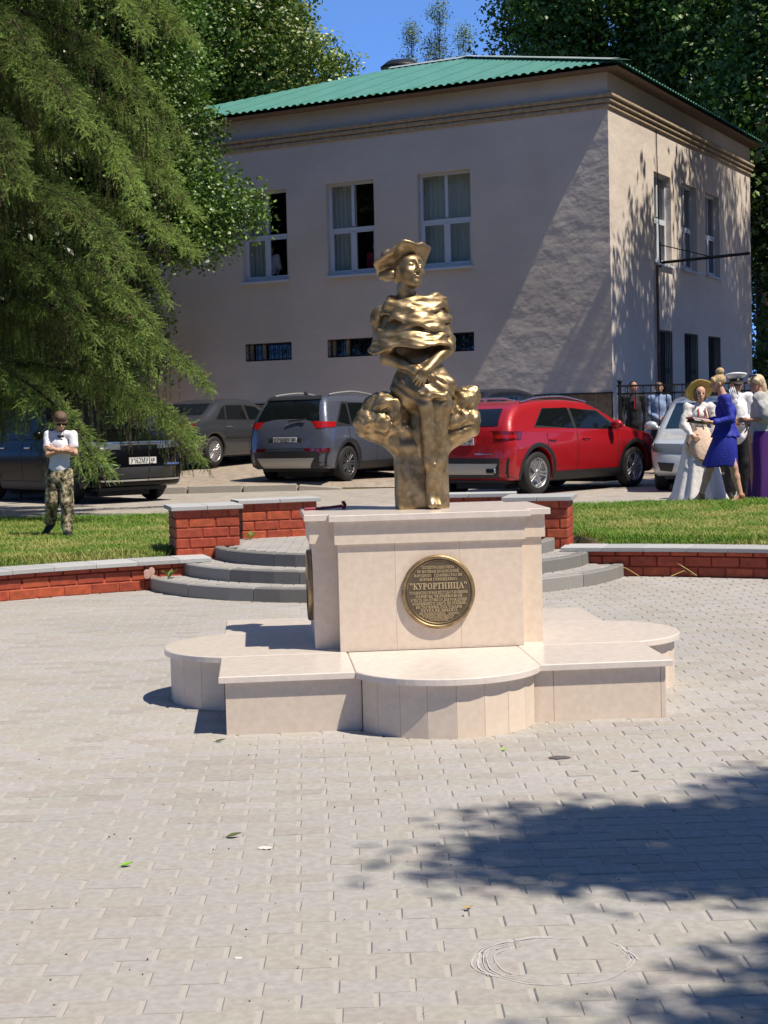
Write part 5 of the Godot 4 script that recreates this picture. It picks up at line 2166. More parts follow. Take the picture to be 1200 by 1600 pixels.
func car(called: String, label: String, c: Dictionary, where: Vector3, heading: float, pitch := 0.0) -> Node3D:
	var o := thing(called, label, "car", where, deg_to_rad(90.0 - heading), "cars parked by the building")
	o.rotation = Vector3(0, deg_to_rad(90.0 - heading), 0)
	o.basis = o.basis * Basis(Vector3.BACK, pitch)
	var sh := CarShape.new()
	sh.half = c.half
	sh.belt = c.belt
	sh.wheel = c.wheel
	sh.base = c.base
	sh.lean = c.get("lean", 0.38)
	sh.sill = c.get("sill", 0.22)
	sh.tail = c.get("tail", 0.3)
	sh.nose = c.get("nose", 0.4)
	sh.curve(c.top)
	var mb := MB.new()
	net(mb, sh.at, 0.036, PackedVector3Array([Vector3(0, 0.6, 0)]))
	part("body", mb.done(), c.paint, o)
	part("underbody", bx(Vector3((sh.x1 - sh.x0) * 0.86, 0.12, 1.3), 0.02, Vector3(0, 0.25, 0)), M.trim, o)
	for s in [-0.5, 0.5]:
		part("wheel_housing", bx(Vector3(sh.wheel * 2.05, sh.wheel * 1.7, 0.98), 0.0, Vector3(sh.base * s, sh.wheel + 0.05, 0)), M.trim, o)
	# wheels
	var wm: Dictionary = wheel_meshes(sh.wheel, c.spokes, c.rim, c.get("twist", 0.0))
	for sx in [-0.5, 0.5]:
		for sz in [-1.0, 1.0]:
			var t := Transform3D(Basis(Vector3.RIGHT, PI / 2 * sz), Vector3(sh.base * sx, sh.wheel, sz * (sh.half - 0.125)))
			var w := part("wheel", wm.tyre, M.tyre, o, t)
			part("rim", wm.rim, M.alloy_dark if c.get("dark_rim", false) else wm.m, w)
			part("spokes", wm.spokes, wm.m, w)
	# wheel-arch lips
	if c.get("cladding", false):
		for s in [1.0, -1.0]:
			for ax in [-0.5, 0.5]:
				var arch := MB.new()
				var rows := []
				for i in 17:
					var a := lerpf(-0.25, PI + 0.25, i / 16.0)
					var row := []
					for k in 3:
						var r := sh.wheel + 0.058 + k * 0.035
						var p := Vector3(sh.base * ax + r * cos(a), sh.wheel + r * sin(a), s * 3.0)
						p.y = maxf(p.y, sh.sill + 0.03)
						p = sh.land(p, Vector3(0, 0, -s))
						row.append(p + Vector3(0, 0, s * (0.012 if k == 1 else 0.004)))
					rows.append(row)
				arch.grid(rows, s > 0)
				part("wheel_arch", arch.done(), M.trim, o)
		side_panels(sh, "sill_cladding", [[Vector2(-sh.base / 2 + sh.wheel + 0.05, sh.sill + 0.01), Vector2(sh.base / 2 - sh.wheel - 0.05, sh.sill + 0.01), Vector2(sh.base / 2 - sh.wheel - 0.07, sh.sill + 0.14), Vector2(-sh.base / 2 + sh.wheel + 0.07, sh.sill + 0.14)]], M.trim, o, 0.012, 8, 3)
	# glass
	side_panels(sh, "window_surround", c.surround, M.trim, o, 0.004, 14, 6)
	for q in c.side_glass:
		side_panels(sh, "side_window", [q], c.get("glass", M.car_glass), o, 0.009, 6, 6)
	if c.has("rear_glass"):
		end_panel(sh, "rear_window", [c.rear_glass], c.get("glass", M.car_glass), o, true, 0.008, 12, 8)
	if c.has("front_glass"):
		end_panel(sh, "windscreen", [c.front_glass], c.get("glass", M.car_glass), o, false, 0.008, 12, 8)
	# seams of the doors, door handles, mirrors
	for x in c.seams:
		side_panels(sh, "door_seam", [[Vector2(x - 0.006, sh.sill + 0.14), Vector2(x + 0.006, sh.sill + 0.14), Vector2(x + 0.006 + 0.02, sh.belt - 0.01), Vector2(x - 0.006 + 0.02, sh.belt - 0.01)]], M.trim, o, 0.003, 1, 6)
	for x in c.handles:
		for s in [1.0, -1.0]:
			var p := sh.land(Vector3(x, sh.belt - 0.12, 3.0 * s), Vector3(0, 0, -s))
			part("door_handle", bx(Vector3(0.19, 0.034, 0.04), 0.014), c.get("handle_m", c.paint), o, at(p.x, p.y, p.z + 0.012 * s))
	for s in [1.0, -1.0]:
		var f := Field.new()
		var mx: float = c.get("mirror", 0.62)
		f.ball(Vector3(mx, sh.belt + 0.09, s * (sh.half + 0.09)), Vector3(0.075, 0.075, 0.11), 0.02)
		f.bone(Vector3(mx + 0.04, sh.belt + 0.03, s * (sh.half - 0.06)), Vector3(mx + 0.02, sh.belt + 0.07, s * (sh.half + 0.05)), 0.03, 0.03, 0.03)
		part("mirror", field_mesh(f, 0.02), c.paint, o)
	if c.get("rails", false):
		for s in [1.0, -1.0]:
			var path := []
			var rr := []
			for i in 12:
				var x := lerpf(c.rail_x.x, c.rail_x.y, i / 11.0)
				var z := sh.half - 0.03 - sh.lean * (sh.top(x) - sh.belt) - 0.06
				path.append(Vector3(x, sh.top(x) + 0.045 * sin(PI * clampf(i / 11.0, 0.04, 0.96)) + 0.005, z * s))
				rr.append(0.017)
			var r := MB.new()
			r.tube(path, rr, 8)
			part("roof_rail", r.done(), c.get("rail_m", M.silver_paint), o)
	for e in c.get("rear", []):
		end_panel(sh, e[0], e[1], e[2], o, true, e[3] if e.size() > 3 else 0.008)
	for e in c.get("front", []):
		end_panel(sh, e[0], e[1], e[2], o, false, e[3] if e.size() > 3 else 0.008)
	for e in c.get("sides", []):
		side_panels(sh, e[0], e[1], e[2], o, 0.008, 10, 3)
	for e in c.get("tail_lamps", []):
		corner_lamps(sh, "tail_lamp", e[0], e[1], o, true, e[3] if e.size() > 3 else 0.010, e[2])
	for e in c.get("head_lamps", []):
		corner_lamps(sh, "headlight", e[0], e[1], o, false, 0.010, e[2])
	if c.has("plate_rear"):
		var p := sh.land(Vector3(-4, c.plate_y, 0), Vector3(1, 0, 0))
		plate_text(o, c.plate_rear, Transform3D(yaw(-90), p + Vector3(-0.022, 0, 0)))
	if c.has("plate_front"):
		var p := sh.land(Vector3(4, c.plate_y, 0), Vector3(-1, 0, 0))
		plate_text(o, c.plate_front, Transform3D(yaw(90), p + Vector3(0.03, 0, 0)))
	if sh.missed:
		print(called, " missed ", sh.missed)
	o.set_meta("shape", sh)
	return o


func q4(a: float, b: float, c: float, d: float, e: float, f: float, g: float, h: float) -> Array:
	return [Vector2(a, b), Vector2(c, d), Vector2(e, f), Vector2(g, h)]


func rect(x0: float, y0: float, x1: float, y1: float) -> Array:
	return q4(x0, y0, x1, y0, x1, y1, x0, y1)


func paint(r: float, g: float, b: float, metal: float) -> StandardMaterial3D:
	return mat(r, g, b, 0.38, metal, {coat = 0.7})


func build_cars() -> void:
	# the grey crossover in the middle, seen from behind
	var o := car("grey_crossover", "grey crossover with silver roof rails seen from behind, left of the statue", {
		half = 0.89, belt = 1.0, wheel = 0.335, base = 2.59, paint = paint(0.11, 0.125, 0.165, 0.5), spokes = 7, rim = M.alloy_dark, dark_rim = true, cladding = true, lean = 0.36,
		top = [Vector2(-2.14, 0.7), Vector2(-2.1, 0.95), Vector2(-2.04, 1.10), Vector2(-1.80, 1.46), Vector2(-1.70, 1.56), Vector2(-1.4, 1.60), Vector2(-0.6, 1.61), Vector2(0.1, 1.58), Vector2(0.45, 1.47), Vector2(1.0, 1.12), Vector2(1.2, 1.04), Vector2(1.8, 0.96), Vector2(2.05, 0.85), Vector2(2.14, 0.6)],
		surround = [q4(-1.72, 1.02, 0.85, 0.99, 0.38, 1.42, -1.25, 1.47)],
		side_glass = [q4(-1.58, 1.10, -1.19, 1.04, -1.12, 1.43, -1.25, 1.43), q4(-1.12, 1.04, -0.32, 1.03, -0.32, 1.44, -1.04, 1.44), q4(-0.24, 1.03, 0.72, 1.01, 0.36, 1.38, -0.24, 1.43)],
		rear_glass = q4(-0.68, 1.13, 0.68, 1.13, 0.57, 1.49, -0.57, 1.49),
		front_glass = q4(-0.68, 1.1, 0.68, 1.1, 0.55, 1.45, -0.55, 1.45),
		seams = [-1.28, -0.30, 0.72], handles = [-0.98, -0.02], handle_m = M.chrome, rails = true, rail_x = Vector2(-1.5, 0.2), mirror = 0.6,
		rear = [["spoiler", [q4(-0.6, 1.50, 0.6, 1.50, 0.55, 1.565, -0.55, 1.565)], M.trim, 0.03], ["bumper_cladding", [q4(-0.80, 0.30, 0.80, 0.30, 0.85, 0.58, -0.85, 0.58)], M.trim, 0.014], ["skid_plate", [q4(-0.5, 0.29, 0.5, 0.29, 0.62, 0.46, -0.62, 0.46)], M.silver_paint, 0.024], ["plate_recess", [q4(-0.34, 0.70, 0.34, 0.70, 0.38, 0.86, -0.38, 0.86)], M.trim, 0.004], ["tailgate_strip", [rect(-0.3, 0.875, 0.3, 0.905)], M.chrome, 0.016], ["tailgate_seam", [rect(-0.70, 0.62, 0.70, 0.633)], M.trim, 0.004]],
		tail_lamps = [[q4(-0.36, 0.98, 0.20, 1.01, 0.22, 1.10, -0.30, 1.12), M.lamp_red, 0.75], [q4(-0.34, 0.55, 0.06, 0.55, 0.08, 0.63, -0.40, 0.63), M.lamp_dark_red, 0.75]],
		plate_rear = "О716МУ|48", plate_y = 0.78,
	}, Vector3(-0.72, 0.435, -30.45), 30.0, 0.0)
	var sh: CarShape = o.get_meta("shape")
	var e := sh.land(Vector3(-4, 1.02, 0), Vector3(1, 0, 0))
	var ring := []
	var rr := []
	for i in 25:
		ring.append(e + Vector3(-0.012, 0.045 * sin(TAU * i / 24), 0.075 * cos(TAU * i / 24)))
		rr.append(0.007)
	var mb := MB.new()
	mb.tube(ring, rr, 6, false)
	for s in [-1.0, 1.0]:
		mb.tube([e + Vector3(-0.014, -0.033, 0.03 * s - 0.008), e + Vector3(-0.014, 0.033, 0.03 * s + 0.008)], [0.008, 0.008], 5)
	mb.tube([e + Vector3(-0.014, -0.006, -0.03), e + Vector3(-0.014, 0.006, 0.03)], [0.008, 0.008], 5)
	part("badge", mb.done(), M.chrome, o)
	part("wiper", rod([Vector3(-2.055, 1.13, 0.05), Vector3(-2.03, 1.15, 0.30), Vector3(-2.04, 1.16, 0.42)], 0.016), M.trim, o)
	part("aerial", bx(Vector3(0.13, 0.06, 0.03), 0.012, Vector3(-1.35, 1.635, 0), Basis(Vector3.BACK, -0.3)), M.trim, o)
	# the red crossover right of the statue
	o = car("red_crossover", "glossy red crossover with five-spoke wheels parked right of the statue", {
		half = 0.90, belt = 0.98, wheel = 0.348, base = 2.70, paint = paint(0.40, 0.008, 0.014, 0.25), spokes = 5, rim = M.alloy, twist = 0.12, cladding = true, lean = 0.42,
		top = [Vector2(-2.21, 0.65), Vector2(-2.17, 0.92), Vector2(-2.10, 1.06), Vector2(-1.80, 1.34), Vector2(-1.62, 1.43), Vector2(-1.1, 1.485), Vector2(-0.3, 1.495), Vector2(0.25, 1.45), Vector2(0.6, 1.33), Vector2(1.15, 1.06), Vector2(1.4, 1.0), Vector2(1.95, 0.90), Vector2(2.15, 0.75), Vector2(2.21, 0.5)],
		surround = [q4(-1.40, 1.06, 0.92, 0.98, 0.45, 1.31, -1.02, 1.36)],
		side_glass = [q4(-1.34, 1.09, -0.36, 1.03, -0.36, 1.355, -1.02, 1.345), q4(-0.28, 1.03, 0.82, 0.995, 0.42, 1.285, -0.28, 1.35)],
		rear_glass = q4(-0.64, 1.09, 0.64, 1.09, 0.53, 1.355, -0.53, 1.355),
		front_glass = q4(-0.68, 1.04, 0.68, 1.04, 0.55, 1.36, -0.55, 1.36),
		seams = [-1.12, -0.32, 0.82], handles = [-0.98, -0.08], mirror = 0.66, rails = true, rail_x = Vector2(-1.45, 0.3), rail_m = M.chrome,
		rear = [["bumper_cladding", [q4(-0.82, 0.30, 0.82, 0.30, 0.86, 0.60, -0.86, 0.60)], M.trim, 0.014], ["skid_plate", [q4(-0.62, 0.36, 0.62, 0.36, 0.70, 0.52, -0.70, 0.52)], M.silver_paint, 0.026], ["tailgate_strip", [rect(-0.62, 0.66, 0.62, 0.675)], M.chrome, 0.010], ["plate_recess", [q4(-0.34, 0.79, 0.34, 0.79, 0.36, 0.93, -0.36, 0.93)], M.trim, 0.003]],
		tail_lamps = [[q4(-0.34, 0.86, 0.22, 0.88, 0.24, 1.0, -0.34, 1.02), M.lamp_dark_red, 0.75], [q4(-0.28, 0.89, 0.14, 0.90, 0.14, 0.955, -0.28, 0.955), M.lamp_red, 0.75, 0.016]],
		plate_rear = "М048СС|48", plate_y = 0.86,
	}, Vector3(2.69, 0.305, -26.03), 42.5)
	sh = o.get_meta("shape")
	for s in [-1.0, 1.0]:
		var p := sh.land(Vector3(-4, 0.41, 0.60 * s), Vector3(1, 0, 0))
		part("exhaust_tip", bx(Vector3(0.05, 0.085, 0.19), 0.02, p + Vector3(-0.035, 0, 0)), M.chrome, o)
		part("exhaust_opening", bx(Vector3(0.01, 0.06, 0.15), 0.0, p + Vector3(-0.058, 0, 0)), M.dark, o)
	# dark grey saloon, mostly behind the crossover
	o = car("grey_saloon", "dark grey saloon with tinted side windows beside the spruce branch", {
		half = 0.885, belt = 0.97, wheel = 0.33, base = 2.70, paint = paint(0.055, 0.062, 0.075, 0.5), spokes = 10, rim = M.alloy, lean = 0.42,
		top = [Vector2(-2.38, 0.65), Vector2(-2.34, 0.9), Vector2(-2.2, 1.0), Vector2(-1.8, 1.04), Vector2(-1.5, 1.12), Vector2(-0.98, 1.38), Vector2(-0.5, 1.465), Vector2(0, 1.475), Vector2(0.4, 1.42), Vector2(1.05, 1.09), Vector2(1.3, 1.01), Vector2(1.9, 0.9), Vector2(2.3, 0.72), Vector2(2.38, 0.5)],
		surround = [q4(-1.32, 1.0, 0.85, 0.97, 0.40, 1.29, -0.80, 1.33)],
		side_glass = [q4(-1.24, 1.02, -0.92, 1.01, -0.80, 1.29, -0.86, 1.29), q4(-0.86, 1.01, -0.12, 1.0, -0.12, 1.32, -0.74, 1.31), q4(-0.02, 1.0, 0.78, 0.985, 0.38, 1.27, -0.02, 1.315)],
		rear_glass = q4(-0.64, 1.12, 0.64, 1.12, 0.53, 1.36, -0.53, 1.36),
		front_glass = q4(-0.68, 1.06, 0.68, 1.06, 0.55, 1.38, -0.55, 1.38),
		seams = [-1.0, -0.08, 0.78], handles = [-0.82, 0.12], handle_m = M.chrome,
		sides = [["door_moulding", [rect(-0.95, 0.60, 0.75, 0.64)], M.trim]],
		tail_lamps = [[q4(-0.25, 0.78, 0.15, 0.80, 0.15, 0.94, -0.25, 0.94), M.lamp_dark_red, 0.75]],
	}, Vector3(-3.66, 0.645, -35.3), 30.0)
	# black crossover under the spruce, its front to the right
	o = car("black_crossover", "black crossover parked under the spruce, behind the boy, front to the right", {
		half = 0.90, belt = 1.04, wheel = 0.36, base = 2.67, paint = mat(0.003, 0.003, 0.0035, 0.2, 0.0, {spec = 0.28}), spokes = 9, rim = M.alloy_dark, cladding = true,
		top = [Vector2(-2.34, 0.8), Vector2(-2.28, 1.1), Vector2(-2.15, 1.28), Vector2(-1.9, 1.56), Vector2(-1.7, 1.64), Vector2(-1, 1.68), Vector2(-0.2, 1.68), Vector2(0.3, 1.62), Vector2(0.6, 1.5), Vector2(1.15, 1.2), Vector2(1.35, 1.12), Vector2(2.0, 1.03), Vector2(2.25, 0.92), Vector2(2.34, 0.6)],
		surround = [q4(-1.75, 1.06, 0.95, 1.04, 0.45, 1.48, -1.3, 1.5)],
		side_glass = [q4(-1.6, 1.12, -1.0, 1.08, -1.0, 1.48, -1.3, 1.47), q4(-0.92, 1.08, -0.12, 1.07, -0.12, 1.5, -0.92, 1.49), q4(-0.02, 1.07, 0.82, 1.05, 0.42, 1.44, -0.02, 1.49)],
		front_glass = q4(-0.70, 1.18, 0.70, 1.18, 0.56, 1.53, -0.56, 1.53), glass = mat(0.003, 0.004, 0.006, 0.08, 0.0, {spec = 0.3}),
		seams = [-0.95, -0.08, 0.85], handles = [-0.75, 0.15], handle_m = M.chrome, mirror = 0.75,
		front = [["grille", [q4(-0.55, 0.86, 0.55, 0.86, 0.62, 0.97, -0.62, 0.97)], M.trim, 0.006], ["grille_bar", [rect(-0.60, 0.955, 0.60, 0.98)], M.chrome, 0.016], ["grille_bar", [rect(-0.56, 0.875, 0.56, 0.895)], M.chrome, 0.016], ["bumper_grille", [q4(-0.6, 0.40, 0.6, 0.40, 0.62, 0.58, -0.62, 0.58)], M.trim, 0.006], ["bumper_trim", [q4(-0.72, 0.36, 0.72, 0.36, 0.75, 0.385, -0.75, 0.385)], M.chrome, 0.016], ["bumper_trim", [q4(-0.74, 0.60, -0.42, 0.60, -0.42, 0.63, -0.74, 0.63), q4(0.42, 0.60, 0.74, 0.60, 0.74, 0.63, 0.42, 0.63)], M.chrome, 0.016]],
		head_lamps = [[q4(-0.40, 0.86, 0.22, 0.90, 0.16, 1.0, -0.36, 0.97), M.lamp_clear, 0.75]],
		plate_front = "У162МУ|48", plate_y = 0.68,
	}, Vector3(-5.4, 0.305, -27.15), 139.0)
	# white saloon behind the group
	o = car("white_saloon", "silver-white small saloon facing the road behind the two women", {
		half = 0.845, belt = 0.94, wheel = 0.30, base = 2.476, paint = paint(0.50, 0.53, 0.56, 0.35), spokes = 8, rim = M.alloy,
		top = [Vector2(-2.13, 0.75), Vector2(-2.08, 1.0), Vector2(-1.7, 1.06), Vector2(-1.45, 1.13), Vector2(-1, 1.38), Vector2(-0.5, 1.48), Vector2(0, 1.5), Vector2(0.3, 1.45), Vector2(0.65, 1.28), Vector2(1.14, 0.98), Vector2(1.3, 0.92), Vector2(1.8, 0.81), Vector2(2.05, 0.68), Vector2(2.13, 0.48)],
		surround = [q4(-1.3, 0.99, 0.9, 0.96, 0.45, 1.32, -0.85, 1.33)],
		side_glass = [q4(-1.2, 1.0, -0.3, 0.98, -0.3, 1.33, -0.85, 1.31), q4(-0.2, 0.98, 0.8, 0.97, 0.42, 1.29, -0.2, 1.33)],
		front_glass = q4(-0.67, 0.975, 0.67, 0.975, 0.53, 1.38, -0.53, 1.38), glass = M.car_glass_blue,
		seams = [-1.0, -0.25, 0.75], handles = [-0.85, -0.05], mirror = 0.62,
		front = [["grille", [q4(-0.34, 0.60, 0.34, 0.60, 0.40, 0.73, -0.40, 0.73)], M.trim, 0.006], ["grille_bar", [q4(-0.40, 0.705, 0.40, 0.705, 0.41, 0.735, -0.41, 0.735)], M.chrome, 0.014], ["grille_bar", [q4(-0.35, 0.65, 0.35, 0.65, 0.36, 0.665, -0.36, 0.665)], M.chrome, 0.014], ["bumper_grille", [q4(-0.40, 0.30, 0.40, 0.30, 0.34, 0.42, -0.34, 0.42)], M.trim, 0.006], ["fog_lamp_recess", [q4(-0.70, 0.34, -0.52, 0.32, -0.48, 0.45, -0.74, 0.47), q4(0.52, 0.32, 0.70, 0.34, 0.74, 0.47, 0.48, 0.45)], M.trim, 0.006]],
		head_lamps = [[q4(-0.40, 0.59, 0.10, 0.63, 0.17, 0.755, -0.37, 0.735), M.lamp_clear, 0.6]],
		plate_front = "Е305ОР|48", plate_y = 0.50,
	}, Vector3(5.46, 0.305, -26.05), 194.0)
	# only its roof shows over the red one
	o = car("dark_blue_car", "dark blue car whose roof shows behind the red crossover", {
		half = 0.90, belt = 1.04, wheel = 0.36, base = 2.67, paint = paint(0.008, 0.011, 0.02, 0.2), spokes = 8, rim = M.alloy,
		top = [Vector2(-2.3, 0.8), Vector2(-2.24, 1.1), Vector2(-2.1, 1.28), Vector2(-1.85, 1.52), Vector2(-1.6, 1.62), Vector2(-1, 1.68), Vector2(-0.2, 1.68), Vector2(0.3, 1.62), Vector2(0.6, 1.5), Vector2(1.15, 1.2), Vector2(1.35, 1.12), Vector2(2.0, 1.03), Vector2(2.25, 0.92), Vector2(2.34, 0.6)],
		surround = [q4(-1.75, 1.06, 0.95, 1.04, 0.45, 1.48, -1.3, 1.5)],
		side_glass = [q4(-1.6, 1.12, -1.0, 1.08, -1.0, 1.48, -1.3, 1.47), q4(-0.92, 1.08, -0.12, 1.07, -0.12, 1.5, -0.92, 1.49), q4(-0.02, 1.07, 0.82, 1.05, 0.42, 1.44, -0.02, 1.49)],
		rear_glass = q4(-0.66, 1.22, 0.66, 1.22, 0.55, 1.54, -0.55, 1.54),
		seams = [-0.95, -0.08], handles = [-0.75],
		tail_lamps = [[q4(-0.2, 0.9, 0.15, 0.92, 0.15, 1.04, -0.2, 1.04), M.lamp_dark_red, 0.75]],
	}, Vector3(2.35, 0.43, -32.0), 30.0)


# ---------------------------------------------------------------- people; joints in metres from the ground below them, x to the right of the picture, z towards the camera
func head_field(f: Field, c: Vector3, b: Basis, s: float) -> void:
	var h := func(x: float, y: float, z: float) -> Vector3: return c + b * (Vector3(x, y, z) * s)
	f.ball(h.call(0, 0.03, -0.012), Vector3(0.076, 0.088, 0.094) * s, 0.02, b)
	f.ball(h.call(0, -0.045, 0.026), Vector3(0.056, 0.062, 0.060) * s, 0.035, b)
	f.ball(h.call(0, -0.092, 0.056), Vector3(0.024, 0.018, 0.020) * s, 0.025, b)
	f.bone(h.call(0, 0.012, 0.084), h.call(0, -0.026, 0.106), 0.010 * s, 0.0145 * s, 0.012)
	f.cut(h.call(-0.031, 0.008, 0.090), Vector3(0.020, 0.012, 0.014) * s, 0.014, b)
	f.cut(h.call(0.031, 0.008, 0.090), Vector3(0.020, 0.012, 0.014) * s, 0.014, b)
	f.ball(h.call(0, -0.060, 0.080), Vector3(0.024, 0.010, 0.011) * s, 0.008, b)
	f.ball(h.call(-0.078, -0.005, -0.008), Vector3(0.011, 0.030, 0.019) * s, 0.01, b)
	f.ball(h.call(0.078, -0.005, -0.008), Vector3(0.011, 0.030, 0.019) * s, 0.01, b)


func hand_field(f: Field, wrist: Vector3, d: Vector3, palm: Vector3, s: float, curl: float, thumb: float) -> void:  # d along the fingers, palm out of the palm; thumb +1 or -1 along d x palm
	d = d.normalized()
	palm = (palm - d * palm.dot(d)).normalized()
	var side := d.cross(palm).normalized()
	var b := Basis(side, -palm, d)
	var mid := wrist + d * 0.048 * s
	f.ball(mid, Vector3(0.042, 0.016, 0.050) * s, 0.012, b)
	f.bone(wrist - d * 0.02 * s, mid, 0.026 * s, 0.022 * s, 0.015)
	var lens := [0.070, 0.078, 0.073, 0.058]
	for i in 4:
		var root: Vector3 = mid + d * 0.040 * s + side * thumb * (0.030 - 0.0205 * i) * s
		var l: float = lens[i] * s
		var k: Vector3 = root + (d * cos(curl * 0.6) + palm * sin(curl * 0.6)) * l * 0.5
		var t: Vector3 = k + (d * cos(curl * 1.5) + palm * sin(curl * 1.5)) * l * 0.5
		f.bone(root, k, 0.0095 * s, 0.0088 * s, 0.004)
		f.bone(k, t, 0.0088 * s, 0.0074 * s, 0.003)
	var r0: Vector3 = wrist + d * 0.022 * s + side * thumb * 0.030 * s
	var r1: Vector3 = r0 + (d * 0.65 + side * thumb * 0.6 + palm * 0.35).normalized() * 0.042 * s
	f.bone(r0, r1, 0.0125 * s, 0.0105 * s, 0.01)
	f.bone(r1, r1 + (d * 0.85 + side * thumb * 0.15 + palm * 0.4).normalized() * 0.034 * s, 0.0105 * s, 0.0085 * s, 0.004)


func person(label: String, where: Vector3, j: Dictionary, s: float, skin: Material, coarse := 0.015) -> Node3D:
	var o := thing("person", label, "person", where)
	var f := Field.new()
	f.bone(j.pel, j.chest, 0.105 * s, 0.118 * s, 0.05)
	f.bone(j.hpl, j.hpr, 0.078 * s, 0.078 * s, 0.04)
	f.bone(j.shl, j.shr, 0.044 * s, 0.044 * s, 0.02)
	f.bone(j.chest, j.nk, 0.09 * s, 0.05 * s, 0.03)
	f.bone(j.nk, j.hd + j.hb * Vector3(0, -0.04, -0.02) * s, 0.054 * s, 0.05 * s, 0.03)
	for k in ["l", "r"]:
		f.bone(j["sh" + k], j["el" + k], 0.044 * s, 0.038 * s, 0.015)
		f.bone(j["el" + k], j["wr" + k], 0.038 * s, 0.026 * s, 0.015)
		f.bone(j["hp" + k], j["kn" + k], 0.082 * s, 0.054 * s, 0.03)
		f.bone(j["kn" + k], j["kn" + k].lerp(j["an" + k], 0.35) + Vector3(0, 0, -0.015), 0.052 * s, 0.053 * s, 0.03)
		f.bone(j["kn" + k].lerp(j["an" + k], 0.35) + Vector3(0, 0, -0.015), j["an" + k], 0.053 * s, 0.036 * s, 0.03)
		f.bone(j["an" + k], j["to" + k], 0.036 * s, 0.026 * s, 0.02)
	var mb := MB.new()
	net(mb, f.at, coarse, PackedVector3Array([j.chest]))
	f = Field.new()
	head_field(f, j.hd, j.hb, s)
	net(mb, f.at, 0.0075, PackedVector3Array([j.hd]))
	for k in ["l", "r"]:
		if j.has("ha" + k):
			f = Field.new()
			hand_field(f, j["wr" + k], j["ha" + k][0], j["ha" + k][1], s, j["ha" + k][2], j["ha" + k][3])
			net(mb, f.at, 0.0055, PackedVector3Array([j["wr" + k]]))
	part("body", mb.done(), skin, o)
	return o


func garment(o: Node3D, called: String, m: Material, bones: Array, cuts: Array, coarse := 0.015, wrinkle := 0.006) -> void:  # bones: [from, to, r0, r1, blend]; cuts: [centre, half size]
	var f := Field.new()
	for b in bones:
		f.bone(b[0], b[1], b[2], b[3], b[4] if b.size() > 4 else 0.04)
	for c in cuts:
		f.cut_box(c[0], c[1])
	var n := grain
	f.bend = func(p: Vector3, d: float) -> float: return d - n.get_noise_3d(p.x * 900.0, p.y * 620.0, p.z * 900.0) * wrinkle if absf(d) < 0.04 else d
	var mb := MB.new()
	net(mb, f.at, coarse, PackedVector3Array([bones[0][0], bones[bones.size() - 1][0], bones[bones.size() / 2][0]]))
	part(called, mb.done(), m, o)


func shell(o: Node3D, called: String, m: Material, rings: Array, folds: int, depth: float, seg := 48) -> void:  # rings: [centre, rx, rz, how deep the folds]; a flared garment from top to bottom
	var mb := MB.new()
	var rows := []
	for i in seg + 1:
		var w := TAU * i / seg
		var row := []
		for k in range(rings.size() - 1, -1, -1):
			var r: Array = rings[k]
			var q: float = 1.0 + r[3] * depth * (sin(folds * w + 0.7 * k * 0.3) + 0.5 * sin((folds * 2 - 3) * w + 1.3))
			row.append(r[0] + Vector3(cos(w) * r[1] * q, 0.012 * r[3] * sin(3 * w), -sin(w) * r[2] * q))
		rows.append(row)
	mb.grid(rows, false, true)
	part(called, mb.done(), m, o)


func blob(o: Node3D, called: String, m: Material, balls: Array, cell: float, cuts := [], rough := 0.0) -> void:  # balls: [centre, radii, basis]
	var f := Field.new()
	for b in balls:
		f.ball(b[0], b[1], 0.02, b[2] if b.size() > 2 else Basis())
	for c in cuts:
		f.cut(c[0], c[1], 0.012, c[2] if c.size() > 2 else Basis())
	if rough > 0.0:
		var n := grain
		f.bend = func(p: Vector3, d: float) -> float: return d - n.get_noise_3d(p.x * 3500.0, p.y * 1500.0, p.z * 3500.0) * rough
	var mb := MB.new()
	net(mb, f.at, cell, f.seeds())
	part(called, mb.done(), m, o)


func standing(s: float) -> Dictionary:  # an upright adult of 1.75 m times s
	return {
		pel = Vector3(0, 0.96, 0) * s, chest = Vector3(0, 1.27, 0) * s, nk = Vector3(0, 1.46, -0.01) * s, hd = Vector3(0, 1.625, 0.01) * s, hb = Basis(),
		shl = Vector3(-0.17, 1.42, 0) * s, shr = Vector3(0.17, 1.42, 0) * s, ell = Vector3(-0.23, 1.14, -0.02) * s, elr = Vector3(0.23, 1.14, -0.02) * s,
		wrl = Vector3(-0.22, 0.90, 0.08) * s, wrr = Vector3(0.22, 0.90, 0.08) * s, hpl = Vector3(-0.09, 0.92, 0) * s, hpr = Vector3(0.09, 0.92, 0) * s,
		knl = Vector3(-0.10, 0.50, 0.02) * s, knr = Vector3(0.10, 0.50, 0.02) * s, anl = Vector3(-0.10, 0.09, -0.02) * s, anr = Vector3(0.10, 0.09, -0.02) * s,
		tol = Vector3(-0.12, 0.035, 0.13) * s, tor = Vector3(0.12, 0.035, 0.13) * s,
		hal = [Vector3(0, -1, 0.2), Vector3(1, 0, 0), 0.5, 1.0], har = [Vector3(0, -1, 0.2), Vector3(-1, 0, 0), 0.5, -1.0],
	}


func eyes(o: Node3D, j: Dictionary, s: float) -> void:
	for k in [-1.0, 1.0]:
		var m := SphereMesh.new()
		m.radius = 0.0125 * s
		m.height = 0.025 * s
		m.radial_segments = 10
		m.rings = 6
		part("eye", m, M.eye, o, Transform3D(Basis(), j.hd + j.hb * Vector3(0.031 * k, 0.006, 0.072) * s))


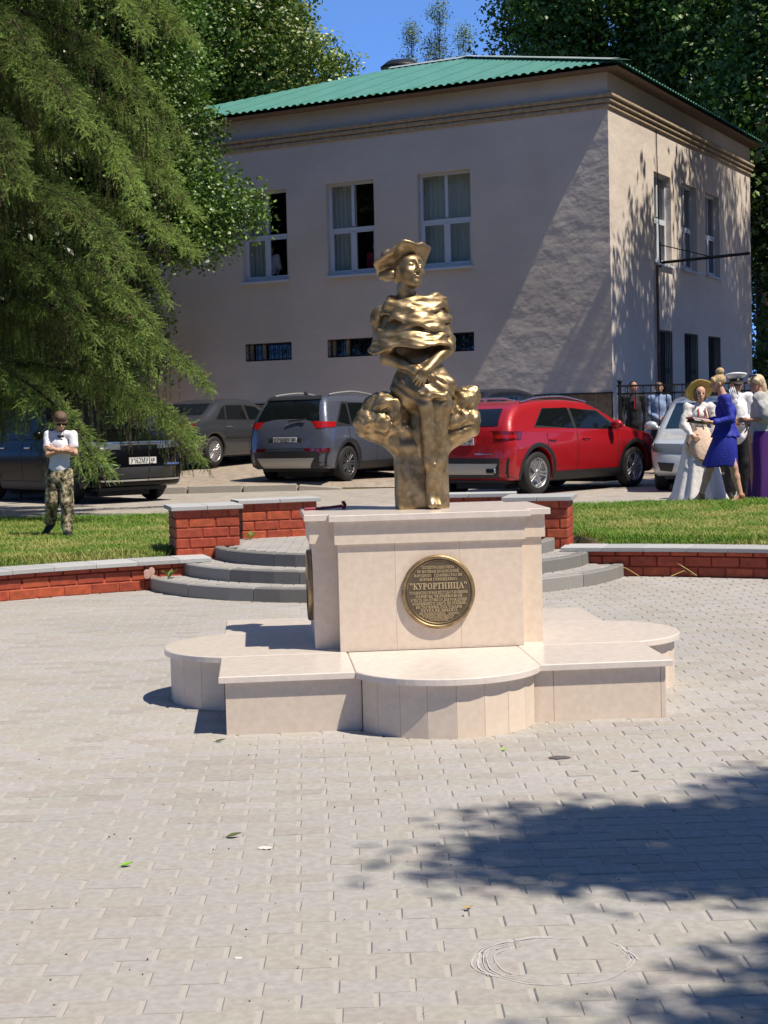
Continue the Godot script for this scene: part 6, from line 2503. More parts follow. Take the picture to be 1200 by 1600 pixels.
func shoes(o: Node3D, j: Dictionary, s: float, m: Material, sole: Material = null) -> void:
	for k in ["l", "r"]:
		var a: Vector3 = j["an" + k]
		var t: Vector3 = j["to" + k]
		var d := Vector3(t.x - a.x, 0, t.z - a.z).normalized()
		garment(o, "shoe", m, [[a - Vector3(0, 0.022, 0) * s - d * 0.03 * s, t + d * 0.02, 0.05 * s, 0.04 * s, 0.02], [a + Vector3(0, 0.01, 0), a - Vector3(0, 0.04, 0) * s, 0.045 * s, 0.045 * s, 0.02]], [], 0.012, 0.002)


func build_people() -> void:
	M.eye = mat(0.03, 0.025, 0.02, 0.15)
	var hair_brown := mat(0.13, 0.08, 0.048, 0.55, 0.0, {ntex = bump_tex(31, 0.12, 3, 8.0, 256), scale = 6.0, nscale = 0.8, world = false})
	var hair_blond := mat(0.52, 0.37, 0.19, 0.5, 0.0, {ntex = bump_tex(32, 0.12, 3, 8.0, 256), scale = 6.0, nscale = 0.8, world = false})
	var hair_pale := mat(0.68, 0.55, 0.36, 0.5, 0.0, {ntex = bump_tex(32, 0.12, 3, 8.0, 256), scale = 6.0, nscale = 0.8, world = false})
	var hair_black := mat(0.012, 0.01, 0.009, 0.5)
	# camouflage cloth
	var camo := noise_tex(41, 0.018, 2, Color.BLACK, Color.WHITE, 256)
	var ramp := Gradient.new()
	ramp.interpolation_mode = Gradient.GRADIENT_INTERPOLATE_CONSTANT
	ramp.offsets = PackedFloat32Array([0.0, 0.42, 0.55, 0.7])
	ramp.colors = PackedColorArray([Color(0.20, 0.19, 0.13), Color(0.80, 0.74, 0.60), Color(0.40, 0.37, 0.25), Color(0.93, 0.88, 0.75)])
	camo.color_ramp = ramp
	var camo_m := mat(0.74, 0.74, 0.72, 0.9, 0.0, {tex = camo, scale = 2.1, world = false})

	# --- the boy on the grass, arms folded, head bowed
	var j := standing(0.81)
	j.hb = Basis(Vector3.UP, 0.3) * Basis(Vector3.RIGHT, 0.5)
	j.hd = Vector3(0.045, 1.315, 0.04)
	j.nk = Vector3(0.02, 1.19, -0.03)
	j.chest = Vector3(0.02, 1.04, -0.01)
	j.pel = Vector3(0.0, 0.77, 0.0)
	j.shl = Vector3(-0.115, 1.165, -0.01)
	j.shr = Vector3(0.165, 1.165, -0.01)
	j.ell = Vector3(-0.105, 0.945, 0.06)
	j.elr = Vector3(0.195, 0.955, 0.06)
	j.wrl = Vector3(0.085, 0.99, 0.155)
	j.wrr = Vector3(-0.015, 1.005, 0.175)
	j.hal = [Vector3(1, 0.1, -0.2), Vector3(0, 0, -1), 0.3, 1.0]
	j.har = [Vector3(-1, 0.15, -0.2), Vector3(0, 0, -1), 0.3, -1.0]
	j.hpl = Vector3(-0.065, 0.73, 0)
	j.hpr = Vector3(0.075, 0.73, 0)
	j.knl = Vector3(-0.085, 0.42, 0.03)
	j.anl = Vector3(-0.165, 0.175, -0.2)
	j.tol = Vector3(-0.205, 0.05, -0.12)
	j.knr = Vector3(0.085, 0.41, 0.07)
	j.anr = Vector3(0.08, 0.08, 0.08)
	j.tor = Vector3(0.135, 0.03, 0.19)
	var s := 0.84
	var o := person("boy in a white T-shirt and camouflage trousers walking on the grass, arms folded", Vector3(-3.63, 0.292, -17.6), j, s, M.skin, 0.0125)
	garment(o, "shirt", M.white, [[j.pel + Vector3(0, 0.03, 0), j.chest, 0.118, 0.105, 0.04], [j.shl, j.shr, 0.045, 0.045, 0.03], [j.chest, j.nk - Vector3(0, 0.02, 0), 0.095, 0.05, 0.03], [j.shl, j.shl.lerp(j.ell, 0.6), 0.046, 0.056, 0.015], [j.shr, j.shr.lerp(j.elr, 0.6), 0.046, 0.056, 0.015]], [[Vector3(0, 0.55, 0), Vector3(0.4, 0.185, 0.4)]], 0.0115, 0.012)
	garment(o, "trousers", camo_m, [[j.pel + Vector3(0, -0.02, 0), j.pel + Vector3(0, -0.06, 0), 0.112, 0.115, 0.04], [j.hpl, j.knl, 0.088, 0.074, 0.03], [j.knl, j.anl + Vector3(0.0, 0.02, 0), 0.074, 0.064, 0.03], [j.hpr, j.knr, 0.088, 0.074, 0.03], [j.knr, j.anr + Vector3(0, 0.03, 0), 0.074, 0.062, 0.03]], [], 0.0115, 0.014)
	shoes(o, j, 0.84, M.ink)
	var hd: Vector3 = j.hd
	var hb: Basis = j.hb
	blob(o, "hair", hair_brown, [[hd + hb * Vector3(0, 0.042, -0.012), Vector3(0.073, 0.072, 0.088), hb], [hd + hb * Vector3(0, 0.07, 0.035), Vector3(0.052, 0.028, 0.042), hb]], 0.007, [[hd + hb * Vector3(0, -0.055, 0.085), Vector3(0.085, 0.085, 0.075), hb]], 0.006)
	for k in [-1.0, 1.0]:
		part("sunglasses_lens", bx(Vector3(0.052, 0.030, 0.006), 0.003), M.car_glass, o, Transform3D(hb, hd + hb * Vector3(0.029 * k, 0.004, 0.084)))
		part("sunglasses_arm", bx(Vector3(0.004, 0.008, 0.095), 0.001), M.ink, o, Transform3D(hb, hd + hb * Vector3(0.066 * k, 0.008, 0.036)))
	part("bow_tie", bx(Vector3(0.075, 0.03, 0.02), 0.008), M.ink, o, Transform3D(Basis(), Vector3(0.045, 1.145, 0.075)))
	garment(o, "collar", M.ink, [[j.nk + Vector3(0.01, 0.005, 0.0), j.nk + Vector3(0.012, 0.02, 0.008), 0.058, 0.052]], [], 0.01, 0.0)

	# --- the woman in blue striding left with books
	j = standing(0.97)
	s = 0.95
	j.hb = Basis(Vector3.UP, deg_to_rad(-82)) * Basis(Vector3.RIGHT, 0.12)
	j.hd = Vector3(-0.075, 1.585, 0)
	j.nk = Vector3(0.0, 1.42, 0)
	j.chest = Vector3(0.03, 1.22, 0)
	j.pel = Vector3(0.0, 0.95, 0)
	j.shl = Vector3(0.0, 1.375, 0.14)
	j.shr = Vector3(0.02, 1.375, -0.14)
	j.ell = Vector3(0.055, 1.12, 0.19)
	j.wrl = Vector3(-0.19, 1.085, 0.20)
	j.hal = [Vector3(-1, 0.05, -0.1), Vector3(0, 1, -0.3), 0.5, 1.0]
	j.elr = Vector3(0.04, 1.12, -0.19)
	j.wrr = Vector3(-0.20, 1.10, -0.12)
	j.har = [Vector3(-1, 0.05, 0.2), Vector3(0, 1, 0.2), 0.5, -1.0]
	j.hpl = Vector3(0, 0.90, 0.085)
	j.hpr = Vector3(0, 0.90, -0.085)
	j.knl = Vector3(0.10, 0.50, 0.09)
	j.anl = Vector3(0.19, 0.12, 0.09)
	j.tol = Vector3(0.07, 0.03, 0.10)
	j.knr = Vector3(-0.17, 0.49, -0.07)
	j.anr = Vector3(-0.30, 0.125, -0.07)
	j.tor = Vector3(-0.42, 0.03, -0.05)
	var blue := mat(0.012, 0.022, 0.33, 0.7, 0.0, {ntex = bump_tex(34, 0.03, 4, 6.0, 256), scale = 3.0, nscale = 0.5, world = false})
	o = person("woman in a royal blue suit with a hair bun, carrying books", Vector3(4.485, 0.305, -20.6), j, s, M.skin, 0.013)
	garment(o, "jacket", blue, [[j.pel + Vector3(0.02, -0.06, 0), j.pel + Vector3(0.02, 0.10, 0), 0.19, 0.122, 0.05], [j.pel + Vector3(0.02, 0.08, 0), j.chest, 0.118, 0.138, 0.05], [j.shl, j.shr, 0.062, 0.062, 0.06], [j.chest, j.nk - Vector3(0, 0.03, 0), 0.115, 0.06, 0.05], [j.shl, j.ell, 0.066, 0.056, 0.03], [j.ell, j.wrl + Vector3(0.04, 0, 0), 0.056, 0.044, 0.02], [j.shr, j.elr, 0.066, 0.056, 0.03], [j.elr, j.wrr + Vector3(0.04, 0, 0), 0.056, 0.044, 0.02]], [[Vector3(0, 0.64, 0), Vector3(0.5, 0.245, 0.5)]], 0.0125, 0.012)
	shell(o, "skirt", blue, [[Vector3(0.02, 0.96, 0), 0.125, 0.15, 0.0], [Vector3(0.01, 0.86, 0), 0.158, 0.185, 0.3], [Vector3(-0.02, 0.70, 0), 0.19, 0.195, 0.6], [Vector3(-0.055, 0.515, 0), 0.225, 0.18, 1.0], [Vector3(-0.055, 0.50, 0), 0.20, 0.16, 1.0], [Vector3(-0.03, 0.62, 0), 0.15, 0.14, 0.5]], 5, 0.06)
	hd = j.hd
	hb = j.hb
	blob(o, "hair", hair_blond, [[hd + hb * Vector3(0, 0.045, -0.03), Vector3(0.082, 0.082, 0.092), hb], [hd + hb * Vector3(0, 0.155, -0.055), Vector3(0.056, 0.052, 0.056), hb], [hd + hb * Vector3(0.02, 0.05, 0.065), Vector3(0.055, 0.05, 0.03), hb]], 0.0075, [[hd + hb * Vector3(0, -0.06, 0.075), Vector3(0.10, 0.085, 0.075), hb]], 0.006)
	for k in ["l", "r"]:
		var a: Vector3 = j["an" + k]
		var t: Vector3 = j["to" + k]
		garment(o, "sandal", mat(0.34, 0.16, 0.07, 0.5), [[t + Vector3(0.02, -0.01, 0), a + Vector3(0.02, -0.05, 0), 0.034, 0.036, 0.01], [a + Vector3(-0.005, 0.0, 0), a + Vector3(0.015, -0.01, 0), 0.044, 0.044, 0.01]], [[a.lerp(t, 0.45) + Vector3(0, 0.035, 0), Vector3(0.03, 0.035, 0.08)]], 0.01, 0.0)
		part("heel", rod([a + Vector3(0.035, -0.04, 0), Vector3(a.x + 0.04, 0.003, a.z)], 0.012), M.ink, o)
	var books := [["book", "red book, topmost of the stack in the hands of the woman in blue", mat(0.42, 0.012, 0.045, 0.5), 1.132, 0.0], ["book", "dark book under the red one in the hands of the woman in blue", mat(0.05, 0.01, 0.012, 0.6), 1.108, 0.02], ["folder", "black folder at the bottom of the stack held by the woman in blue", M.ink, 1.085, 0.01]]
	for b in books:
		var bk := thing(b[0], b[1], "book" if b[0] == "book" else "folder", Vector3(4.485 - 0.34 + b[4], 0.305 + b[3], -20.6), 0.1)
		bk.basis = bk.basis * Basis(Vector3.BACK, -0.16)
		part("cover", bx(Vector3(0.235, 0.022, 0.30), 0.003), b[2], bk)
		if b[0] == "book":
			part("pages", bx(Vector3(0.226, 0.015, 0.306), 0.001, Vector3(0.0, 0, 0)), M.white, bk)

	# --- the woman in a long white dress and straw hat
	j = standing(0.955)
	s = 0.94
	j.hb = Basis(Vector3.UP, 0.0) * Basis(Vector3.RIGHT, 0.06)
	j.hd = Vector3(0.02, 1.475, 0.02)
	j.nk = Vector3(0.02, 1.325, -0.01)
	j.chest = Vector3(0.0, 1.17, 0)
	j.shl = Vector3(-0.145, 1.285, 0)
	j.shr = Vector3(0.165, 1.285, 0)
	j.pel = Vector3(0, 0.9, 0)
	j.ell = Vector3(-0.21, 1.06, 0.03)
	j.wrl = Vector3(-0.14, 0.92, 0.17)
	j.hal = [Vector3(0.6, -0.5, 0.3), Vector3(0, 0, -1), 0.6, 1.0]
	var white_cloth := mat(0.76, 0.735, 0.72, 0.85, 0.0, {ntex = bump_tex(35, 0.03, 4, 6.0, 256), scale = 2.0, nscale = 0.4, world = false})
	var cream := mat(0.70, 0.52, 0.40, 0.85, 0.0, {ntex = bump_tex(35, 0.03, 4, 6.0, 256), scale = 2.0, nscale = 0.4, world = false})
	o = person("woman in a long white and cream dress wearing a yellow straw hat", Vector3(4.34, 0.305, -21.5), j, s, M.skin, 0.015)
	eyes(o, j, s)
	garment(o, "bodice", white_cloth, [[Vector3(0, 0.96, 0), j.chest, 0.105, 0.125, 0.05], [j.shl, j.shr, 0.055, 0.055, 0.03], [j.chest, j.nk + Vector3(0, 0.02, 0), 0.10, 0.056, 0.03], [j.shl, j.ell, 0.062, 0.07, 0.02], [j.ell, j.wrl, 0.06, 0.04, 0.02], [j.shr, j.elr, 0.06, 0.066, 0.02], [j.elr, j.wrr, 0.058, 0.04, 0.02]], [], 0.014, 0.02)
	shell(o, "skirt", white_cloth, [[Vector3(0.0, 1.0, 0), 0.12, 0.11, 0.0], [Vector3(0.0, 0.82, 0), 0.19, 0.17, 0.5], [Vector3(0.0, 0.45, 0), 0.27, 0.24, 0.8], [Vector3(-0.01, 0.12, 0), 0.34, 0.31, 1.0], [Vector3(-0.02, 0.012, 0.0), 0.395, 0.36, 1.1], [Vector3(-0.02, 0.01, 0), 0.33, 0.30, 1.0]], 9, 0.07, 72)
	shell(o, "overskirt", cream, [[Vector3(0.0, 1.015, 0.0), 0.125, 0.118, 0.0], [Vector3(0.0, 0.90, 0.015), 0.18, 0.165, 0.4], [Vector3(0.015, 0.72, 0.03), 0.225, 0.195, 0.6], [Vector3(0.04, 0.56, 0.045), 0.225, 0.20, 0.7], [Vector3(0.045, 0.55, 0.045), 0.19, 0.17, 0.7]], 6, 0.07)
	part("overskirt_trim", rod([Vector3(-0.19, 0.82, 0.14), Vector3(-0.15, 0.68, 0.20), Vector3(-0.05, 0.59, 0.245), Vector3(0.08, 0.55, 0.255), Vector3(0.2, 0.54, 0.20)], 0.008), mat(0.12, 0.05, 0.02, 0.7), o)
	for k in [-1.0, 1.0]:
		part("neck_ribbon", rod([Vector3(0.02 + 0.045 * k, 1.27, 0.105), Vector3(0.03 + 0.05 * k, 1.16, 0.145), Vector3(0.03 + 0.05 * k, 1.07, 0.15)], 0.012, 6), mat(0.55, 0.13, 0.07, 0.6), o)
	hd = j.hd
	hb = j.hb
	blob(o, "hair", hair_brown, [[hd + hb * Vector3(0, 0.035, -0.03), Vector3(0.083, 0.085, 0.088), hb], [hd + hb * Vector3(-0.06, -0.03, 0.0), Vector3(0.03, 0.07, 0.05), hb], [hd + hb * Vector3(0.06, -0.03, 0.0), Vector3(0.03, 0.07, 0.05), hb]], 0.009, [[hd + hb * Vector3(0, -0.02, 0.09), Vector3(0.062, 0.085, 0.08), hb]], 0.004)
	var f := Field.new()
	var hat_b := Basis(Vector3.BACK, 0.16) * Basis(Vector3.RIGHT, -0.85)
	f.brim(hd + hb * Vector3(0, 0.035, -0.05), 0.185, 0.008, 0.005, 0.01, hat_b, 0.012, 0.06)
	f.ball(hd + hb * Vector3(0, 0.075, -0.075), Vector3(0.095, 0.085, 0.095), 0.02, hat_b)
	f.cut(hd + hb * Vector3(0, -0.015, 0.03), Vector3(0.088, 0.105, 0.11), 0.01, hb)
	part("straw_hat", field_mesh(f, 0.008), mat(0.66, 0.47, 0.13, 0.8, 0.0, {ntex = bump_tex(36, 0.2, 2, 8.0, 256), scale = 5.0, nscale = 0.6, world = false}), o)

	# --- the man in a white peaked cap
	j = standing(1.0)
	s = 0.98
	j.hb = Basis(Vector3.RIGHT, 0.05)
	j.hd = Vector3(0.0, 1.59, 0.02)
	j.nk = Vector3(0, 1.44, -0.01)
	j.ell = Vector3(-0.22, 1.15, 0.10)
	j.wrl = Vector3(-0.06, 1.37, 0.21)
	j.hal = [Vector3(-0.35, 1, 0.1), Vector3(0.3, 0, -1), 0.35, -1.0]
	j.wrr = Vector3(0.02, 1.06, 0.22)
	j.har = [Vector3(-1, 0.0, 0.2), Vector3(0, 0, -1), 0.5, -1.0]
	o = person("man in a white peaked cap, white shirt and gloves, dark trousers", Vector3(4.95, 0.305, -21.9), j, s, M.skin_tan, 0.015)
	garment(o, "shirt", M.white, [[j.pel + Vector3(0, -0.06, 0), j.chest, 0.155, 0.15, 0.05], [j.shl, j.shr, 0.06, 0.06, 0.03], [j.chest, j.nk, 0.115, 0.064, 0.03], [j.shl, j.ell, 0.064, 0.056, 0.02], [j.ell, j.wrl, 0.054, 0.044, 0.02], [j.shr, j.elr, 0.064, 0.056, 0.02], [j.elr, j.wrr, 0.058, 0.045, 0.02]], [[Vector3(0, 0.5, 0), Vector3(0.5, 0.26, 0.5)]], 0.014, 0.014)
	garment(o, "trousers", mat(0.008, 0.008, 0.012, 0.8), [[j.pel, j.pel + Vector3(0, -0.06, 0), 0.13, 0.14, 0.04], [j.hpl, j.knl, 0.10, 0.085, 0.03], [j.knl, j.anl, 0.085, 0.075, 0.03], [j.hpr, j.knr, 0.10, 0.085, 0.03], [j.knr, j.anr, 0.085, 0.075, 0.03]], [], 0.015, 0.01)
	shoes(o, j, 1.0, M.ink)
	f = Field.new()
	hand_field(f, j.wrl, j.hal[0], j.hal[1], 1.16, 0.35, -1.0)
	var mb := MB.new()
	net(mb, f.at, 0.006, PackedVector3Array([j.wrl]))
	part("glove", mb.done(), M.white, o)
	hd = j.hd
	var cap := MB.new()
	cap.lathe([Vector2(0.088, 0.055), Vector2(0.092, 0.105), Vector2(0.135, 0.135), Vector2(0.152, 0.15), Vector2(0.148, 0.165), Vector2(0.09, 0.178), Vector2(0.0, 0.182)], 32)
	part("cap_top", cap.done(), M.white, o, Transform3D(Basis(Vector3.RIGHT, -0.12), hd - Vector3(0, 0.015, 0.005)))
	cap = MB.new()
	cap.lathe([Vector2(0.0935, 0.05), Vector2(0.0965, 0.095)], 32)
	part("cap_band", cap.done(), M.ink, o, Transform3D(Basis(Vector3.RIGHT, -0.06), hd - Vector3(0, 0.012, 0.005)))
	f = Field.new()
	f.ball(hd + Vector3(0, 0.03, 0.10), Vector3(0.085, 0.012, 0.062), 0.01, Basis(Vector3.RIGHT, 0.5))
	part("cap_peak", field_mesh(f, 0.008), M.ink, o)
	part("cap_badge", bx(Vector3(0.034, 0.034, 0.014), 0.008, hd + Vector3(0, 0.072, 0.094)), M.bronze_bright, o)
	for k in [-1.0, 1.0]:
		part("sunglasses_lens", bx(Vector3(0.05, 0.034, 0.006), 0.003), M.car_glass, o, at(hd.x + 0.03 * k, hd.y + 0.004, hd.z + 0.092))

	# --- the blond woman in purple trousers, seen from the side
	j = standing(0.985)
	s = 0.98
	j.hb = Basis(Vector3.UP, deg_to_rad(-62)) * Basis(Vector3.RIGHT, 0.10)
	j.hd = Vector3(-0.06, 1.575, 0)
	j.nk = Vector3(0, 1.42, 0)
	j.chest = Vector3(0.02, 1.24, 0)
	j.shl = Vector3(-0.05, 1.385, 0.14)
	j.shr = Vector3(0.07, 1.385, -0.13)
	j.ell = Vector3(0.03, 1.12, 0.21)
	j.wrl = Vector3(-0.20, 1.10, 0.17)
	j.hal = [Vector3(-1, 0.02, -0.1), Vector3(0, 0.2, -1), 0.4, 1.0]
	j.elr = Vector3(0.05, 1.12, -0.2)
	j.wrr = Vector3(-0.18, 1.08, -0.05)
	o = person("blond woman in a grey blouse and wide purple trousers at the right edge", Vector3(5.06, 0.305, -20.95), j, s, M.skin_tan, 0.014)
	garment(o, "blouse", mat(0.46, 0.46, 0.45, 0.8), [[j.pel + Vector3(0.02, -0.12, 0), j.chest, 0.185, 0.155, 0.05], [j.shl, j.shr, 0.08, 0.08, 0.06], [j.chest, j.nk, 0.125, 0.065, 0.05], [j.shl, j.shl.lerp(j.ell, 0.8), 0.085, 0.10, 0.03], [j.shr, j.shr.lerp(j.elr, 0.8), 0.085, 0.10, 0.03]], [[Vector3(0, 0.55, 0), Vector3(0.6, 0.24, 0.6)]], 0.014, 0.022)
	var purple := mat(0.075, 0.010, 0.16, 0.75)
	for k in ["l", "r"]:
		var z: float = 0.09 if k == "l" else -0.09
		shell(o, "trouser_leg", purple, [[Vector3(0.02, 0.95, z * 0.9), 0.15, 0.11, 0.0], [Vector3(0.0, 0.75, z), 0.145, 0.12, 0.4], [Vector3(0.0, 0.4, z * 1.2), 0.14, 0.12, 0.8], [Vector3(-0.01, 0.06, z * 1.3), 0.165, 0.14, 1.0], [Vector3(-0.01, 0.05, z * 1.3), 0.12, 0.1, 1.0]], 6, 0.07)
	hd = j.hd
	hb = j.hb
	blob(o, "hair", hair_pale, [[hd + hb * Vector3(0, 0.045, -0.03), Vector3(0.088, 0.085, 0.095), hb], [hd + hb * Vector3(0, -0.05, -0.085), Vector3(0.085, 0.12, 0.055), hb], [hd + hb * Vector3(0.0, -0.16, -0.105), Vector3(0.10, 0.10, 0.05), hb], [hd + hb * Vector3(0.055, 0.05, 0.05), Vector3(0.045, 0.04, 0.04), hb], [hd + hb * Vector3(-0.055, 0.05, 0.05), Vector3(0.045, 0.04, 0.04), hb]], 0.008, [[hd + hb * Vector3(0, -0.05, 0.085), Vector3(0.08, 0.085, 0.075), hb]], 0.006)
	part("raised_sunglasses", bx(Vector3(0.15, 0.03, 0.012), 0.005), M.ink, o, Transform3D(hb * Basis(Vector3.RIGHT, -0.8), hd + hb * Vector3(0, 0.115, 0.045)))
	shoes(o, {anl = Vector3(-0.02, 0.08, 0.11), anr = Vector3(0.02, 0.08, -0.11), tol = Vector3(-0.16, 0.03, 0.12), tor = Vector3(-0.10, 0.03, -0.1)}, 0.95, M.white)
	# --- bystanders in the shade behind the fence
	var navy := mat(0.008, 0.009, 0.014, 0.8)
	var shade := [
		["man in a dark suit and red tie standing in the shade behind the fence", Vector3(4.98, 0.44, -31.0), navy, navy, hair_black, 1.0],
		["man in a light blue shirt standing in the shade behind the fence", Vector3(5.50, 0.44, -31.1), mat(0.20, 0.28, 0.46, 0.8), mat(0.02, 0.025, 0.04, 0.8), hair_brown, 0.98],
		["person in dark clothes standing in the shade behind the straw hat", Vector3(6.15, 0.44, -31.0), mat(0.010, 0.014, 0.03, 0.8), navy, hair_black, 0.98],
	]
	for b in shade:
		s = b[5]
		j = standing(s)
		if b[2] != navy:
			j.wrl = Vector3(-0.04, 1.0, 0.2) * s
			j.wrr = Vector3(0.05, 1.02, 0.2) * s
			j.hal = [Vector3(1, -0.2, 0), Vector3(0, 0, -1), 0.5, 1.0]
			j.har = [Vector3(-1, -0.2, 0), Vector3(0, 0, -1), 0.5, -1.0]
		o = person(b[0], b[1], j, s, M.skin_tan, 0.02)
		garment(o, "jacket" if b[2] == navy else "shirt", b[2], [[j.pel + Vector3(0, -0.05, 0), j.chest, 0.145, 0.145, 0.05], [j.shl, j.shr, 0.07, 0.07, 0.06], [j.chest, j.nk, 0.12, 0.066, 0.05], [j.shl, j.ell, 0.07, 0.058, 0.03], [j.ell, j.wrl, 0.056, 0.042, 0.02], [j.shr, j.elr, 0.07, 0.058, 0.03], [j.elr, j.wrr, 0.056, 0.042, 0.02]], [[Vector3(0, 0.55, 0), Vector3(0.5, 0.27, 0.5)]], 0.019, 0.012)
		garment(o, "trousers", b[3], [[j.pel, j.pel + Vector3(0, -0.06, 0), 0.125, 0.13, 0.04], [j.hpl, j.knl, 0.095, 0.08, 0.03], [j.knl, j.anl, 0.08, 0.07, 0.03], [j.hpr, j.knr, 0.095, 0.08, 0.03], [j.knr, j.anr, 0.08, 0.07, 0.03]], [], 0.02, 0.01)
		shoes(o, j, 1.0, M.ink)
		blob(o, "hair", b[4], [[j.hd + Vector3(0, 0.045, -0.02), Vector3(0.08, 0.08, 0.09)]], 0.012, [[j.hd + Vector3(0, -0.04, 0.085), Vector3(0.09, 0.09, 0.075)]])
		if b[0].contains("red tie"):
			part("tie", bx(Vector3(0.045, 0.24, 0.02), 0.006, Vector3(0, 1.31, 0.15)), mat(0.35, 0.015, 0.02, 0.6), o)

	# --- people looking out of the upper windows
	var t := Transform3D(yaw(FRONT), CORNER)
	var wins := [["woman in a white blouse with a red scarf leaning in the left upper window", Vector3(-8.95, 4.25, -0.62), M.white, true], ["person in a red top behind the middle upper window", Vector3(-6.08, 4.12, -0.70), mat(0.40, 0.03, 0.05, 0.8), false]]
	for w in wins:
		j = standing(0.95)
		s = 0.95
		if w[3]:
			j.wrl = Vector3(-0.02, 1.4, 0.16)
			j.hal = [Vector3(0, 1, 0), Vector3(0, 0, -1), 0.6, 1.0]
		o = person(w[0], t * w[1], j, s, M.skin, 0.02)
		o.rotation.y = deg_to_rad(FRONT)
		garment(o, "blouse", w[2], [[j.pel, j.chest, 0.135, 0.135, 0.05], [j.shl, j.shr, 0.07, 0.07, 0.06], [j.chest, j.nk, 0.115, 0.062, 0.05], [j.shl, j.ell, 0.07, 0.06, 0.03], [j.shr, j.elr, 0.07, 0.06, 0.03]], [[Vector3(0, 0.55, 0), Vector3(0.5, 0.27, 0.5)]], 0.02, 0.012)
		garment(o, "trousers", navy, [[j.pel, j.pel + Vector3(0, -0.06, 0), 0.125, 0.13, 0.04], [j.hpl, j.knl, 0.095, 0.08, 0.03], [j.knl, j.anl, 0.08, 0.07, 0.03], [j.hpr, j.knr, 0.095, 0.08, 0.03], [j.knr, j.anr, 0.08, 0.07, 0.03]], [], 0.022, 0.01)
		blob(o, "hair", hair_brown, [[j.hd + Vector3(0, 0.045, -0.02), Vector3(0.085, 0.085, 0.09)]], 0.012, [[j.hd + Vector3(0, -0.04, 0.085), Vector3(0.07, 0.09, 0.075)]])
		if w[3]:
			garment(o, "scarf", mat(0.5, 0.03, 0.05, 0.7), [[j.nk + Vector3(-0.05, 0, 0.03), j.nk + Vector3(0.05, 0, 0.03), 0.05, 0.05], [j.nk + Vector3(0, -0.02, 0.08), j.nk + Vector3(0.0, -0.16, 0.12), 0.03, 0.03]], [], 0.014, 0.004)


# ---------------------------------------------------------------- small things on the ground
func leaf_mesh(long: float, wide: float, curl: float) -> ArrayMesh:
	var mb := MB.new()
	var rows := []
	for i in 9:
		var t := i / 8.0
		var w := wide * sin(PI * pow(t, 0.8)) * 0.5
		rows.append([Vector3(long * (t - 0.5), 0.004 + curl * t * t + 0.3 * w, w), Vector3(long * (t - 0.5), 0.002 + curl * t * t, 0), Vector3(long * (t - 0.5), 0.004 + curl * t * t + 0.3 * w, -w)])
	mb.grid(rows)
	mb.tube([Vector3(-long * 0.75, 0.003, 0), Vector3(-long * 0.48, 0.002, 0)], [0.0012, 0.0012], 4)
	return mb.done()


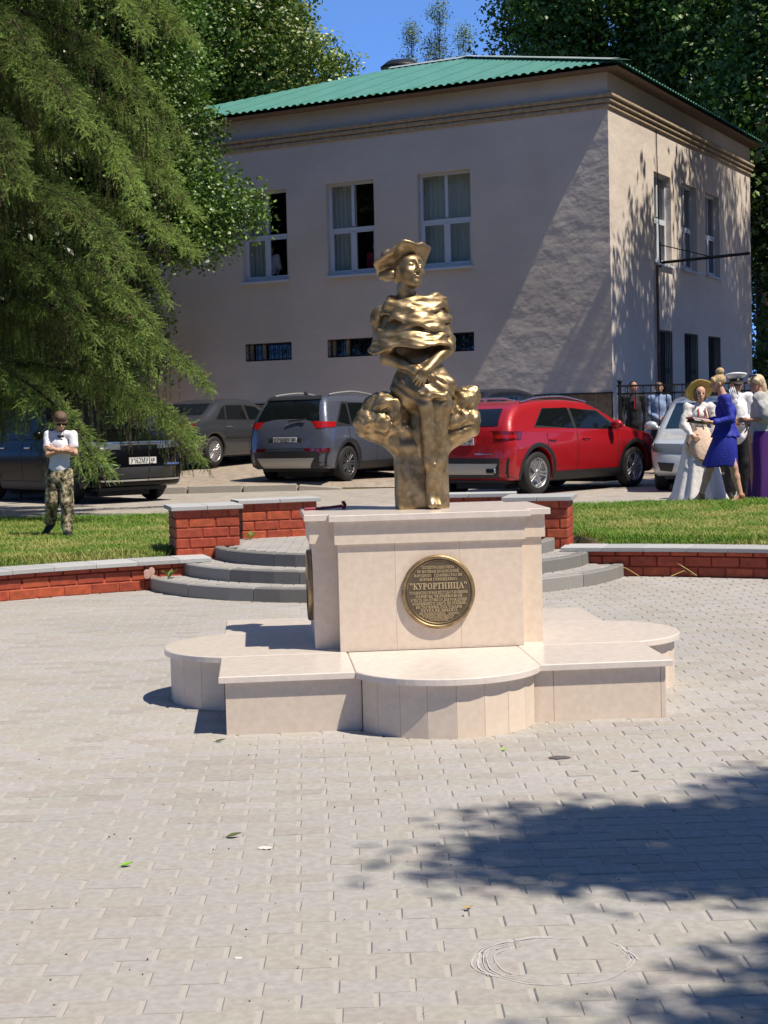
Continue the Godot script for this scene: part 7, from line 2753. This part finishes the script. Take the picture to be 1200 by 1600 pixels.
func build_small() -> void:
	var green := mat(0.22, 0.50, 0.02, 0.5, 0.0, {back = Color(0.3, 0.4, 0.05)})
	var dry := mat(0.10, 0.12, 0.03, 0.7)
	var straw := mat(0.42, 0.30, 0.12, 0.8)
	var leaves := [
		["bright green leaf lying on the pavement at the left", Vector3(-0.915, 0, -5.315), 0.042, green, 0.3],
		["curled dull green leaf on the pavement below the monument base", Vector3(-0.58, 0, -5.66), 0.055, dry, 0.2],
		["dry yellow leaf beside the chalk ring", Vector3(0.227, 0, -4.74), 0.03, straw, 0.4],
		["small green leaf by the foot of the base, at its left front corner", Vector3(-0.808, 0, -7.40), 0.05, dry, 0.1],
		["small green leaf below the right end of the base", Vector3(0.517, 0, -7.04), 0.03, green, 1.2],
	]
	for l in leaves:
		tag(part("leaf", leaf_mesh(l[2], l[2] * 0.62, l[2] * 0.2), l[3], self, at(l[1].x, 0.001, l[1].z, Basis(Vector3.UP, l[4]))), l[0], "leaf")
	# chalk ring, drawn in several loose strokes
	var ring := thing("chalk_ring", "faint white chalk ring drawn on the paving at the lower right", "chalk drawing", Vector3(0.44, 0.0022, -4.27))
	var strokes := [[0.215, 0.195, 1.5, 4.5, 0.004], [0.20, 0.185, 1.3, 4.3, 0.003], [0.23, 0.19, 1.7, 3.9, 0.003], [0.19, 0.17, 2.0, 4.0, 0.0025], [0.215, 0.195, 4.3, 6.6, 0.0025], [0.225, 0.20, -0.1, 0.75, 0.004], [0.205, 0.185, -0.4, 0.6, 0.003], [0.165, 0.15, 2.4, 4.1, 0.002]]
	var mb: MB
	var high := -0.001
	for s in strokes:
		mb = MB.new()
		var rows := []
		for i in 25:
			var w := lerpf(s[2], s[3], i / 24.0)
			var wob := 1.0 + 0.02 * sin(w * 7.0 + s[0] * 40.0)
			var p := Vector3(cos(w) * s[0] * wob, high, -sin(w) * s[1] * wob)
			var n := Vector3(cos(w), 0, -sin(w)) * float(s[4]) * rng.randf_range(0.2, 0.7)
			rows.append([p + n, p - n])
		mb.grid(rows)
		part("stroke", mb.done(), M.chalk, ring)
		high += 0.0002
	# spots and crumbs on the paving
	var spot := mat(0.60, 0.59, 0.56, 0.8)
	var gum := mat(0.10, 0.095, 0.09, 0.9)
	var spots := [["pale round spot of dried paint on the paving", Vector3(-0.457, 0, -5.50), 0.028, spot], ["dark oily stain on the paving right of the base", Vector3(0.745, 0, -6.86), 0.05, gum], ["small dark stain next to the oily one", Vector3(1.03, 0, -6.55), 0.02, gum], ["white speck of plaster near the lower left of the paving", Vector3(-0.445, 0, -4.35), 0.012, spot]]
	for s in spots:
		mb = MB.new()
		var poly := PackedVector2Array()
		for i in 14:
			var w := TAU * i / 14
			poly.append(Vector2(cos(w) * s[2] * rng.randf_range(0.75, 1.1), sin(w) * s[2] * 0.7 * rng.randf_range(0.75, 1.1)))
		mb.slab(poly, 0.0005, 0.003, 0.001)
		tag(part("stain", mb.done(), s[3], self, at(s[1].x, 0, s[1].z)), s[0], "stain")
	# litter of crumbs in the joints
	var crumb := bx(Vector3(0.006, 0.004, 0.005), 0.001)
	var places := []
	for i in 170:
		var z := -rng.randf_range(3.8, 8.0)
		places.append(at(rng.randf_range(-0.27, 0.27) * z, 0.002, z, Basis(Vector3.UP, rng.randf() * TAU).scaled(Vector3.ONE * rng.randf_range(0.3, 1.1))))
	tag(copies("crumbs", crumb, M.soil, self, places), "scattered dark crumbs of earth on the paving", "debris")
	# weeds at the foot of the walls
	var weeds := [["small weed growing at the foot of the left brick wall beside the lowest step", Vector3(-2.0, 0.12, -14.42), 7], ["tiny weed in the corner between the left pier and the landing", Vector3(-1.36, 0.35, -15.85), 5]]
	for w in weeds:
		mb = MB.new()
		for i in w[2] * 3:
			var a := rng.randf() * TAU
			var d := Vector3(cos(a), 0.7, sin(a)).normalized()
			var p := Vector3(0, 0.02, 0) + d * rng.randf_range(0.02, 0.09)
			var u := d.cross(Vector3.UP).normalized() * 0.014
			mb.quad(p - d * 0.02, p + u, p + d * 0.03, p - u)
			mb.tube([Vector3.ZERO, p], [0.002, 0.001], 3, false)
		tag(part("weed", mb.done(), mat(0.10, 0.19, 0.03, 0.6, 0.0, {back = Color(0.3, 0.4, 0.1)}), self, Transform3D(Basis(), w[1])), w[0], "weed")
	# dry twigs leaning on the right wall
	var twigs := [["dry straw leaning from the lowest step to the paving by the right wall", [Vector3(2.06, 0.13, -14.72), Vector3(2.25, 0.08, -14.6), Vector3(2.36, 0.01, -14.55)]], ["thin dry twig lying against the foot of the right wall", [Vector3(2.62, 0.02, -14.35), Vector3(2.75, 0.06, -14.42), Vector3(2.86, 0.02, -14.36), Vector3(2.70, 0.13, -14.45)]]]
	for t in twigs:
		tag(part("twig", rod(t[1], 0.005, 5), straw, self), t[0], "twig")
	# pale patch of peeled paint on the left wall
	mb = MB.new()
	for i in 5:
		mb.lathe([Vector2(0.0, 0.0), Vector2(0.035, 0.0), Vector2(0.03, 0.004), Vector2(0.0, 0.005)], 9, Vector3(rng.randf_range(-0.06, 0.06), rng.randf_range(-0.05, 0.05), 0), Basis(Vector3.RIGHT, PI / 2) * Basis.from_scale(Vector3(1, 1, rng.randf_range(0.7, 1.3))))
	tag(part("peeled_patch", mb.done(), mat(0.5, 0.32, 0.27, 0.9), self, at(-2.165, 0.15, -14.49, Basis(Vector3.UP, 0.38))), "pale patch of peeled paint on the left brick wall near the steps", "stain")


const SUN := Vector3(0.49, 1.0, 0.325)


func _ready() -> void:
	rng.seed = 20220530
	# camera: eye height, tilted down a little and not quite level
	var cam := Camera3D.new()
	cam.name = "camera"
	cam.fov = 36.16
	cam.position = Vector3(0, 1.5, 0)
	cam.basis = Basis(Vector3.RIGHT, deg_to_rad(-3.27)) * Basis(Vector3.BACK, -0.026)
	cam.near = 0.1
	cam.far = 600.0
	cam.current = true
	add_child(cam)
	# sky and exposure
	var env := Environment.new()
	var sky := Sky.new()
	var blue := ProceduralSkyMaterial.new()
	blue.sky_top_color = Color(0.07, 0.14, 0.33).linear_to_srgb()
	blue.sky_horizon_color = Color(0.18, 0.46, 1.2).linear_to_srgb()
	blue.sky_curve = 0.15
	blue.sky_energy_multiplier = 1.0
	blue.ground_bottom_color = Color(0.2, 0.2, 0.18)
	blue.ground_horizon_color = Color(0.4, 0.42, 0.42)
	blue.sun_angle_max = 2.0
	sky.sky_material = blue
	env.background_mode = Environment.BG_SKY
	env.sky = sky
	env.tonemap_mode = Environment.TONE_MAPPER_LINEAR
	env.tonemap_exposure = 1.4
	env.sdfgi_enabled = true
	env.ssao_enabled = true
	env.ssil_enabled = true
	var we := WorldEnvironment.new()
	we.name = "environment"
	we.environment = env
	add_child(we)
	var sun := DirectionalLight3D.new()
	sun.name = "sun"
	sun.light_color = Color(1.0, 0.955, 0.885)
	sun.light_energy = 1.4
	sun.light_angular_distance = 0.55
	sun.shadow_enabled = true
	sun.basis = Basis.looking_at(-SUN.normalized(), Vector3.UP)
	add_child(sun)

	grain = FastNoiseLite.new()
	grain.seed = 4
	grain.frequency = 0.01
	grain.fractal_octaves = 2
	var t0 := Time.get_ticks_msec()
	make_materials()
	print("make_materials ", Time.get_ticks_msec() - t0)
	build_ground()
	print("build_ground ", Time.get_ticks_msec() - t0)
	build_plaza()
	print("build_plaza ", Time.get_ticks_msec() - t0)
	build_building()
	print("build_building ", Time.get_ticks_msec() - t0)
	build_fence()
	print("build_fence ", Time.get_ticks_msec() - t0)
	build_entrance()
	print("build_entrance ", Time.get_ticks_msec() - t0)
	build_walls()
	print("build_walls ", Time.get_ticks_msec() - t0)
	build_trees()
	print("build_trees ", Time.get_ticks_msec() - t0)
	build_spruce()
	print("build_spruce ", Time.get_ticks_msec() - t0)
	build_grass()
	print("build_grass ", Time.get_ticks_msec() - t0)
	build_base()
	print("build_base ", Time.get_ticks_msec() - t0)
	build_pedestal()
	print("build_pedestal ", Time.get_ticks_msec() - t0)
	build_statue()
	print("build_statue ", Time.get_ticks_msec() - t0)
	build_cars()
	print("build_cars ", Time.get_ticks_msec() - t0)
	build_people()
	print("build_people ", Time.get_ticks_msec() - t0)
	build_small()
	print("build_small ", Time.get_ticks_msec() - t0)


func build_walls() -> void:
	retaining_wall("low curved red brick retaining wall with grey coping left of the steps", deg_to_rad(-95), deg_to_rad(-17.0), deg_to_rad(-48), 0.0)
	retaining_wall("low curved red brick retaining wall with grey coping right of the steps", deg_to_rad(13.5), deg_to_rad(95), 0.0, deg_to_rad(48))
